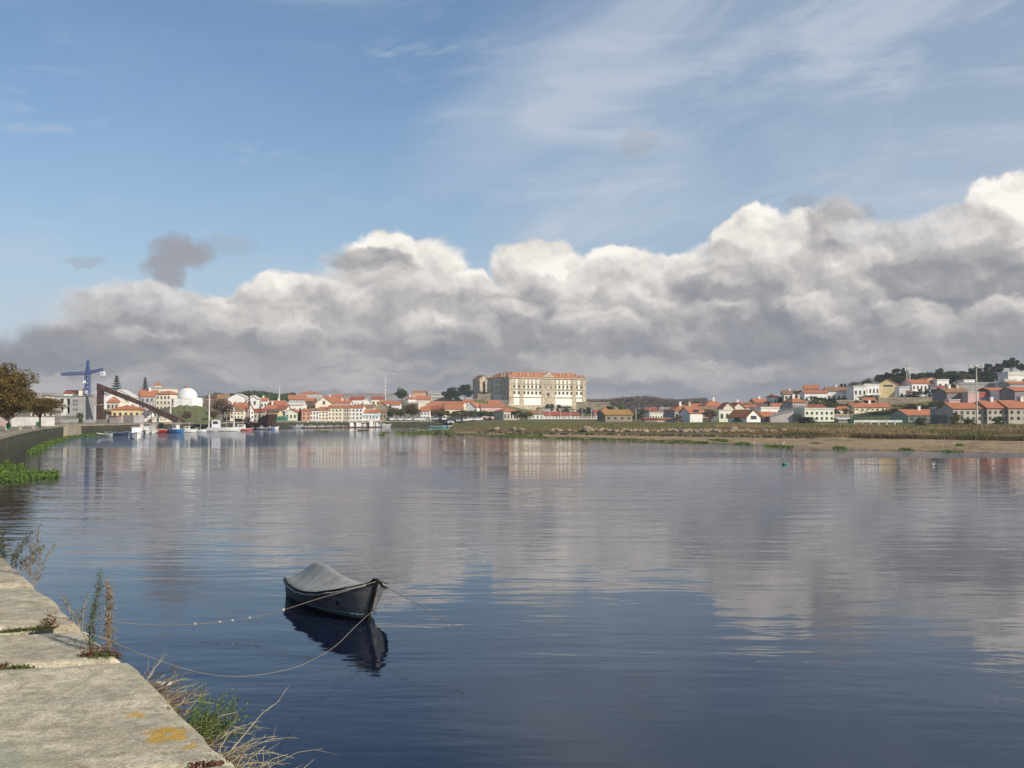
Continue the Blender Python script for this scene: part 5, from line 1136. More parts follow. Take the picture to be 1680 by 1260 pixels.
    # hoarding along the quay
    hm = [mat('hoarding_grey', (.40, .39, .37), streak=True, sc=.8), mat('hoarding_dark', (.24, .22, .20), streak=True), mat('hoarding_light', (.50, .49, .47), streak=True)]
    for lb, x0, x1, ya, yb, D, mi in [('grey site hoarding behind the stone ramp', 98, 156, 688, 694.5, 258, 0), ('darker stretch of hoarding in front of the monument foot', 155, 176, 688, 696.5, 262, 1),
                                      ('lighter stretch of hoarding right of the dark one', 175, 203, 689, 696.8, 264, 0), ('tall pale metal hoarding with a grey gate at the harbour corner', 202, 236, 681, 697, 266, 2), ('long black covered walkway roof behind the hoarding', 70, 124, 682, 687, 262, 1)]:
        a = P(x0, ya, D); c = P(x1, yb, D); t = thing('site_hoarding', lb, 'hoarding', (a.x, D, c.z)); w = c.x-a.x; h = a.z-c.z; n_ = max(2, int(w/2.0))
        for i in range(n_): MB().box(w*i/n_+.03, w*(i+1)/n_-.03, -.03*(i % 2), .05, (-.6 if mi < 2 or D < 251 else 0), h).build('panel', hm[mi if i != n_//3 else (mi+2) % 3 if mi == 2 else mi], t)
        b = MB()
        for i in range(n_+1): b.box(w*i/n_-.06, w*i/n_+.06, .05, .15, -.9, h-.2)
        b.build('posts', WOOD, t)
    t = thing('site_hut', 'purple and brown site cabin behind the tall hoarding', 'hut', P(186, 690, 262)); k = 262/F
    MB().box(-7*k, 6*k, 0, 3, -1, 7*k).build('wall', MATS['wall_plum'], t); MB().box(-7.6*k, 6.6*k, -.3, 3.3, 7*k, 7.8*k).build('roof', MATS['roof_red'], t)
    # green glass pavilion
    D = 404; t = thing('glass_pavilion', 'long green glass pavilion on the quay before the yellow house', 'pavilion', P(451, 690.5, D)); k = D/F; gl = mat('green_glass', (.07, .22, .17), rough=.3, spec=.5); gf = mat('green_frame', (.12, .27, .20))
    t.location.y -= 12; t.location.x *= (D-12)/D; k = (D-12)/F; w = 17.5*k; h = 5.3*k
    MB().box(-w, w, 0, 4, -1, h).build('glass_wall', gl, t)
    b = MB()
    for i in range(15): b.box(-w+2*w*i/14-.06, -w+2*w*i/14+.06, -.08, .0, -.5, h)
    b.build('mullions', gf, t); MB().prism([(-w-.4, h), (w+.4, h), (w-.2, h+2.6*k), (-w+.2, h+2.6*k)], -.3, 4.3).build('roof', gf, t)
    # awnings
    for lb, px, m_ in (('pale green cafe awning in front of the low white quay house', 601, 'pale'), ('second pale green cafe awning near the quay trees', 617, 'blue')):
        t = thing('cafe_awning', lb, 'awning', P(px, 690.8, 409), 0, 'cafe awnings on the quay'); am = mat('awning_'+m_, (.42, .56, .50) if m_ == 'pale' else (.40, .58, .58))
        MB().slab([(-1.7, -1.4, 1.7), (1.7, -1.4, 1.7), (1.7, 1.2, 2.4), (-1.7, 1.2, 2.4)], .08).build('canopy', am, t)
        for sx in (-1.6, 1.6): MB().tube([(sx, -1.3, 0), (sx, -1.3, 1.7)], .05, 5).build('pole', METAL, t)
# ---------------------------------------------------------------- lamps, poles, cars
def build_street(BV):
    lm = mat('lamp_white', (.74, .73, .70), rough=.5)
    root = thing('street_lamp', 'x', 'street lamp', (0, 0, 0), 0, 'white riverside lamp posts'); H = 7.0
    MB().tube([(0, 0, -.5), (0, 0, H)], [.12, .07], 6).build('pole', lm, root)
    MB().tube([(0, 0, H), (.5, 0, H+.55), (1.3, 0, H+.7)], .05, 5).build('arm', lm, root); MB().box(1.1, 1.8, -.14, .14, H+.62, H+.76).build('lamp_head', lm, root)
    spec = [(885.5, 670.5, 688, 395, 'riverside lamp below the convent left pier, first of the row from the left'), (902, 670.5, 688, 392, 'riverside lamp left of the convent centre, second of the row'), (919.5, 670.5, 688, 390, 'riverside lamp right of the convent centre, third of the row'), (935.5, 670.5, 688, 388, 'riverside lamp before the convent right bay, fourth of the row'), (955, 670, 688, 386, 'riverside lamp under the convent right corner, fifth of the row'),
            (970.5, 670.5, 688, 384, 'riverside lamp beside the small pink cottage'), (1006.5, 670, 686, 372, 'lamp standing behind the stone barn roof'), (1043.5, 670, 688, 366, 'lone lamp in the gap right of the stone barn'), (1066.5, 668.5, 688, 362, 'lamp behind the left side of the pale green building'), (1081.5, 669, 688, 360, 'lamp behind the right side of the pale green building'),
            (155.5, 664, 690, 258, 'lamp post left of the rusty upright'), (175.5, 655, 688, 272, 'lamp post seen through the rusty steel frame'), (248.5, 655.5, 692, 270, 'left of two tall lamp posts crossing the sloping beam'), (256.5, 662, 692, 300, 'right and shorter of two lamp posts crossing the sloping beam')]
    first = True
    for px, yt, yb, D, lb in spec:
        o = root if first else copy_tree(root); first = False; o['label'] = lb
        b = P(px, yb, D); o.location = b; s_ = (P(px, yt, D).z-b.z)/7.6; o.scale = (1, 1, s_); o.rotation_euler.z = rad(20) if px < 900 else 0
    # boat masts and flag poles at the harbour
    pm = mat('mast_white', (.72, .68, .60), rough=.5)
    for px, yt, yb, D, lb in [(279.5, 655, 693, 280, 'tall cream harbour mast before the green mound'), (343, 647, 694, 286, 'tallest cream harbour mast at the mound foot'), (383.5, 668, 696, 312, 'short cream mast between the moored boats')]:
        t = thing('flag_pole', lb, 'pole', P(px, yb, D), 0, 'cream harbour masts'); h = P(px, yt, D).z-t.location.z; k = .18
        MB().tube([(0, 0, -1.5), (0, 0, h)], [k*1.5, k], 8).build('pole', pm, t); MB().tube([(-.7, 0, h*.82), (.7, 0, h*.82)], .06, 5).build('cross_arm', pm, t)
    # cars
    paints = [mat('car_white', (.80, .80, .80), var=0, rough=.25, spec=.5), mat('car_silver', (.45, .46, .48), var=0, rough=.3, spec=.5), mat('car_dark', (.05, .055, .065), var=0, rough=.25, spec=.5), mat('car_red', (.40, .04, .03), var=0, rough=.25, spec=.5)]
    tyre = mat('tyre', (.025, .025, .025), var=0); protos = []
    for pmi in range(4):
        t = thing('parked_car', 'x', 'car', (0, 0, 0))
        body = [(-2.1, .35), (-2.15, .75), (-1.95, .92), (-.95, 1.0), (-.35, 1.42), (.85, 1.45), (1.55, 1.02), (2.05, .92), (2.1, .35)]
        b = MB(); b.prism(body, -.85, .85); b.build('body', paints[pmi], t)
        for y0, y1 in ((-.87, -.85), (.85, .87)): MB().prism([(-.8, 1.0), (-.3, 1.36), (.8, 1.38), (1.3, 1.02)], y0, y1).build('window', GLASS, t)
        MB().add([(-.97, -.7, 1.03), (-.97, .7, 1.03), (-.40, .62, 1.42), (-.40, -.62, 1.42)], [(0, 3, 2, 1)]).build('windscreen', GLASS, t)
        MB().add([(1.52, -.7, 1.07), (1.52, .7, 1.07), (.93, .62, 1.44), (.93, -.62, 1.44)], [(0, 1, 2, 3)]).build('rear_window', GLASS, t)
        for sx in (-1.3, 1.3):
            for sy in (-.8, .8): MB().tube([(sx, sy-.12, .32), (sx, sy+.12, .32)], .32, 12).build('wheel', tyre, t)
        protos.append(t)
    used = [False]*4
    cars = []
    rng = random.Random(12)
    xs = [636, 643, 651, 658, 666, 672, 684, 689, 696, 701, 709, 716, 722, 729, 737, 745, 752, 764, 771, 779, 787, 795, 803]
    lbls = {636: 'white car parked left of the first quay tree', 643: 'white car between the first two quay tree trunks', 651: 'pale car under the second quay tree', 658: 'white car right of the second quay tree', 666: 'white car left of the tallest quay tree', 672: 'car directly under the tallest quay tree', 684: 'white car at the left side of the tree gap', 689: 'car in the middle of the tree gap', 696: 'white car at the right side of the tree gap', 701: 'car below the tree right of the gap', 709: 'white car seen sideways after the gap', 716: 'light car before the brownish crowned tree', 722: 'car behind the brownish crowned tree trunk', 729: 'white van-like car right of the brownish crowned tree', 737: 'car under the third tree right of the gap', 745: 'white car right of that third tree', 752: 'car left of the flat crowned tree', 764: 'grey car seen from the side near the flat crowned tree', 771: 'car under the fifth tree right of the gap', 779: 'white car beyond the fifth tree', 787: 'car under the sixth darker tree', 795: 'white car near the taller green tree', 803: 'last parked car of the quay row'}
    for x in xs: cars.append((x, 429+rng.uniform(0, 4), rng.choice([0, 0, 0, 1, 2]), rng.choice([90, 85, 95, 0, 90]), lbls[x], 'cars parked along the tree-lined quay'))
    cars += [(1511, 356, 0, 8, 'white car parked in front of the hotel hedge', None), (1474, 372, 2, 20, 'dark car parked beside the bright cube house', None), (402, 352, 2, 0, 'dark car behind the white motor yacht', None), (388, 350, 0, 0, 'white car behind the short cream mast', None), (376, 349, 2, 10, 'dark car left of the short cream mast', None), (412, 355, 1, 0, 'silver car just left of the brown ship stern', None), (1383, 292, 1, 5, 'pale car half hidden right of the sunny institute wing', None), (784, 432, 0, 4, 'white car by the last quay trees seen side on', None)]
    for x, D, pi, rz, lb, g in cars:
        if x in (784,): D = 428
        o = copy_tree(protos[pi]) if used[pi] else protos[pi]; used[pi] = True
        X = ray(x, 690)[0]*D; zz = gz(BV, X, D); o.location = (X, D, zz+.02); o.rotation_euler.z = rad(rz); o['label'] = lb
        o.name = 'parked_car'
        if g: o['group'] = g
    for i, u in enumerate(used):
        if not u:
            for c in list(protos[i].children): bpy.data.objects.remove(c)
            bpy.data.objects.remove(protos[i])
    # fence on the right
    t = thing('mesh_fence', 'tall green mesh fence round the sports ground on the right', 'fence', P(1395, 695, 262)); gm = mat('fence_green', (.02, .085, .055), rough=.7)
    ox = t.location.x; w = P(1560, 690, 262).x-ox
    for i in range(17): MB().tube([(w*i/16, 0, -.5), (w*i/16, 0, 2.3)], .05, 5).build('post', gm, t)
    b = MB()
    for i in range(int(w/.14)): b.box(i*.14, i*.14+.06, -.01, .01, 0, 2.2)
    for j in range(9): b.box(0, w, -.012, .012, .02+j*.26, .05+j*.26)
    b.build('mesh_panel', gm, t)
    t = thing('white_railing', 'long low white railing along the front of the green mesh fence', 'railing', P(1403, 693.5, 254)); w = P(1470, 690, 254).x-t.location.x; wm = mat('rail_white', (.74, .73, .68))
    for i in range(6): MB().box(w*i/5.05, w*i/5.05+w/5.05-.35, 0, .1, .1, .62).build('rail_panel', wm, t)
    for i in range(6): MB().box(w*i/5.05-.25, w*i/5.05-.05, -.02, .12, -.5, .7).build('post', wm, t)
    t = thing('green_shed', 'small dark green shed at the left end of the white railing', 'shed', P(1399, 694, 256)); MB().box(-.7, .9, 0, 1.5, -.6, .9).build('wall', gm, t); MB().box(-.8, 1.0, -.1, 1.6, .9, 1.02).build('roof', gm, t)
    # embankment road wall in the middle
    t = thing('embankment_wall', 'long dark road embankment wall between the marsh and the white houses', 'wall', P(866, 688.8, 372)); w = P(992, 688, 372).x-t.location.x
    MB().box(0, w, 0, 1, -2, .25).build('wall_face', mat('road_wall', (.12, .10, .08), streak=True), t); MB().box(0, w, -.05, 1.05, .25, .5).build('coping', MATS['wall_white'], t)
    for i in range(28): MB().box(w*i/28, w*i/28+.12, .3, .42, .5, 1.15).build('post', MATS['wall_white'], t)
    MB().box(0, w, .33, .39, 1.05, 1.15).build('rail', MATS['wall_white'], t)
# ---------------------------------------------------------------- boats in the harbour
def hull_mb(L, B, H, sheer=.25, bow=.0, n_=9, trans=.75):
    """hull afloat, bow at +x; H = freeboard"""
    b = MB(); rows = []
    for i in range(n_+1):
        t = i/n_; x = -L/2+L*t; w = B/2*(trans+(1-trans)*math.sin(min(1, t*1.8)*math.pi/2))*(1 if t < .5 else max(.02, 1-((t-.5)/.5)**2.2)); s_ = H+sheer*(abs(t-.4)/.6)**2
        xb = x-(.12*L*max(0, (t-.7)/.3)**1.5 if True else 0)
        rows.append([(x, w, s_), (xb*.99, w*.82, .12), (xb*.98, w*.4, -.25), (xb*.98, -w*.4, -.25), (xb*.99, -w*.82, .12), (x, -w, s_)])
    for r in rows: b.v += r
    k = 6
    for i in range(n_):
        for j in range(5): b.f.append((i*k+j, i*k+j+1, (i+1)*k+j+1, (i+1)*k+j))
        b.f.append((i*k+5, i*k, (i+1)*k, (i+1)*k+5)) if False else None
    b.f = [f for f in b.f if f]
    b.f.append((0, 5, 4, 3, 2, 1)); b.f.append(tuple(n_*k+j for j in (0, 1, 2, 3, 4, 5)))
    # deck slightly below the gunwale
    m = len(b.v)
    for r in rows: b.v += [(r[0][0], r[0][1]*.96, r[0][2]-.12*min(1, H)), (r[0][0], -r[0][1]*.96, r[0][2]-.12*min(1, H))]
    for i in range(n_): b.f.append((m+2*i, m+2*i+2, m+2*i+3, m+2*i+1))
    return b, rows
def boatmat(c): return mat('boat_%d_%d_%d' % tuple(int(v*100) for v in c), c, var=.08, rough=.35, spec=.5)
def boat(label, px, py, L, B, H, c, rz, cabin=None, mast=0, stripe=None, name='moored_boat', cat='boat', outboard=False, extras=None):
    g_ = G(px, py); o = thing(name, label, cat, g_, rad(rz)); b, rows = hull_mb(L, B, H); o['_b'] = 1; del o['_b']
    b.build('hull', boatmat(c), o)
    gb = MB()
    for s_ in (0, 5): gb.tube([r[s_] for r in rows], .05, 5)
    gb.build('gunwale', boatmat(stripe or (.7, .7, .68)), o)
    if cabin:
        x0, x1, h, cc = cabin; w = B*.32; z0 = H-.1
        cb = MB().prism([(x0, z0), (x1, z0), (x1-.25*(x1-x0)*.4, z0+h), (x0+.05, z0+h)], -w, w).build('cabin', boatmat(cc), o)
        MB().prism([(x0+.15*(x1-x0), z0+h*.5), (x1-.15*(x1-x0)-.1, z0+h*.5), (x1-.2*(x1-x0)-.1, z0+h*.85), (x0+.15*(x1-x0), z0+h*.85)], -w-.02, w+.02).build('window', GLASS, cb)
        MB().box(x0-.1, x1, -w-.08, w+.08, z0+h, z0+h+.07).build('roof', boatmat((.72, .72, .7)), cb)
    if mast: 
        MB().tube([(.3, 0, H-.1), (.3, 0, H+mast)], [.06, .035], 6).build('mast', METAL, o); MB().tube([(.3, 0, H+mast*.35), (-L*.3, 0, H+mast*.30)], .035, 5).build('boom', METAL, o)
        MB().tube([(.3, 0, H+mast), (L*.48, 0, H+.3)], .012, 4).build('stay', METAL, o)
    if outboard: MB().box(-L/2-.35, -L/2-.05, -.18, .18, .1, H+.35).build('outboard_motor', boatmat((.05, .05, .06)), o)
    if extras: extras(o)
    return o
def crate_stack(o):
    MB().box(-1.4, -.6, -.5, .5, .5, 1.1).build('net_pile', mat('net_heap', (.35, .25, .18), var=.4, sc=4), o)
def build_boats():
    boat('pale grey dinghy lying farthest left by the green weed', 170.5, 715, 3.4, 1.4, .35, (.50, .52, .52), 172)
    boat('light green skiff behind the grey dinghy', 184, 713, 3.6, 1.4, .35, (.30, .50, .36), 176, stripe=(.35, .6, .7))
    boat('dark navy blue wooden boat by the quay corner', 195.5, 714.5, 4.4, 1.8, .65, (.03, .04, .09), 12, stripe=(.25, .27, .3))
    boat('small white boat between the navy boat and the white launch', 208, 713.5, 3.4, 1.4, .45, (.70, .70, .68), 20, outboard=True)
    boat('white cabin launch with a square bow, nearest of the harbour boats', 222, 719.6, 4.6, 2.2, .95, (.86, .86, .85), -62, cabin=(-1.3, 1.0, 1.2, (.8, .8, .78)), mast=1.2)
    boat('white runabout moored right behind the launch', 227, 712.5, 4.4, 1.9, .6, (.80, .79, .76), -60, cabin=(-.9, .6, 1.1, (.70, .68, .64)), mast=1.0)
    boat('grey and white boat behind the runabout', 231, 709.8, 4.6, 2.0, .7, (.72, .70, .66), -70, cabin=(-1, .8, 1.5, (.62, .5, .42)), mast=1.6, extras=crate_stack)
    boat('small white stern-on boat left of the dark piles', 241, 710.6, 4.0, 1.9, .5, (.78, .77, .74), -80, cabin=(-.8, .6, 1.3, (.6, .6, .62)))
    boat('white stern-on boat beside the red boat', 252, 710.3, 4.4, 2.0, .55, (.76, .74, .70), -84, cabin=(-.8, .7, 1.5, (.45, .42, .4)), mast=1.8)
    boat('bright red wooden fishing boat', 273, 710.0, 5.2, 1.9, .75, (.42, .03, .025), 6, stripe=(.75, .7, .6), extras=crate_stack)
    boat('bright blue fishing boat with a white wheelhouse', 291.5, 710.2, 4.2, 1.9, .85, (.04, .20, .48), -20, cabin=(-1.1, .2, 1.2, (.78, .78, .76)), mast=2.6)
    boat('white open boat right of the blue one', 309, 709.0, 4.8, 1.8, .65, (.80, .79, .75), 8, cabin=(-.8, .4, .9, (.72, .7, .66)), mast=1.9)
    boat('white boat with a green edge right of the open boat', 327, 708.4, 4.4, 1.8, .6, (.78, .78, .75), 4, stripe=(.1, .4, .25), mast=1.4)
    boat('low grey dinghy with a curved cover', 347, 707.6, 4.0, 1.5, .4, (.55, .55, .54), 10)
    boat('long white trawler with a tall wheelhouse and rigging', 370, 707.2, 9.6, 3.0, .95, (.82, .81, .78), 6, cabin=(-3.6, -1.4, 2.2, (.80, .79, .80)), mast=3.4, name='fishing_boat', extras=crate_stack)
    boat('white hulled boat with red bottom paint beside the trawler', 397, 706.3, 6.8, 2.4, .5, (.60, .16, .12), 4, stripe=(.8, .78, .74), cabin=(-1.2, 1.0, 1.3, (.78, .74, .66)), mast=3.0, name='fishing_boat')
    boat('small dark tender off the brown ship stern', 431, 704.4, 3.6, 1.4, .4, (.10, .13, .16), 10, cabin=(-.8, .1, .7, (.5, .55, .6)))
    boat('little blue and white speedboat right of the brown ship', 442, 704.2, 3.8, 1.6, .5, (.10, .18, .42), 5, cabin=(-.5, .5, .6, (.7, .7, .7)))
    boat('little white speedboat with an outboard right of the brown ship', 449, 704.0, 3.6, 1.6, .6, (.80, .80, .80), 0, outboard=True)
    boat('sleek white speedboat at the left end of the pontoon', 490, 702.2, 7.2, 2.4, .55, (.84, .84, .84), 178, cabin=(-1.4, .8, .7, (.6, .62, .65)), name='speedboat')
    for px, lb, c in [(511, 'low white boat along the pontoon, first after the speedboat', (.78, .76, .74)), (529, 'white sided boat in the middle of the pontoon left half', (.75, .74, .73)), (541, 'small white boat with a raised bow on the pontoon', (.80, .79, .78)), (555, 'grey and white boat low on the pontoon', (.5, .48, .46)), (565, 'dark inflatable on the pontoon', (.08, .07, .07))]:
        boat(lb, px, 701.3, 4.2, 1.6, .45, c, random.Random(px).choice([0, 180, 8]), cabin=(-.7, .4, .45, (.5, .5, .5)) if px != 565 else None)
    for px, lb in [(576, 'white cabin cruiser moored right of the dark inflatable'), (586, 'white motor cruiser, second of the tight row'), (598, 'white and red motor cruiser, third of the tight row'), (609, 'boxy white cruiser with a tall cabin, fourth of the tight row'), (618, 'slim white cruiser, last of the tight row')]:
        boat(lb, px, 700.9, 6.0, 2.2, .8, (.82, .80, .78), 90+random.Random(px).uniform(-30, 30) if px != 598 else 10, cabin=(-1.8, 1.0, 1.1 if px != 609 else 1.9, (.78, .76, .7)), mast=1.2, stripe=(.5, .1, .1) if px == 598 else None, name='motor_cruiser')
    boat('grey yacht hull at the right end of the pontoon', 629, 700.6, 6.5, 2.2, .9, (.40, .41, .43), 20, name='yacht', cabin=(-1.5, .5, .6, (.5, .5, .5)))
    boat('turquoise rowing boat on the far water before the quay trees', 721, 701.6, 7.0, 1.8, .5, (.08, .35, .32), 0)
    boat('white rowing boat close to the marsh tip', 743, 700.9, 7.5, 1.8, .6, (.80, .78, .76), 4)
    # pontoon with tall piles
    wd = mat('pontoon_wood', (.10, .055, .045), var=.3, sc=2); a = G(500, 702.4); c = G(625, 701.3); d = (c-a); L = d.length; t = thing('pontoon', 'long low floating pontoon with a row of brown piles', 'pontoon', a, math.atan2(d.y, d.x))
    MB().box(0, L, 0, 2.0, -.2, .35).build('deck', wd, t)
    for i, px in enumerate((504.5, 518.5, 532, 545, 558, 569.5, 581.5, 593, 604, 615, 625)):
        x = L*(px-500)/125; p_ = MB().tube([(x, -.15, -1), (x, -.15, 1.95)], .17, 8).build('pile', wd, t); MB().lathe([(.24, 0), (.22, .25), (.05, .4)], 8, (x, -.15, 1.95)).build('pile_cap', mat('sign_white', (.8, .8, .8)), p_)
    t = thing('gangway', 'white gangway bridge leading down to the pontoon', 'gangway', P(504, 691.5, 397)); MB().box(0, 3.6, 0, 1.0, -.1, .05).build('deck', METAL, t)
    for y in (0, 1): MB().box(0, 3.6, y-.03, y+.03, .8, .9).build('handrail', METAL, t)
    # brown replica of an old sailing ship, stern towards the river
    br = mat('tarred_wood', (.060, .035, .028), var=.3, sc=1.5, bmp=.02); D = 338; g_ = G(417, 704.0); t = thing('sailing_ship', 'dark brown replica of an old sailing ship with a high stern castle', 'ship', g_, rad(-28))
    b, rows = hull_mb(14, 4.4, 2.0, .8, trans=.85); b.v = [(-x, y, z) for x, y, z in b.v]; b.f = [f[::-1] for f in b.f]; b.build('hull', br, t)
    MB().prism([(3.0, 1.6), (7.2, 1.2), (7.9, 4.8), (6.6, 4.6), (3.3, 3.4)], -1.9, 1.9).build('stern_castle', br, t)
    MB().prism([(6.7, -.3), (7.5, -.3), (7.9, 4.9), (7.3, 4.9)], -.35, .35).build('rudder', br, t)
    MB().prism([(-6.6, 1.9), (-3.8, 1.8), (-3.8, 3.0), (-7.4, 3.4)], -1.5, 1.5).build('forecastle', br, t)
    for x, h in ((-2.2, 12.5), (2.4, 9.0), (5.4, 6.2)):
        m_ = MB().tube([(x, 0, 1.2), (x, 0, h)], [.26, .14], 7).build('mast', br, t); MB().tube([(x-.4*h*.3, -.6*h*.3, h*.62), (x+.2*h*.3, .3*h*.3, h*.86)], .07, 5).build('yard', br, m_)
        b = MB(); 
        for s_ in (-1.9, 1.9): b.tube([(x, 0, h*.93), (x+.5, s_, 2.3)], .025, 3); b.tube([(x, 0, h*.93), (x-.5, s_, 2.3)], .025, 3)
        b.build('shroud', br, m_)
    MB().tube([(-6.5, 0, 2.8), (-10.5, 0, 4.6)], [.14, .06], 6).build('bowsprit', br, t)
    # small things adrift
    gb = mat('bottle_green', (.01, .16, .09), rough=.15, spec=.6); v = G(1288, 762.5); t = thing('floating_bottle', 'green plastic buoy drifting alone on the water at the right', 'buoy', v, rad(15)); t.scale = (.55, .55, .55)
    b = MB(); b.smooth = True; b.lathe([(.02, -.42), (.22, -.38), (.27, -.2), (.27, .15), (.12, .34), (.07, .42), (.07, .5)], 14); 
    b.v = [(z, y, x*.8+.10) for x, y, z in b.v]; b.build('body', gb, t); MB().lathe([(.09, 0), (.09, .12)], 10, (0, 0, 0)).build('cap', mat('cap_white', (.8, .8, .8)), t).location = (.44, 0, .10)
    wb = mat('gull_white', (.78, .77, .75)); bk = mat('gull_bill', (.5, .3, .08))
    gull = None
    for px, py, D, lb in [(1237, 728.5, 0, 'white gull resting at the mud edge left'), (1284, 729.5, 0, 'larger white gull standing on the sand bank'), (1530, 763.5, 0, 'pale gull floating on the smooth water at right'), (761, 724, 0, 'white gull floating before the marsh tip'), (676, 703.3, 0, 'white gull on the water near the quay trees')]:
        if gull is None:
            t = thing('gull', lb, 'bird', (0, 0, 0), 0, 'gulls on the water and the sand'); gull = t; b = MB(); b.smooth = True
            b.lathe([(.01, -.30), (.06, -.22), (.12, -.05), (.13, .08), (.08, .2), (.05, .24)], 12); b.v = [(z, y, x*.9+.12) for x, y, z in b.v]
            b.tube([(.18, 0, .16), (.25, 0, .27), (.27, 0, .33)], [.07, .045, .05], 8); b.lathe([(.01, -.06), (.055, -.02), (.055, .02), (.01, .07)], 10, (.28, 0, .35)); b.build('body', wb, t)
            MB().tube([(.32, 0, .35), (.40, 0, .33)], [.018, .006], 5).build('beak', bk, t)
            for s_ in (-1, 1): MB().add([(.1, s_*.13, .2), (-.15, s_*.12, .2), (-.38, s_*.03, .17), (-.1, s_*.135, .10), (.1, s_*.14, .12)], [(0, 1, 2, 3, 4), (4, 3, 2, 1, 0)]).build('wing', mat('gull_grey', (.4, .41, .43)), t)
            o = t
        else: o = copy_tree(gull); o['label'] = lb
        z0 = 0 if px in (1530, 761, 676) else .32; v = G(px, py, z0); o.location = v; o.rotation_euler.z = rad(px % 90); s_ = .62 if px == 1530 else .95 if px == 1284 else .8; o.scale = (s_,)*3
# ---------------------------------------------------------------- the covered rowing boat
def build_rowboat():
    hm, q, b_ = newmat('grey_hull'); tc = q.node('ShaderNodeTexCoord').outputs['Object']; x, y, z = q.sep(tc)
    st = q.noise(q.xyz(x*.8, y*.8, z*5), 3, 5, .6); sm = q.noise(tc, 5, 5, .6)
    col = q.mixc(q.step(sm*.6+st*.4, .38, .62), (.15, .157, .165), (.25, .25, .245))
    col = q.mixc(q.step(q.noise(tc, 14, 4, .7), .60, .72, 0, .4), col, (.19, .18, .16))
    col = q.mixc(q.step(z, .08, .05), col, (.012, .014, .020)); 
    q.put(b_.inputs['Base Color'], col); b_.inputs['Roughness'].default_value = .55; b_.inputs['Specular IOR Level'].default_value = .4
    fr = q.m('FRACT', z*7.2+x*.12); col2 = q.mixc(q.step(fr, .10, .02, 0, .75), col, (.03, .03, .032)); col2 = q.mixc(q.step(q.noise(tc, 9, 6, .75), .60, .64, 0, .55), col2, (.26, .25, .23)); q.put(b_.inputs['Base Color'], col2); bump(q, b_, fr*1.0+sm*.5, .012)
    dk = mat('black_trim', (.022, .018, .017), var=.3, sc=6, rough=.6); 
    cm, q, b_ = newmat('grey_tarpaulin'); tc = q.node('ShaderNodeTexCoord').outputs['Object']; x, y, z = q.sep(tc)
    q.put(b_.inputs['Base Color'], q.mixc(q.step(q.noise(tc, 3, 5, .6), .4, .65), (.27, .268, .245), (.33, .325, .298))); b_.inputs['Roughness'].default_value = .7
    bump(q, b_, q.noise(q.xyz(x*5.5, y*1.2, z), 2.2, 4, .55, .6)*.8+q.noise(tc, 7, 5, .6)*.35, .03)
    L = 4.35; stern = Vector((-4.55, 22.95)); tip = Vector((-2.53, 19.5)); d = (tip-stern).normalized(); L = (tip-stern).length
    o = thing('rowing_boat', 'dark grey wooden rowing boat under a pale grey tarpaulin, moored in the foreground', 'rowing boat', (stern.x, stern.y, 0), math.atan2(d.y, d.x))
    def sheer(t): return float(np.interp(t, [0, .12, .3, .5, .65, .8, .92, 1.0], [.385, .37, .36, .40, .47, .59, .71, .82]))
    def beam(t): return float(np.interp(t, [0, .15, .4, .6, .75, .88, .95, 1.0], [.47, .60, .72, .72, .62, .41, .21, .035]))
    NS = 40; NK = 10; rows = []
    for i in range(NS+1):
        t = i/NS; s_ = sheer(t); w = beam(t); row = []
        rake = .62*max(0, (t-.60)/.40)**1.8
        for j in range(NK*2+1):
            a = -1+j/NK; k = abs(a)          # 1 at the gunwale, 0 at the keel
            zz = -.22+(s_+.22)*k**1.25*(1) if k > 0 else -.22
            e_ = .07+.50*min(1, max(0, (t-.05)/.7)); prof = min(1, (k**e_)); fl = .02+.30*t; flare = 1-fl+fl*k
            xx = L*t-rake*(1-k)**.9
            row.append((xx, (w*prof*flare*(1 if a > 0 else -1)) if k > 0 else 0, zz))
        rows.append(row)
    b = MB(); m = NK*2+1; b.smooth = True
    for r in rows: b.v += r
    for i in range(NS):
        for j in range(m-1): b.f.append((i*m+j, (i+1)*m+j, (i+1)*m+j+1, i*m+j+1))
    h = b.build('hull', hm, o)
    tb = MB().add(rows[0], [tuple(range(m))]); tb.build('transom', hm, o)
    # rubbing strake
    for s_, idx in (('s', 0), ('p', m-1)):
        g = MB(); pts = [Vector(r[idx]) for r in rows]; sg = -1 if idx == 0 else 1
        vs = []
        for p in pts: vs += [p+Vector((0, sg*.02, .015)), p+Vector((0, sg*.02, -.030)), p+Vector((0, -sg*.02, -.030)), p+Vector((0, -sg*.02, .015))]
        g.add(vs, [(4*i+j, 4*i+(j+1) % 4, 4*i+4+(j+1) % 4, 4*i+4+j) for i in range(NS) for j in range(4)]+[(0, 1, 2, 3), (4*NS+3, 4*NS+2, 4*NS+1, 4*NS)]).build('gunwale', dk, o)
    # stem post: follows the raked bow, reaches just over the gunwale
    r = rows[-1]; pts = [Vector((r[NK+j][0]+.015, 0, r[NK+j][2])) for j in range(NK+1)]+[Vector((r[-1][0]+.03, 0, r[-1][2]+.035))]
    sp = MB(); vs = []
    for p in pts: vs += [p+Vector((.03, -.025, 0)), p+Vector((.03, .025, 0)), p+Vector((-.13, .05, .015)), p+Vector((-.13, -.05, .015))]
    sp.add(vs, [(4*i+j, 4*i+(j+1) % 4, 4*i+4+(j+1) % 4, 4*i+4+j) for i in range(len(pts)-1) for j in range(4)]+[(3, 2, 1, 0), (4*len(pts)-4, 4*len(pts)-3, 4*len(pts)-2, 4*len(pts)-1)]).build('stem_post', dk, o)
    MB().box(L-.20, L+.01, -.05, .05, .79, .82).build('bow_cap', dk, o)
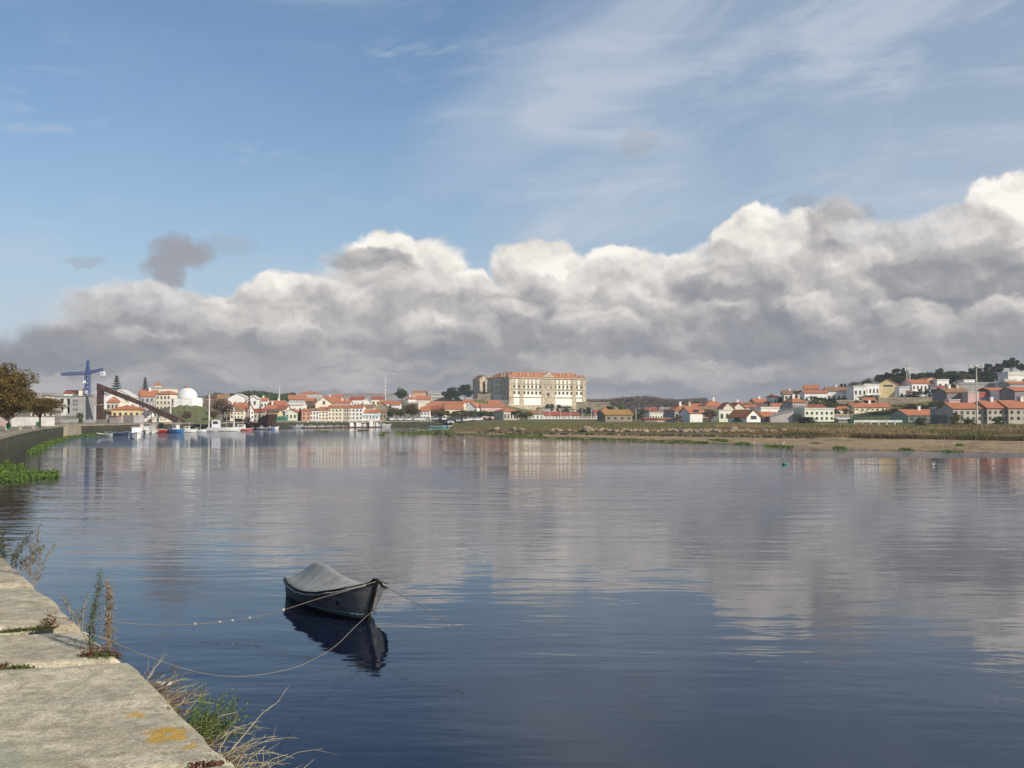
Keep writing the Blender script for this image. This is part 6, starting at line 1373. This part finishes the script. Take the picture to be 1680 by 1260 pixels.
    # helper: point on the starboard side
    def side(t, k, sg=-1, off=.006):
        i = t*NS; i0 = int(min(NS-1, i)); f = i-i0; s_ = (k)*NK; j0 = int(min(NK-1, s_)); g = s_-j0
        def pt(ii, jj): return Vector(rows[ii][NK+jj]) if sg > 0 else Vector(rows[ii][NK-jj])
        p = pt(i0, j0).lerp(pt(i0+1, j0), f).lerp(pt(i0, j0+1).lerp(pt(i0+1, j0+1), f), g); p.y += sg*off; return p
    for sg in (-1, 1):
        tl = MB(); pts = []
        for i in range(24):
            t = .45+.53*i/23
            kk = .40+.10*(i/23); zt = .115+.03*(i/23)
            best = min((abs(side(t, k_/40, sg).z-zt), k_/40) for k_ in range(4, 38))[1]; pts.append(side(t, best, sg, .004))
        tl.tube(pts, [.012]*24, 5).build('waterline_stripe', mat('teal_line', (.16, .30, .30), rough=.6), o)
    # dark star emblem near the bow
    c_t, c_k = .79, .72
    e = MB(); p0 = side(c_t, c_k, -1, .012); ux = (side(c_t+.02, c_k, -1)-side(c_t-.02, c_k, -1)).normalized(); uz = (side(c_t, c_k+.05, -1)-side(c_t, c_k-.05, -1)).normalized()
    star = []
    for i in range(10):
        a = math.pi/2+i*math.pi/5; r_ = .052 if i % 2 == 0 else .022; star.append(p0+ux*math.cos(a)*r_+uz*math.sin(a)*r_+Vector((0, -.004, 0)))
    nn = len(star); e.add(star+[p+Vector((0, .012, 0)) for p in star], [tuple(range(nn)), tuple(range(2*nn-1, nn-1, -1))]+[(i, nn+i, nn+(i+1) % nn, (i+1) % nn) for i in range(nn)])
    e.build('star_emblem', dk, o)
    # tarpaulin: tent over a ridge, tied down outside the gunwale
    tp = MB(); tp.smooth = True; NT = 44; MT = 18
    ridge = lambda t: float(np.interp(t, [0, .06, .14, .22, .34, .5, .7, .85, .95, .99], [.46, .64, .78, .82, .80, .71, .62, .66, .74, .81]))
    for i in range(NT+1):
        t = -.004+.975*i/NT; tt = max(0, t); w = beam(tt)+.028; s_ = sheer(tt)+.022; rz_ = max(ridge(tt), s_+.01)
        for j in range(MT+1):
            a = -1+2*j/MT; k = abs(a); p = (1-k)
            zz = s_+(rz_-s_)*(p**1.18)-.035*math.sin(p*math.pi)*(rz_-s_)/.4
            zz += (mnoise.noise(Vector((tt*9, a*1.5, 0)))*.015+mnoise.noise(Vector((tt*26, a*2.0, 3)))*.007)*min(1, p*5)
            y_ = a*w
            if k > .999: zz = s_-.055-.02*abs(math.sin(tt*21)); y_ = a*(w+.016)
            tp.v.append((L*tt+(-.015 if t < 0 else 0), y_, zz))
    for i in range(NT):
        for j in range(MT): tp.f.append((i*(MT+1)+j, (i+1)*(MT+1)+j, (i+1)*(MT+1)+j+1, i*(MT+1)+j+1))
    tp.f.append(tuple(range(MT+1))[::-1])
    tp.build('tarpaulin', cm, o)
    # lacing that ties the cover down outside the gunwale
    for sg in (-1, 1):
        lc = MB(); pts = []
        for i in range(61):
            t = .02+.90*i/60; i0 = min(NS-1, int(t*NS)); p = Vector(rows[i0][0 if sg < 0 else m-1]).lerp(Vector(rows[i0+1][0 if sg < 0 else m-1]), t*NS-i0)
            pts.append(p+Vector((0, sg*.036, -.03-.035*abs(math.sin(i*.95)))))
        lc.tube(pts, [.006]*61, 4); lc.build('lacing', mat('lace_grey', (.40, .38, .33)), o)
    # mooring ring and ropes
    Mw = Matrix.Translation(o.location) @ Matrix.Rotation(o.rotation_euler.z, 4, 'Z')
    tipw = Mw @ Vector((L+.02, 0, .83)); ringw = Mw @ Vector((L-.20, 0, .24))
    MB().tube([(L-.16, 0, .26), (L-.10, .03, .23), (L-.09, 0, .19), (L-.12, -.03, .22), (L-.16, 0, .26)], .008, 5).build('mooring_ring', dk, o)
    rp, q, b_ = newmat('rope_beige'); tc = q.node('ShaderNodeTexCoord').outputs['Object']; q.put(b_.inputs['Base Color'], q.mixc(q.noise(tc, 20, 3), (.20, .165, .12), (.36, .31, .24))); b_.inputs['Roughness'].default_value = .9
    def rope(lb, pts, r, m_=rp, bits=()):
        # smooth the control points
        out = []
        for i in range(len(pts)-1):
            p0 = Vector(pts[max(i-1, 0)]); p1 = Vector(pts[i]); p2 = Vector(pts[i+1]); p3 = Vector(pts[min(i+2, len(pts)-1)])
            for k in range(10):
                t = k/10; out.append(.5*((2*p1)+(-p0+p2)*t+(2*p0-5*p1+4*p2-p3)*t*t+(-p0+3*p1-3*p2+p3)*t**3))
        out.append(Vector(pts[-1])); base = out[0].copy(); t_ = thing('mooring_rope', lb, 'rope', base, 0, 'mooring ropes of the rowing boat')
        sb = MB(); sb.smooth = True; sb.tube([p-base for p in out], r, 6).build('line', m_, t_)
        for i in bits:
            p = out[int(i*(len(out)-1))]-base; k = MB(); k.lathe([(.005, -.022), (.02, -.008), (.022, .012), (.006, .026)], 7, p, 1.1, .6); k.build('knot', mat('rope_rag', (.55, .51, .44)), t_)
    W = lambda px, py, D: tuple(P(px, py, D))
    rope('long pale rope from the bow running left along the hull, dotted with white tags', [tuple(tipw), W(565, 970, 19.1), W(520, 983, 19.0), W(465, 1000.5, 18.9), W(420, 1012, 18.9), W(365, 1020, 18.85), W(320, 1024, 18.8), W(275, 1026, 18.8), W(230, 1024, 18.8), W(190, 1019, 18.8), W(120, 1003, 18.9), W(20, 965, 19.1), (-10.6, 19.3, 1.7)], .0048, bits=(.255, .35, .395, .43, .50))
    rope('sagging rope from the bow ring to the near quay wall', [tuple(ringw), W(585, 1026, 17.6), W(550, 1060, 16.3), W(510, 1084, 15.2), W(470, 1099, 14.2), W(400, 1109.5, 12.5), W(330, 1104, 11), W(250, 1080, 9.1), W(200, 1060, 7.8), W(150, 1040, 7.35)], .0036)
    rope('short taut rope from the bow down into the water on the right', [tuple(Mw @ Vector((L-.22, .22, .70))), W(660, 977, 18.6), W(700, 1000, 17.6), W(735, 1021, 17.0), W(757, 1030.5, 16.72), W(760, 1033, 16.5)], .0055)
# ---------------------------------------------------------------- weeds on the quay edge
def edge_pt(py): 
    """point on the quay edge (z 2.3) at an image row"""
    xs = np.interp(py, [745, 812, 906, 962, 1024, 1034, 1081, 1086, 1252, 1300], [-260, -120, -10, 52, 124, 135, 190, 205, 372, 418]); return G(float(xs), py, 2.3)
def build_weeds():
    rng = random.Random(21); nr = np.random.default_rng(3)
    dry = mat('dry_stalk', (.33, .27, .17), var=.3, sc=8); dryp = mat('dead_twig', (.36, .31, .20), var=.25, sc=8); rust = mat('rust_seed', (.25, .185, .115), var=.4, sc=20); grn = mat('weed_green', (.10, .15, .04), var=.4, sc=8)
    gg = mat('grey_green_leaf', (.13, .15, .08), var=.3, sc=10); redl = mat('red_leaf', (.17, .075, .045), var=.4, sc=12); moss = mat('moss', (.09, .11, .025), var=.4, sc=15)
    def tall_weed(lb, px, py, h, n_, lean, mstalk, mleaf, dens, spread=.12, lsz=.016, off=0.0, z0=2.27):
        v = G(px, py, z0); o = thing('wild_weed', lb, 'weed', v); st = MB(); lv = []
        for i in range(n_):
            a = rng.uniform(0, 6.28); L_ = h*rng.uniform(.55, 1.0) if i else h; bx = rng.uniform(-.5, .5)*spread*.5; tx = bx+lean[0]*L_+rng.uniform(-.5, .5)*spread; ty = lean[1]*L_+rng.uniform(-.3, .3)*spread
            pts = [Vector((bx*.4, 0, 0)), Vector((bx, ty*.25, L_*.35)), Vector(((bx+tx)/2, ty*.55, L_*.7)), Vector((tx, ty, L_))]; st.tube(pts, [.0042, .0034, .0026, .0014], 5)
            for k in range(int(dens*L_)):
                t = rng.uniform(.12, 1); j = min(2, int(t*3)); p = pts[j].lerp(pts[j+1], t*3-j); r = rng.uniform(.01, .06)*(1.25-t*.6); a = rng.uniform(0, 6.28)
                e = p+Vector((math.cos(a)*r, math.sin(a)*r, rng.uniform(0, .05)))
                if rng.random() < .25: st.tube([p, e], [.002, .001], 3)
                lv.append(e); 
                for _ in range(2): lv.append(p.lerp(e, rng.random())+Vector([rng.gauss(0, .008) for _ in range(3)]))
        st.build('stalk', mstalk, o); q, f = leaf_quads(np.array([tuple(p) for p in lv]), None, lsz, nr); m_ = bpy.data.objects.new('leaves', npmesh('leaves', q, f, mleaf)); COL.objects.link(m_); m_.parent = o
        return o
    tall_weed('tall thin grey-green weed growing from the joint of the coping stones', 149, 1078, .58, 3, (.02, .0), gg, gg, 380, .20, .005)
    tall_weed('brown seeded weed stalk standing beside the tall green weed', 179, 1077, .50, 3, (.02, .02), dry, mat('brown_seed', (.30, .22, .14), var=.4, sc=20), 300, .07, .006)
    tall_weed('pinkish brown weed with two plumes at the far left quay edge', 55, 962, .62, 5, (-.05, .08), dry, rust, 130, .36, .008, z0=2.2)
    tall_weed('small dark weed at the very left of the quay edge', 12, 921, .34, 5, (.1, .1), gg, mat('dark_weed', (.07, .08, .04), var=.4, sc=9), 160, .40, .010, z0=2.25)
    tall_weed('dark bushy weed hugging the quay edge left of the pinkish one', 30, 938, .30, 7, (.15, .1), dry, MATS['dark_weed'], 170, .5, .009, z0=2.2)
    tall_weed('low yellowish weed leaning out behind the tall green weed', 132, 1040, .30, 4, (-.25, .1), dryp, gg, 60, .3, .008, z0=2.2)
    # red-leaved mat at the foot of the tall weeds, mosses in the joints
    def clump(lb, pts, m_, sz, n_, name='moss_clump', cat='moss', h=.03, grp=None):
        c = G(*pts[0], 2.3); o = thing(name, lb, cat, c, 0, grp); P_ = [G(x, y, 2.3)-c for x, y in pts]; q = []
        for _ in range(n_):
            i = rng.randrange(len(P_)-1) if len(P_) > 1 else 0; p = P_[i].lerp(P_[min(i+1, len(P_)-1)], rng.random()); q.append((p.x+rng.gauss(0, .025), p.y+rng.gauss(0, .02), abs(rng.gauss(0, h))-.005))
        v, f = leaf_quads(np.array(q), None, sz, nr); m = bpy.data.objects.new('leaves', npmesh('leaves', v, f, m_)); COL.objects.link(m); m.parent = o
    clump('red-leaved creeping plant in the stone joint at the weed foot', [(136, 1082), (160, 1081), (194, 1080)], redl, .008, 1500, 'creeping_plant', 'plant', .035)
    clump('green tuft mixed into the red creeping plant', [(150, 1084), (186, 1082)], grn, .010, 260, 'creeping_plant', 'plant', .03)
    clump('strip of moss and dry grass in the upper stone joint', [(0, 1037), (40, 1034), (86, 1030)], moss, .006, 1600, h=.012)
    clump('small grass tuft at the right end of the upper joint moss', [(76, 1030), (86, 1029)], MATS['brown_seed'], .016, 200, 'grass_tuft', 'grass', .04)
    clump('small green moss patch in the lower stone joint', [(12, 1097), (32, 1096), (46, 1096)], moss, .007, 800, h=.010)
    clump('brown moss scrap in the joint at the left edge', [(-4, 1096), (4, 1096)], redl, .012, 120, h=.015)
    clump('brown leaf litter in the joint at the bottom of the picture', [(318, 1258), (344, 1253), (366, 1249)], redl, .010, 160, 'leaf_litter', 'leaves', .01)
    # overhanging dead brush
    def brush(lb, py0, py1, n_, ln, m_, name='dead_brush', out=.1, up=.5, zz=2.2):
        c = edge_pt((py0+py1)/2); o = thing(name, lb, 'brush', c); b = MB(); nrm = Vector((.84, .54, 0)).normalized()
        for _ in range(n_):
            e = edge_pt(rng.uniform(py0, py1)); s_ = e-c+nrm*rng.uniform(-.02, .10); s_.z = zz-2.3-rng.uniform(0, .25)
            L_ = ln*rng.uniform(.35, 1.0)**1.2; a = max(-1.1, min(1.1, rng.gauss(0, .6))); d = (nrm*math.cos(a)+NEARDIR.to_3d()*math.sin(a)*.9+Vector((0, 0, rng.uniform(-.15, up)*1.6))).normalized()
            k = Vector([rng.gauss(0, .06) for _ in range(3)])*L_; pts = [s_, s_+d*L_*.35+k*.5, s_+d*L_*.7+k, s_+d*L_-Vector((0, 0, L_*.10))+k*1.4]
            r = .0027*rng.uniform(.6, 1.4); b.tube(pts, [r*1.3, r, r*.8, r*.4], 4)
            for _ in range(rng.randint(1, 4)):
                t = rng.uniform(.35, .95); j = min(2, int(t*3)); p = pts[j].lerp(pts[j+1], t*3-j); d2 = (d+Vector([rng.gauss(0, .55) for _ in range(3)])).normalized(); b.tube([p, p+d2*L_*rng.uniform(.08, .28)], [r*.7, r*.3], 3)
        b.build('twigs', m_, o); return o
    brush('tangle of dead brown twigs just below the weed joint', 1092, 1135, 150, .26, mat('brown_twig', (.17, .12, .075), var=.3, sc=9), up=.25, zz=2.22)
    brush('spray of pale dead stalks left of the green bush', 1095, 1150, 44, .36, dryp, up=.9)
    brush('long pale dead stalks reaching over the water beside the green bush', 1150, 1215, 46, .48, dryp, up=.55)
    brush('lowest long dead stalks at the bottom edge of the picture', 1205, 1262, 50, .52, dryp, up=.30, zz=2.22)
    brush('matted brown undergrowth along the lower quay edge', 1095, 1262, 620, .15, MATS['brown_twig'], up=.2, zz=2.2)
    # the green bush
    c = edge_pt(1172); c.z = 2.12; o = thing('green_bush', 'feathery bright green bush hanging on the quay edge', 'bush', c+Vector((.06, .04, 0))); b = MB(); lv = []
    for _ in range(90):
        a = rng.gauss(.55, .9); L_ = rng.uniform(.12, .34); d = Vector((math.cos(a), math.sin(a), rng.uniform(.35, 1.5))).normalized(); s_ = Vector((rng.uniform(-.10, .10), rng.uniform(-.12, .14), 0)); e = s_+d*L_; b.tube([s_, s_.lerp(e, .5), e], [.003, .002, .001], 3)
        for k in range(46): t = rng.uniform(.2, 1); p = s_.lerp(e, t); lv.append((p.x+rng.gauss(0, .012), p.y+rng.gauss(0, .012), p.z+rng.gauss(0, .012)))
    b.build('stems', grn, o); q, f = leaf_quads(np.array(lv), None, .006, nr); m = bpy.data.objects.new('leaves', npmesh('leaves', q, f, leafmat('leaf_fern', (.05, .085, .02), (.16, .19, .05)))); COL.objects.link(m); m.parent = o
    # crumpled litter
    v = edge_pt(1100); o = thing('litter', 'crumpled white paper caught in the dead brush', 'litter', v+Vector((.12, .08, -.12))); o.scale = (.6, .6, .6); b = MB()
    for s_ in range(3):
        cx = s_*.075; n_ = 7; vs = [(cx+.05*math.cos(6.28*i/n_)*rng.uniform(.6, 1.2), .03*math.sin(6.28*i/n_)-s_*.05, .05*math.sin(6.28*i/n_+1)*rng.uniform(.4, 1.2)+.03) for i in range(n_)]+[(cx, .0-s_*.05, .055)]
        b.add(vs, [(i, (i+1) % n_, n_) for i in range(n_)]+[tuple(range(n_))[::-1]])
    b.build('paper', mat('paper_white', (.72, .68, .66)), o)
# ---------------------------------------------------------------- marsh, rocks, floating plants
def scatter(name, lb, cat, pts, sz, m, kind='stuff', tall=None):
    rng = np.random.default_rng(len(pts)); 
    if tall:     # upright blades
        k = len(pts); a = rng.uniform(0, 6.28, k); h = tall*rng.uniform(.4, 1.2, k); w = sz*rng.uniform(.5, 1.2, k); dx = np.cos(a)*w; dy = np.sin(a)*w; lx = rng.normal(0, .25, k)*h; ly = rng.normal(0, .25, k)*h
        p = np.array(pts); v = np.stack([p+np.stack([-dx, -dy, 0*dx], 1), p+np.stack([dx, dy, 0*dx], 1), p+np.stack([lx+dx*.2, ly+dy*.2, h], 1), p+np.stack([lx-dx*.2, ly-dy*.2, h*.98], 1)], 1).reshape(-1, 3); f = np.arange(4*k).reshape(k, 4)
    else: v, f = leaf_quads(np.array(pts), None, sz, rng)
    o = bpy.data.objects.new(name, npmesh(name, v, f, m)); COL.objects.link(o); tag(o, lb, cat, kind=kind); return o
def build_marsh(BV):
    rng = np.random.default_rng(77); R = random.Random(7)
    straw = leafmat('straw', (.20, .14, .07), (.42, .32, .18)); rsc = leafmat('rust_scrub', (.12, .08, .04), (.27, .18, .09)); gsc = leafmat('green_scrub', (.08, .095, .03), (.20, .20, .07))
    def zone(n_, pxr, yr, z, jit):
        out = []
        for _ in range(n_):
            px = R.uniform(*pxr); y0 = yr(px) if callable(yr) else yr; y = R.uniform(*y0); g_ = hit(BV, px, y); out.append((g_.x, g_.y, g_.z-.05))
        return out
    def clumpy(n_, pxr, yr, z, per, rad_, thr=.0, seed=0):
        out = []
        while len(out) < n_*per:
            px = R.uniform(*pxr); y0 = yr(px); y = R.uniform(*y0); g_ = hit(BV, px, y)
            if mnoise.noise(Vector((g_.x*.06+seed, g_.y*.03, seed))) < thr: continue
            for _ in range(per):
                x_ = g_.x+R.gauss(0, rad_); y_ = g_.y+R.gauss(0, rad_); out.append((x_, y_, gz(BV, x_, y_, z)-.05))
        return out
    ytop = lambda px: float(np.interp(px, [1180, 1300, 1450, 1680], [697.5, 697, 696, 696])); ybot = lambda px: float(np.interp(px, [1180, 1290, 1450, 1680], [712, 714, 718, 722.5]))+2.2*mnoise.noise(Vector((px*.021, 3, 0)))+1.2*mnoise.noise(Vector((px*.09, 7, 0)))
    scatter('reed_bed', 'straw coloured reeds across the right bank scrub', 'reeds', clumpy(1500, (1175, 1760), lambda p: (ytop(p), ybot(p)), 1.5, 12, .6, -.05, 1), .035, straw, tall=.55)
    scatter('scrub', 'rusty brown low scrub on the right bank', 'scrub', clumpy(1700, (1190, 1760), lambda p: (ytop(p)+3, ybot(p)), 1.4, 10, .9, -.08, 5), .06, rsc, tall=.45)
    scatter('green_scrub', 'green bushy patches in the right bank scrub', 'scrub', clumpy(900, (1200, 1760), lambda p: (ytop(p)+2, ybot(p)), 1.4, 12, .9, .08, 9), .07, gsc, tall=.5)
    scatter('green_verge', 'green rush strip above the sand bank', 'rushes', clumpy(420, (1286, 1400), lambda p: (711, 715), .9, 10, .5, -1), .05, leafmat('verge_green', (.03, .06, .015), (.07, .12, .03)), tall=.35)
    scatter('dark_verge', 'dark brown overhanging scrub edge above the sand at right', 'scrub', clumpy(520, (1400, 1760), lambda p: (ybot(p)-1.5, ybot(p)+1.5), .9, 10, .5, -1), .07, leafmat('verge_dark', (.05, .035, .018), (.12, .09, .035)), tall=.55)
    scatter('wrack_line', 'dark strands of wrack and mud weed strewn on the sand bank', 'wrack', clumpy(260, (1180, 1760), lambda p: (ybot(p)+1, float(np.interp(p, [1180, 1680], [726, 741]))), .4, 14, .5, .12, 13), .10, leafmat('wrack', (.06, .045, .03), (.13, .10, .06)), tall=.08)
    scatter('meadow_grass', 'short green grass of the middle marsh', 'grass', zone(22000, (742, 1280), lambda p: (695, 704), 1.6, 0), .05, leafmat('meadow', (.085, .105, .03), (.20, .19, .075)), tall=.28)
    scatter('dry_grass', 'brown dry grass along the edge of the marsh tip', 'grass', zone(9000, (742, 1290), lambda p: (701.5, 708.5), 1.1, 0), .06, leafmat('drygrass', (.15, .10, .05), (.30, .21, .12)), tall=.35)
    # boulders: two shapes, copied
    rm = mat('boulder_tan', (.36, .28, .19), var=.3, sc=1.2, bmp=.03); rd = mat('boulder_dark', (.09, .075, .055), var=.4, sc=1.5)  # dark tone carries the shadow line and black mud below the tan row
    def rock_mesh(seed, m):
        bm = bmesh.new(); bmesh.ops.create_icosphere(bm, subdivisions=2, radius=1)
        for v in bm.verts: v.co *= 1+.28*mnoise.noise(v.co*1.1+Vector((seed*3.1, 0, 0))); v.co.z *= .68
        me = bpy.data.meshes.new('boulder'); bm.to_mesh(me); bm.free(); me.materials.append(m); return me
    rms = [rock_mesh(i, rm) for i in range(4)]; rds = [rock_mesh(i+5, rd) for i in range(3)]; cnt = 0
    def rock(px, y, z, s_, me, lb, g):
        g_ = hit(BV, px, y); o = bpy.data.objects.new('boulder', me); COL.objects.link(o); o.location = (g_.x, g_.y, g_.z+s_*.2); o.rotation_euler = (R.uniform(-.3, .3), R.uniform(-.3, .3), R.uniform(0, 6)); o.scale = (s_*R.uniform(.8, 1.35), s_*R.uniform(.8, 1.2), s_); tag(o, lb, 'boulder', g)
    tan_l = []; dark_l = []
    for i in range(150):
        px = 900+385*(i+R.random())/150; dens = float(np.interp(px, [900, 1000, 1060, 1230, 1290], [.25, .45, .9, .95, .4]))
        if R.random() > dens: continue
        yy = float(np.interp(px, [880, 1280], [706.5, 709.0])); tan_l.append((px, yy+R.uniform(-1.4, 1.2), 1.2, R.uniform(.28, .62), R.choice(rms)))
    for px, y, s_, lb in [(814, 705.5, .85, 'pale boulder on the marsh tip, leftmost of three pale ones'), (843.5, 705.0, .75, 'pale boulder on the marsh tip below the convent corner'), (855, 707, .8, 'pale boulder nearest the water under the convent corner'), (965.5, 707.5, 1.15, 'largest pale boulder, below the battlement wall'), (1203.5, 707, 1.0, 'large square tan boulder below the cream gables')]: rock(px, y, 1.2, s_, rms[1], lb, None)
    for i in range(90):
        px = 780+560*(i+R.random())/90; y = float(np.interp(px, [780, 1000, 1290, 1340], [710.5, 713.5, 718.5, 719])); dark_l.append((px, y+R.uniform(-.7, .7), .6, R.uniform(.22, .5), R.choice(rds)))
    marks = [(780, 'the pink house'), (830, 'the spreading orange roof'), (880, 'the first white riverside house'), (925, 'the long red-roofed wall house'), (965, 'the battlement wall'), (1010, 'the stone barn'), (1050, 'the lone lamp'), (1075, 'the pale green building'), (1100, 'the low pinkish shed'), (1125, 'the grey villa'), (1140, 'the boxy slot house'), (1164, 'the round leafless tree'), (1190, 'the flat cream hall'), (1212, 'the cream gables'), (1232, 'the white gabled house'), (1255, 'the lean-to roof'), (1285, 'the sloping grey building'), (1320, 'the yellow institute')]
    ords = 'first second third fourth fifth sixth seventh eighth ninth tenth eleventh twelfth thirteenth fourteenth fifteenth sixteenth seventeenth eighteenth nineteenth twentieth'.split()
    for lst, what, g in ((tan_l, 'sunlit tan boulder', 'tan boulders along the marsh edge'), (dark_l, 'shadow-dark muddy boulder', 'shadow-dark muddy boulders at the marsh foot')):
        cnt = {}
        for px, y, z, s_, me in sorted(lst, key=lambda r_: r_[0]):
            mk = min(marks, key=lambda m_: abs(m_[0]-px))[1]; cnt[mk] = cnt.get(mk, -1)+1
            rock(px, y, z, s_, me, what+' below '+mk+', '+ords[cnt[mk]]+' there from the left', g)
    # floating water plants
    wh = leafmat('water_hyacinth', (.045, .085, .018), (.13, .19, .045)); wh2 = leafmat('water_weed', (.06, .085, .022), (.13, .155, .05))
    def patch(lb, polys, n_, sz, h=.18, m=wh):
        out = []
        for _ in range(n_):
            (xa, ya), (xb, yb), w = R.choice(polys); t = R.random() if xb-xa > 34 else R.gauss(.5, .27); px = xa+(xb-xa)*t+R.gauss(0, 1.5); y = ya+(yb-ya)*t+R.gauss(0, w*(1 if xb-xa > 34 else .75)); g_ = G(px, max(y, 700.2), 0)
            if px > 735:
                h_ = hit(BV, px, y)
                if h_.z > .01 and h_.y < g_.y+1: g_ = h_
            if mnoise.noise(Vector((g_.x*.35, g_.y*.2, len(lb)))) < -.22: continue
            out.append((g_.x, g_.y, g_.z+abs(R.gauss(0, h))+.02))
        scatter('water_plants', lb, 'water plants', out, sz, m)
    patch('bright green floating plants spread on the water at the left picture edge', [((-60, 772), (38, 772), 5.5), ((-60, 780), (62, 779), 4), ((-20, 764), (20, 765), 3), ((20, 783), (95, 780), 1.6), ((-60, 786), (35, 786), 2)], 30000, .08, .11)
    patch('green floating plant belt along the foot of the left quay', [((56, 739), (74, 729), 2.2), ((66, 735), (100, 724), 1.6), ((72, 731), (112, 719.5), 1.4), ((105, 719), (130, 716), 1.0), ((52, 742), (66, 738), 1.6)], 12000, .12, .14)
    patch('green weed belt below the far harbour wall', [((126, 714.8), (186, 713.0), .9), ((130, 713.5), (180, 712.5), .7)], 7000, .18, .15)
    patch('strip of floating weed before the marsh tip', [((650, 711.5), (742, 710.5), .8), ((690, 709.8), (742, 709.6), .6)], 5000, .25, .15, wh2)
    patch('small scattered weed islands in the middle of the far water', [((588, 706.5), (602, 706.5), .6), ((520, 708.3), (540, 709), .5), ((615, 710.3), (634, 710.3), .3), ((626, 714), (629, 714), .3), ((690, 703.5), (700, 703.5), .5)], 1500, .2, .12, wh2)
    patch('green water plants fringing the mud of the marsh', [((742, 712), (800, 713.8), .7), ((800, 714.5), (900, 718.2), .9), ((900, 718.5), (1010, 721.0), .9), ((1010, 721), (1160, 725.8), .9), ((830, 712.5), (890, 715), .7)], 12000, .12, .06, wh2)
    patch('bright green plant clumps on the mud below the cream gables', [((1165, 722), (1195, 724), 1.3), ((1208, 728.0), (1228, 729), 1.2), ((1255, 732), (1300, 734), .8)], 3600, .10, .07)
    patch('green plant clumps along the sand bank waterline at right', [((1368, 735), (1388, 735.5), 1.3), ((1480, 737.5), (1495, 738), .7), ((1545, 741), (1580, 741.5), 1.2), ((1570, 731), (1578, 731), 1.2), ((1330, 727), (1345, 727.5), .7)], 2600, .08, .06)
    # outfall
    wm = mat('foam_white', (.62, .64, .66), var=.2, sc=3, rough=.4); v = G(55, 733.2, 0); t = thing('water_outfall', 'thin white stream of water pouring from the promenade wall', 'waterfall', v); 
    MB().tube([(-.9, .3, 1.75), (-.55, -.1, 1.6), (-.2, -.4, 1.0), (.0, -.6, .3), (.05, -.65, .02)], [.10, .12, .10, .12, .16], 7).build('stream', wm, t); MB().tube([(-1.6, .8, 1.78), (-.85, .25, 1.76)], .16, 10).build('drain_pipe', METAL, t)
random.seed(5)
build_water(); build_convent(); build_houses(); build_trees(); BV = build_ground(); bpy.context.view_layer.update(); settle(BV); build_quays(); build_near_quay()
build_far(); build_landmarks(); build_street(BV); build_boats(); build_rowboat(); build_weeds(); build_marsh(BV)

# ---------------------------------------------------------------- the air
def build_haze():
    b = MB().box(-4500, 4500, -500, 4500, -14, 46); m = bpy.data.materials.new('haze'); m.use_nodes = True; t = m.node_tree; t.nodes.clear()
    o = t.nodes.new('ShaderNodeOutputMaterial'); v = t.nodes.new('ShaderNodeVolumePrincipled'); t.links.new(v.outputs[0], o.inputs['Volume'])
    v.inputs['Color'].default_value = (.80, .84, .92, 1); v.inputs['Density'].default_value = .00022; v.inputs['Anisotropy'].default_value = .1
    tag(b.build('haze', m), 'thin pale haze over the river and the town', 'haze', kind='stuff')
build_haze()
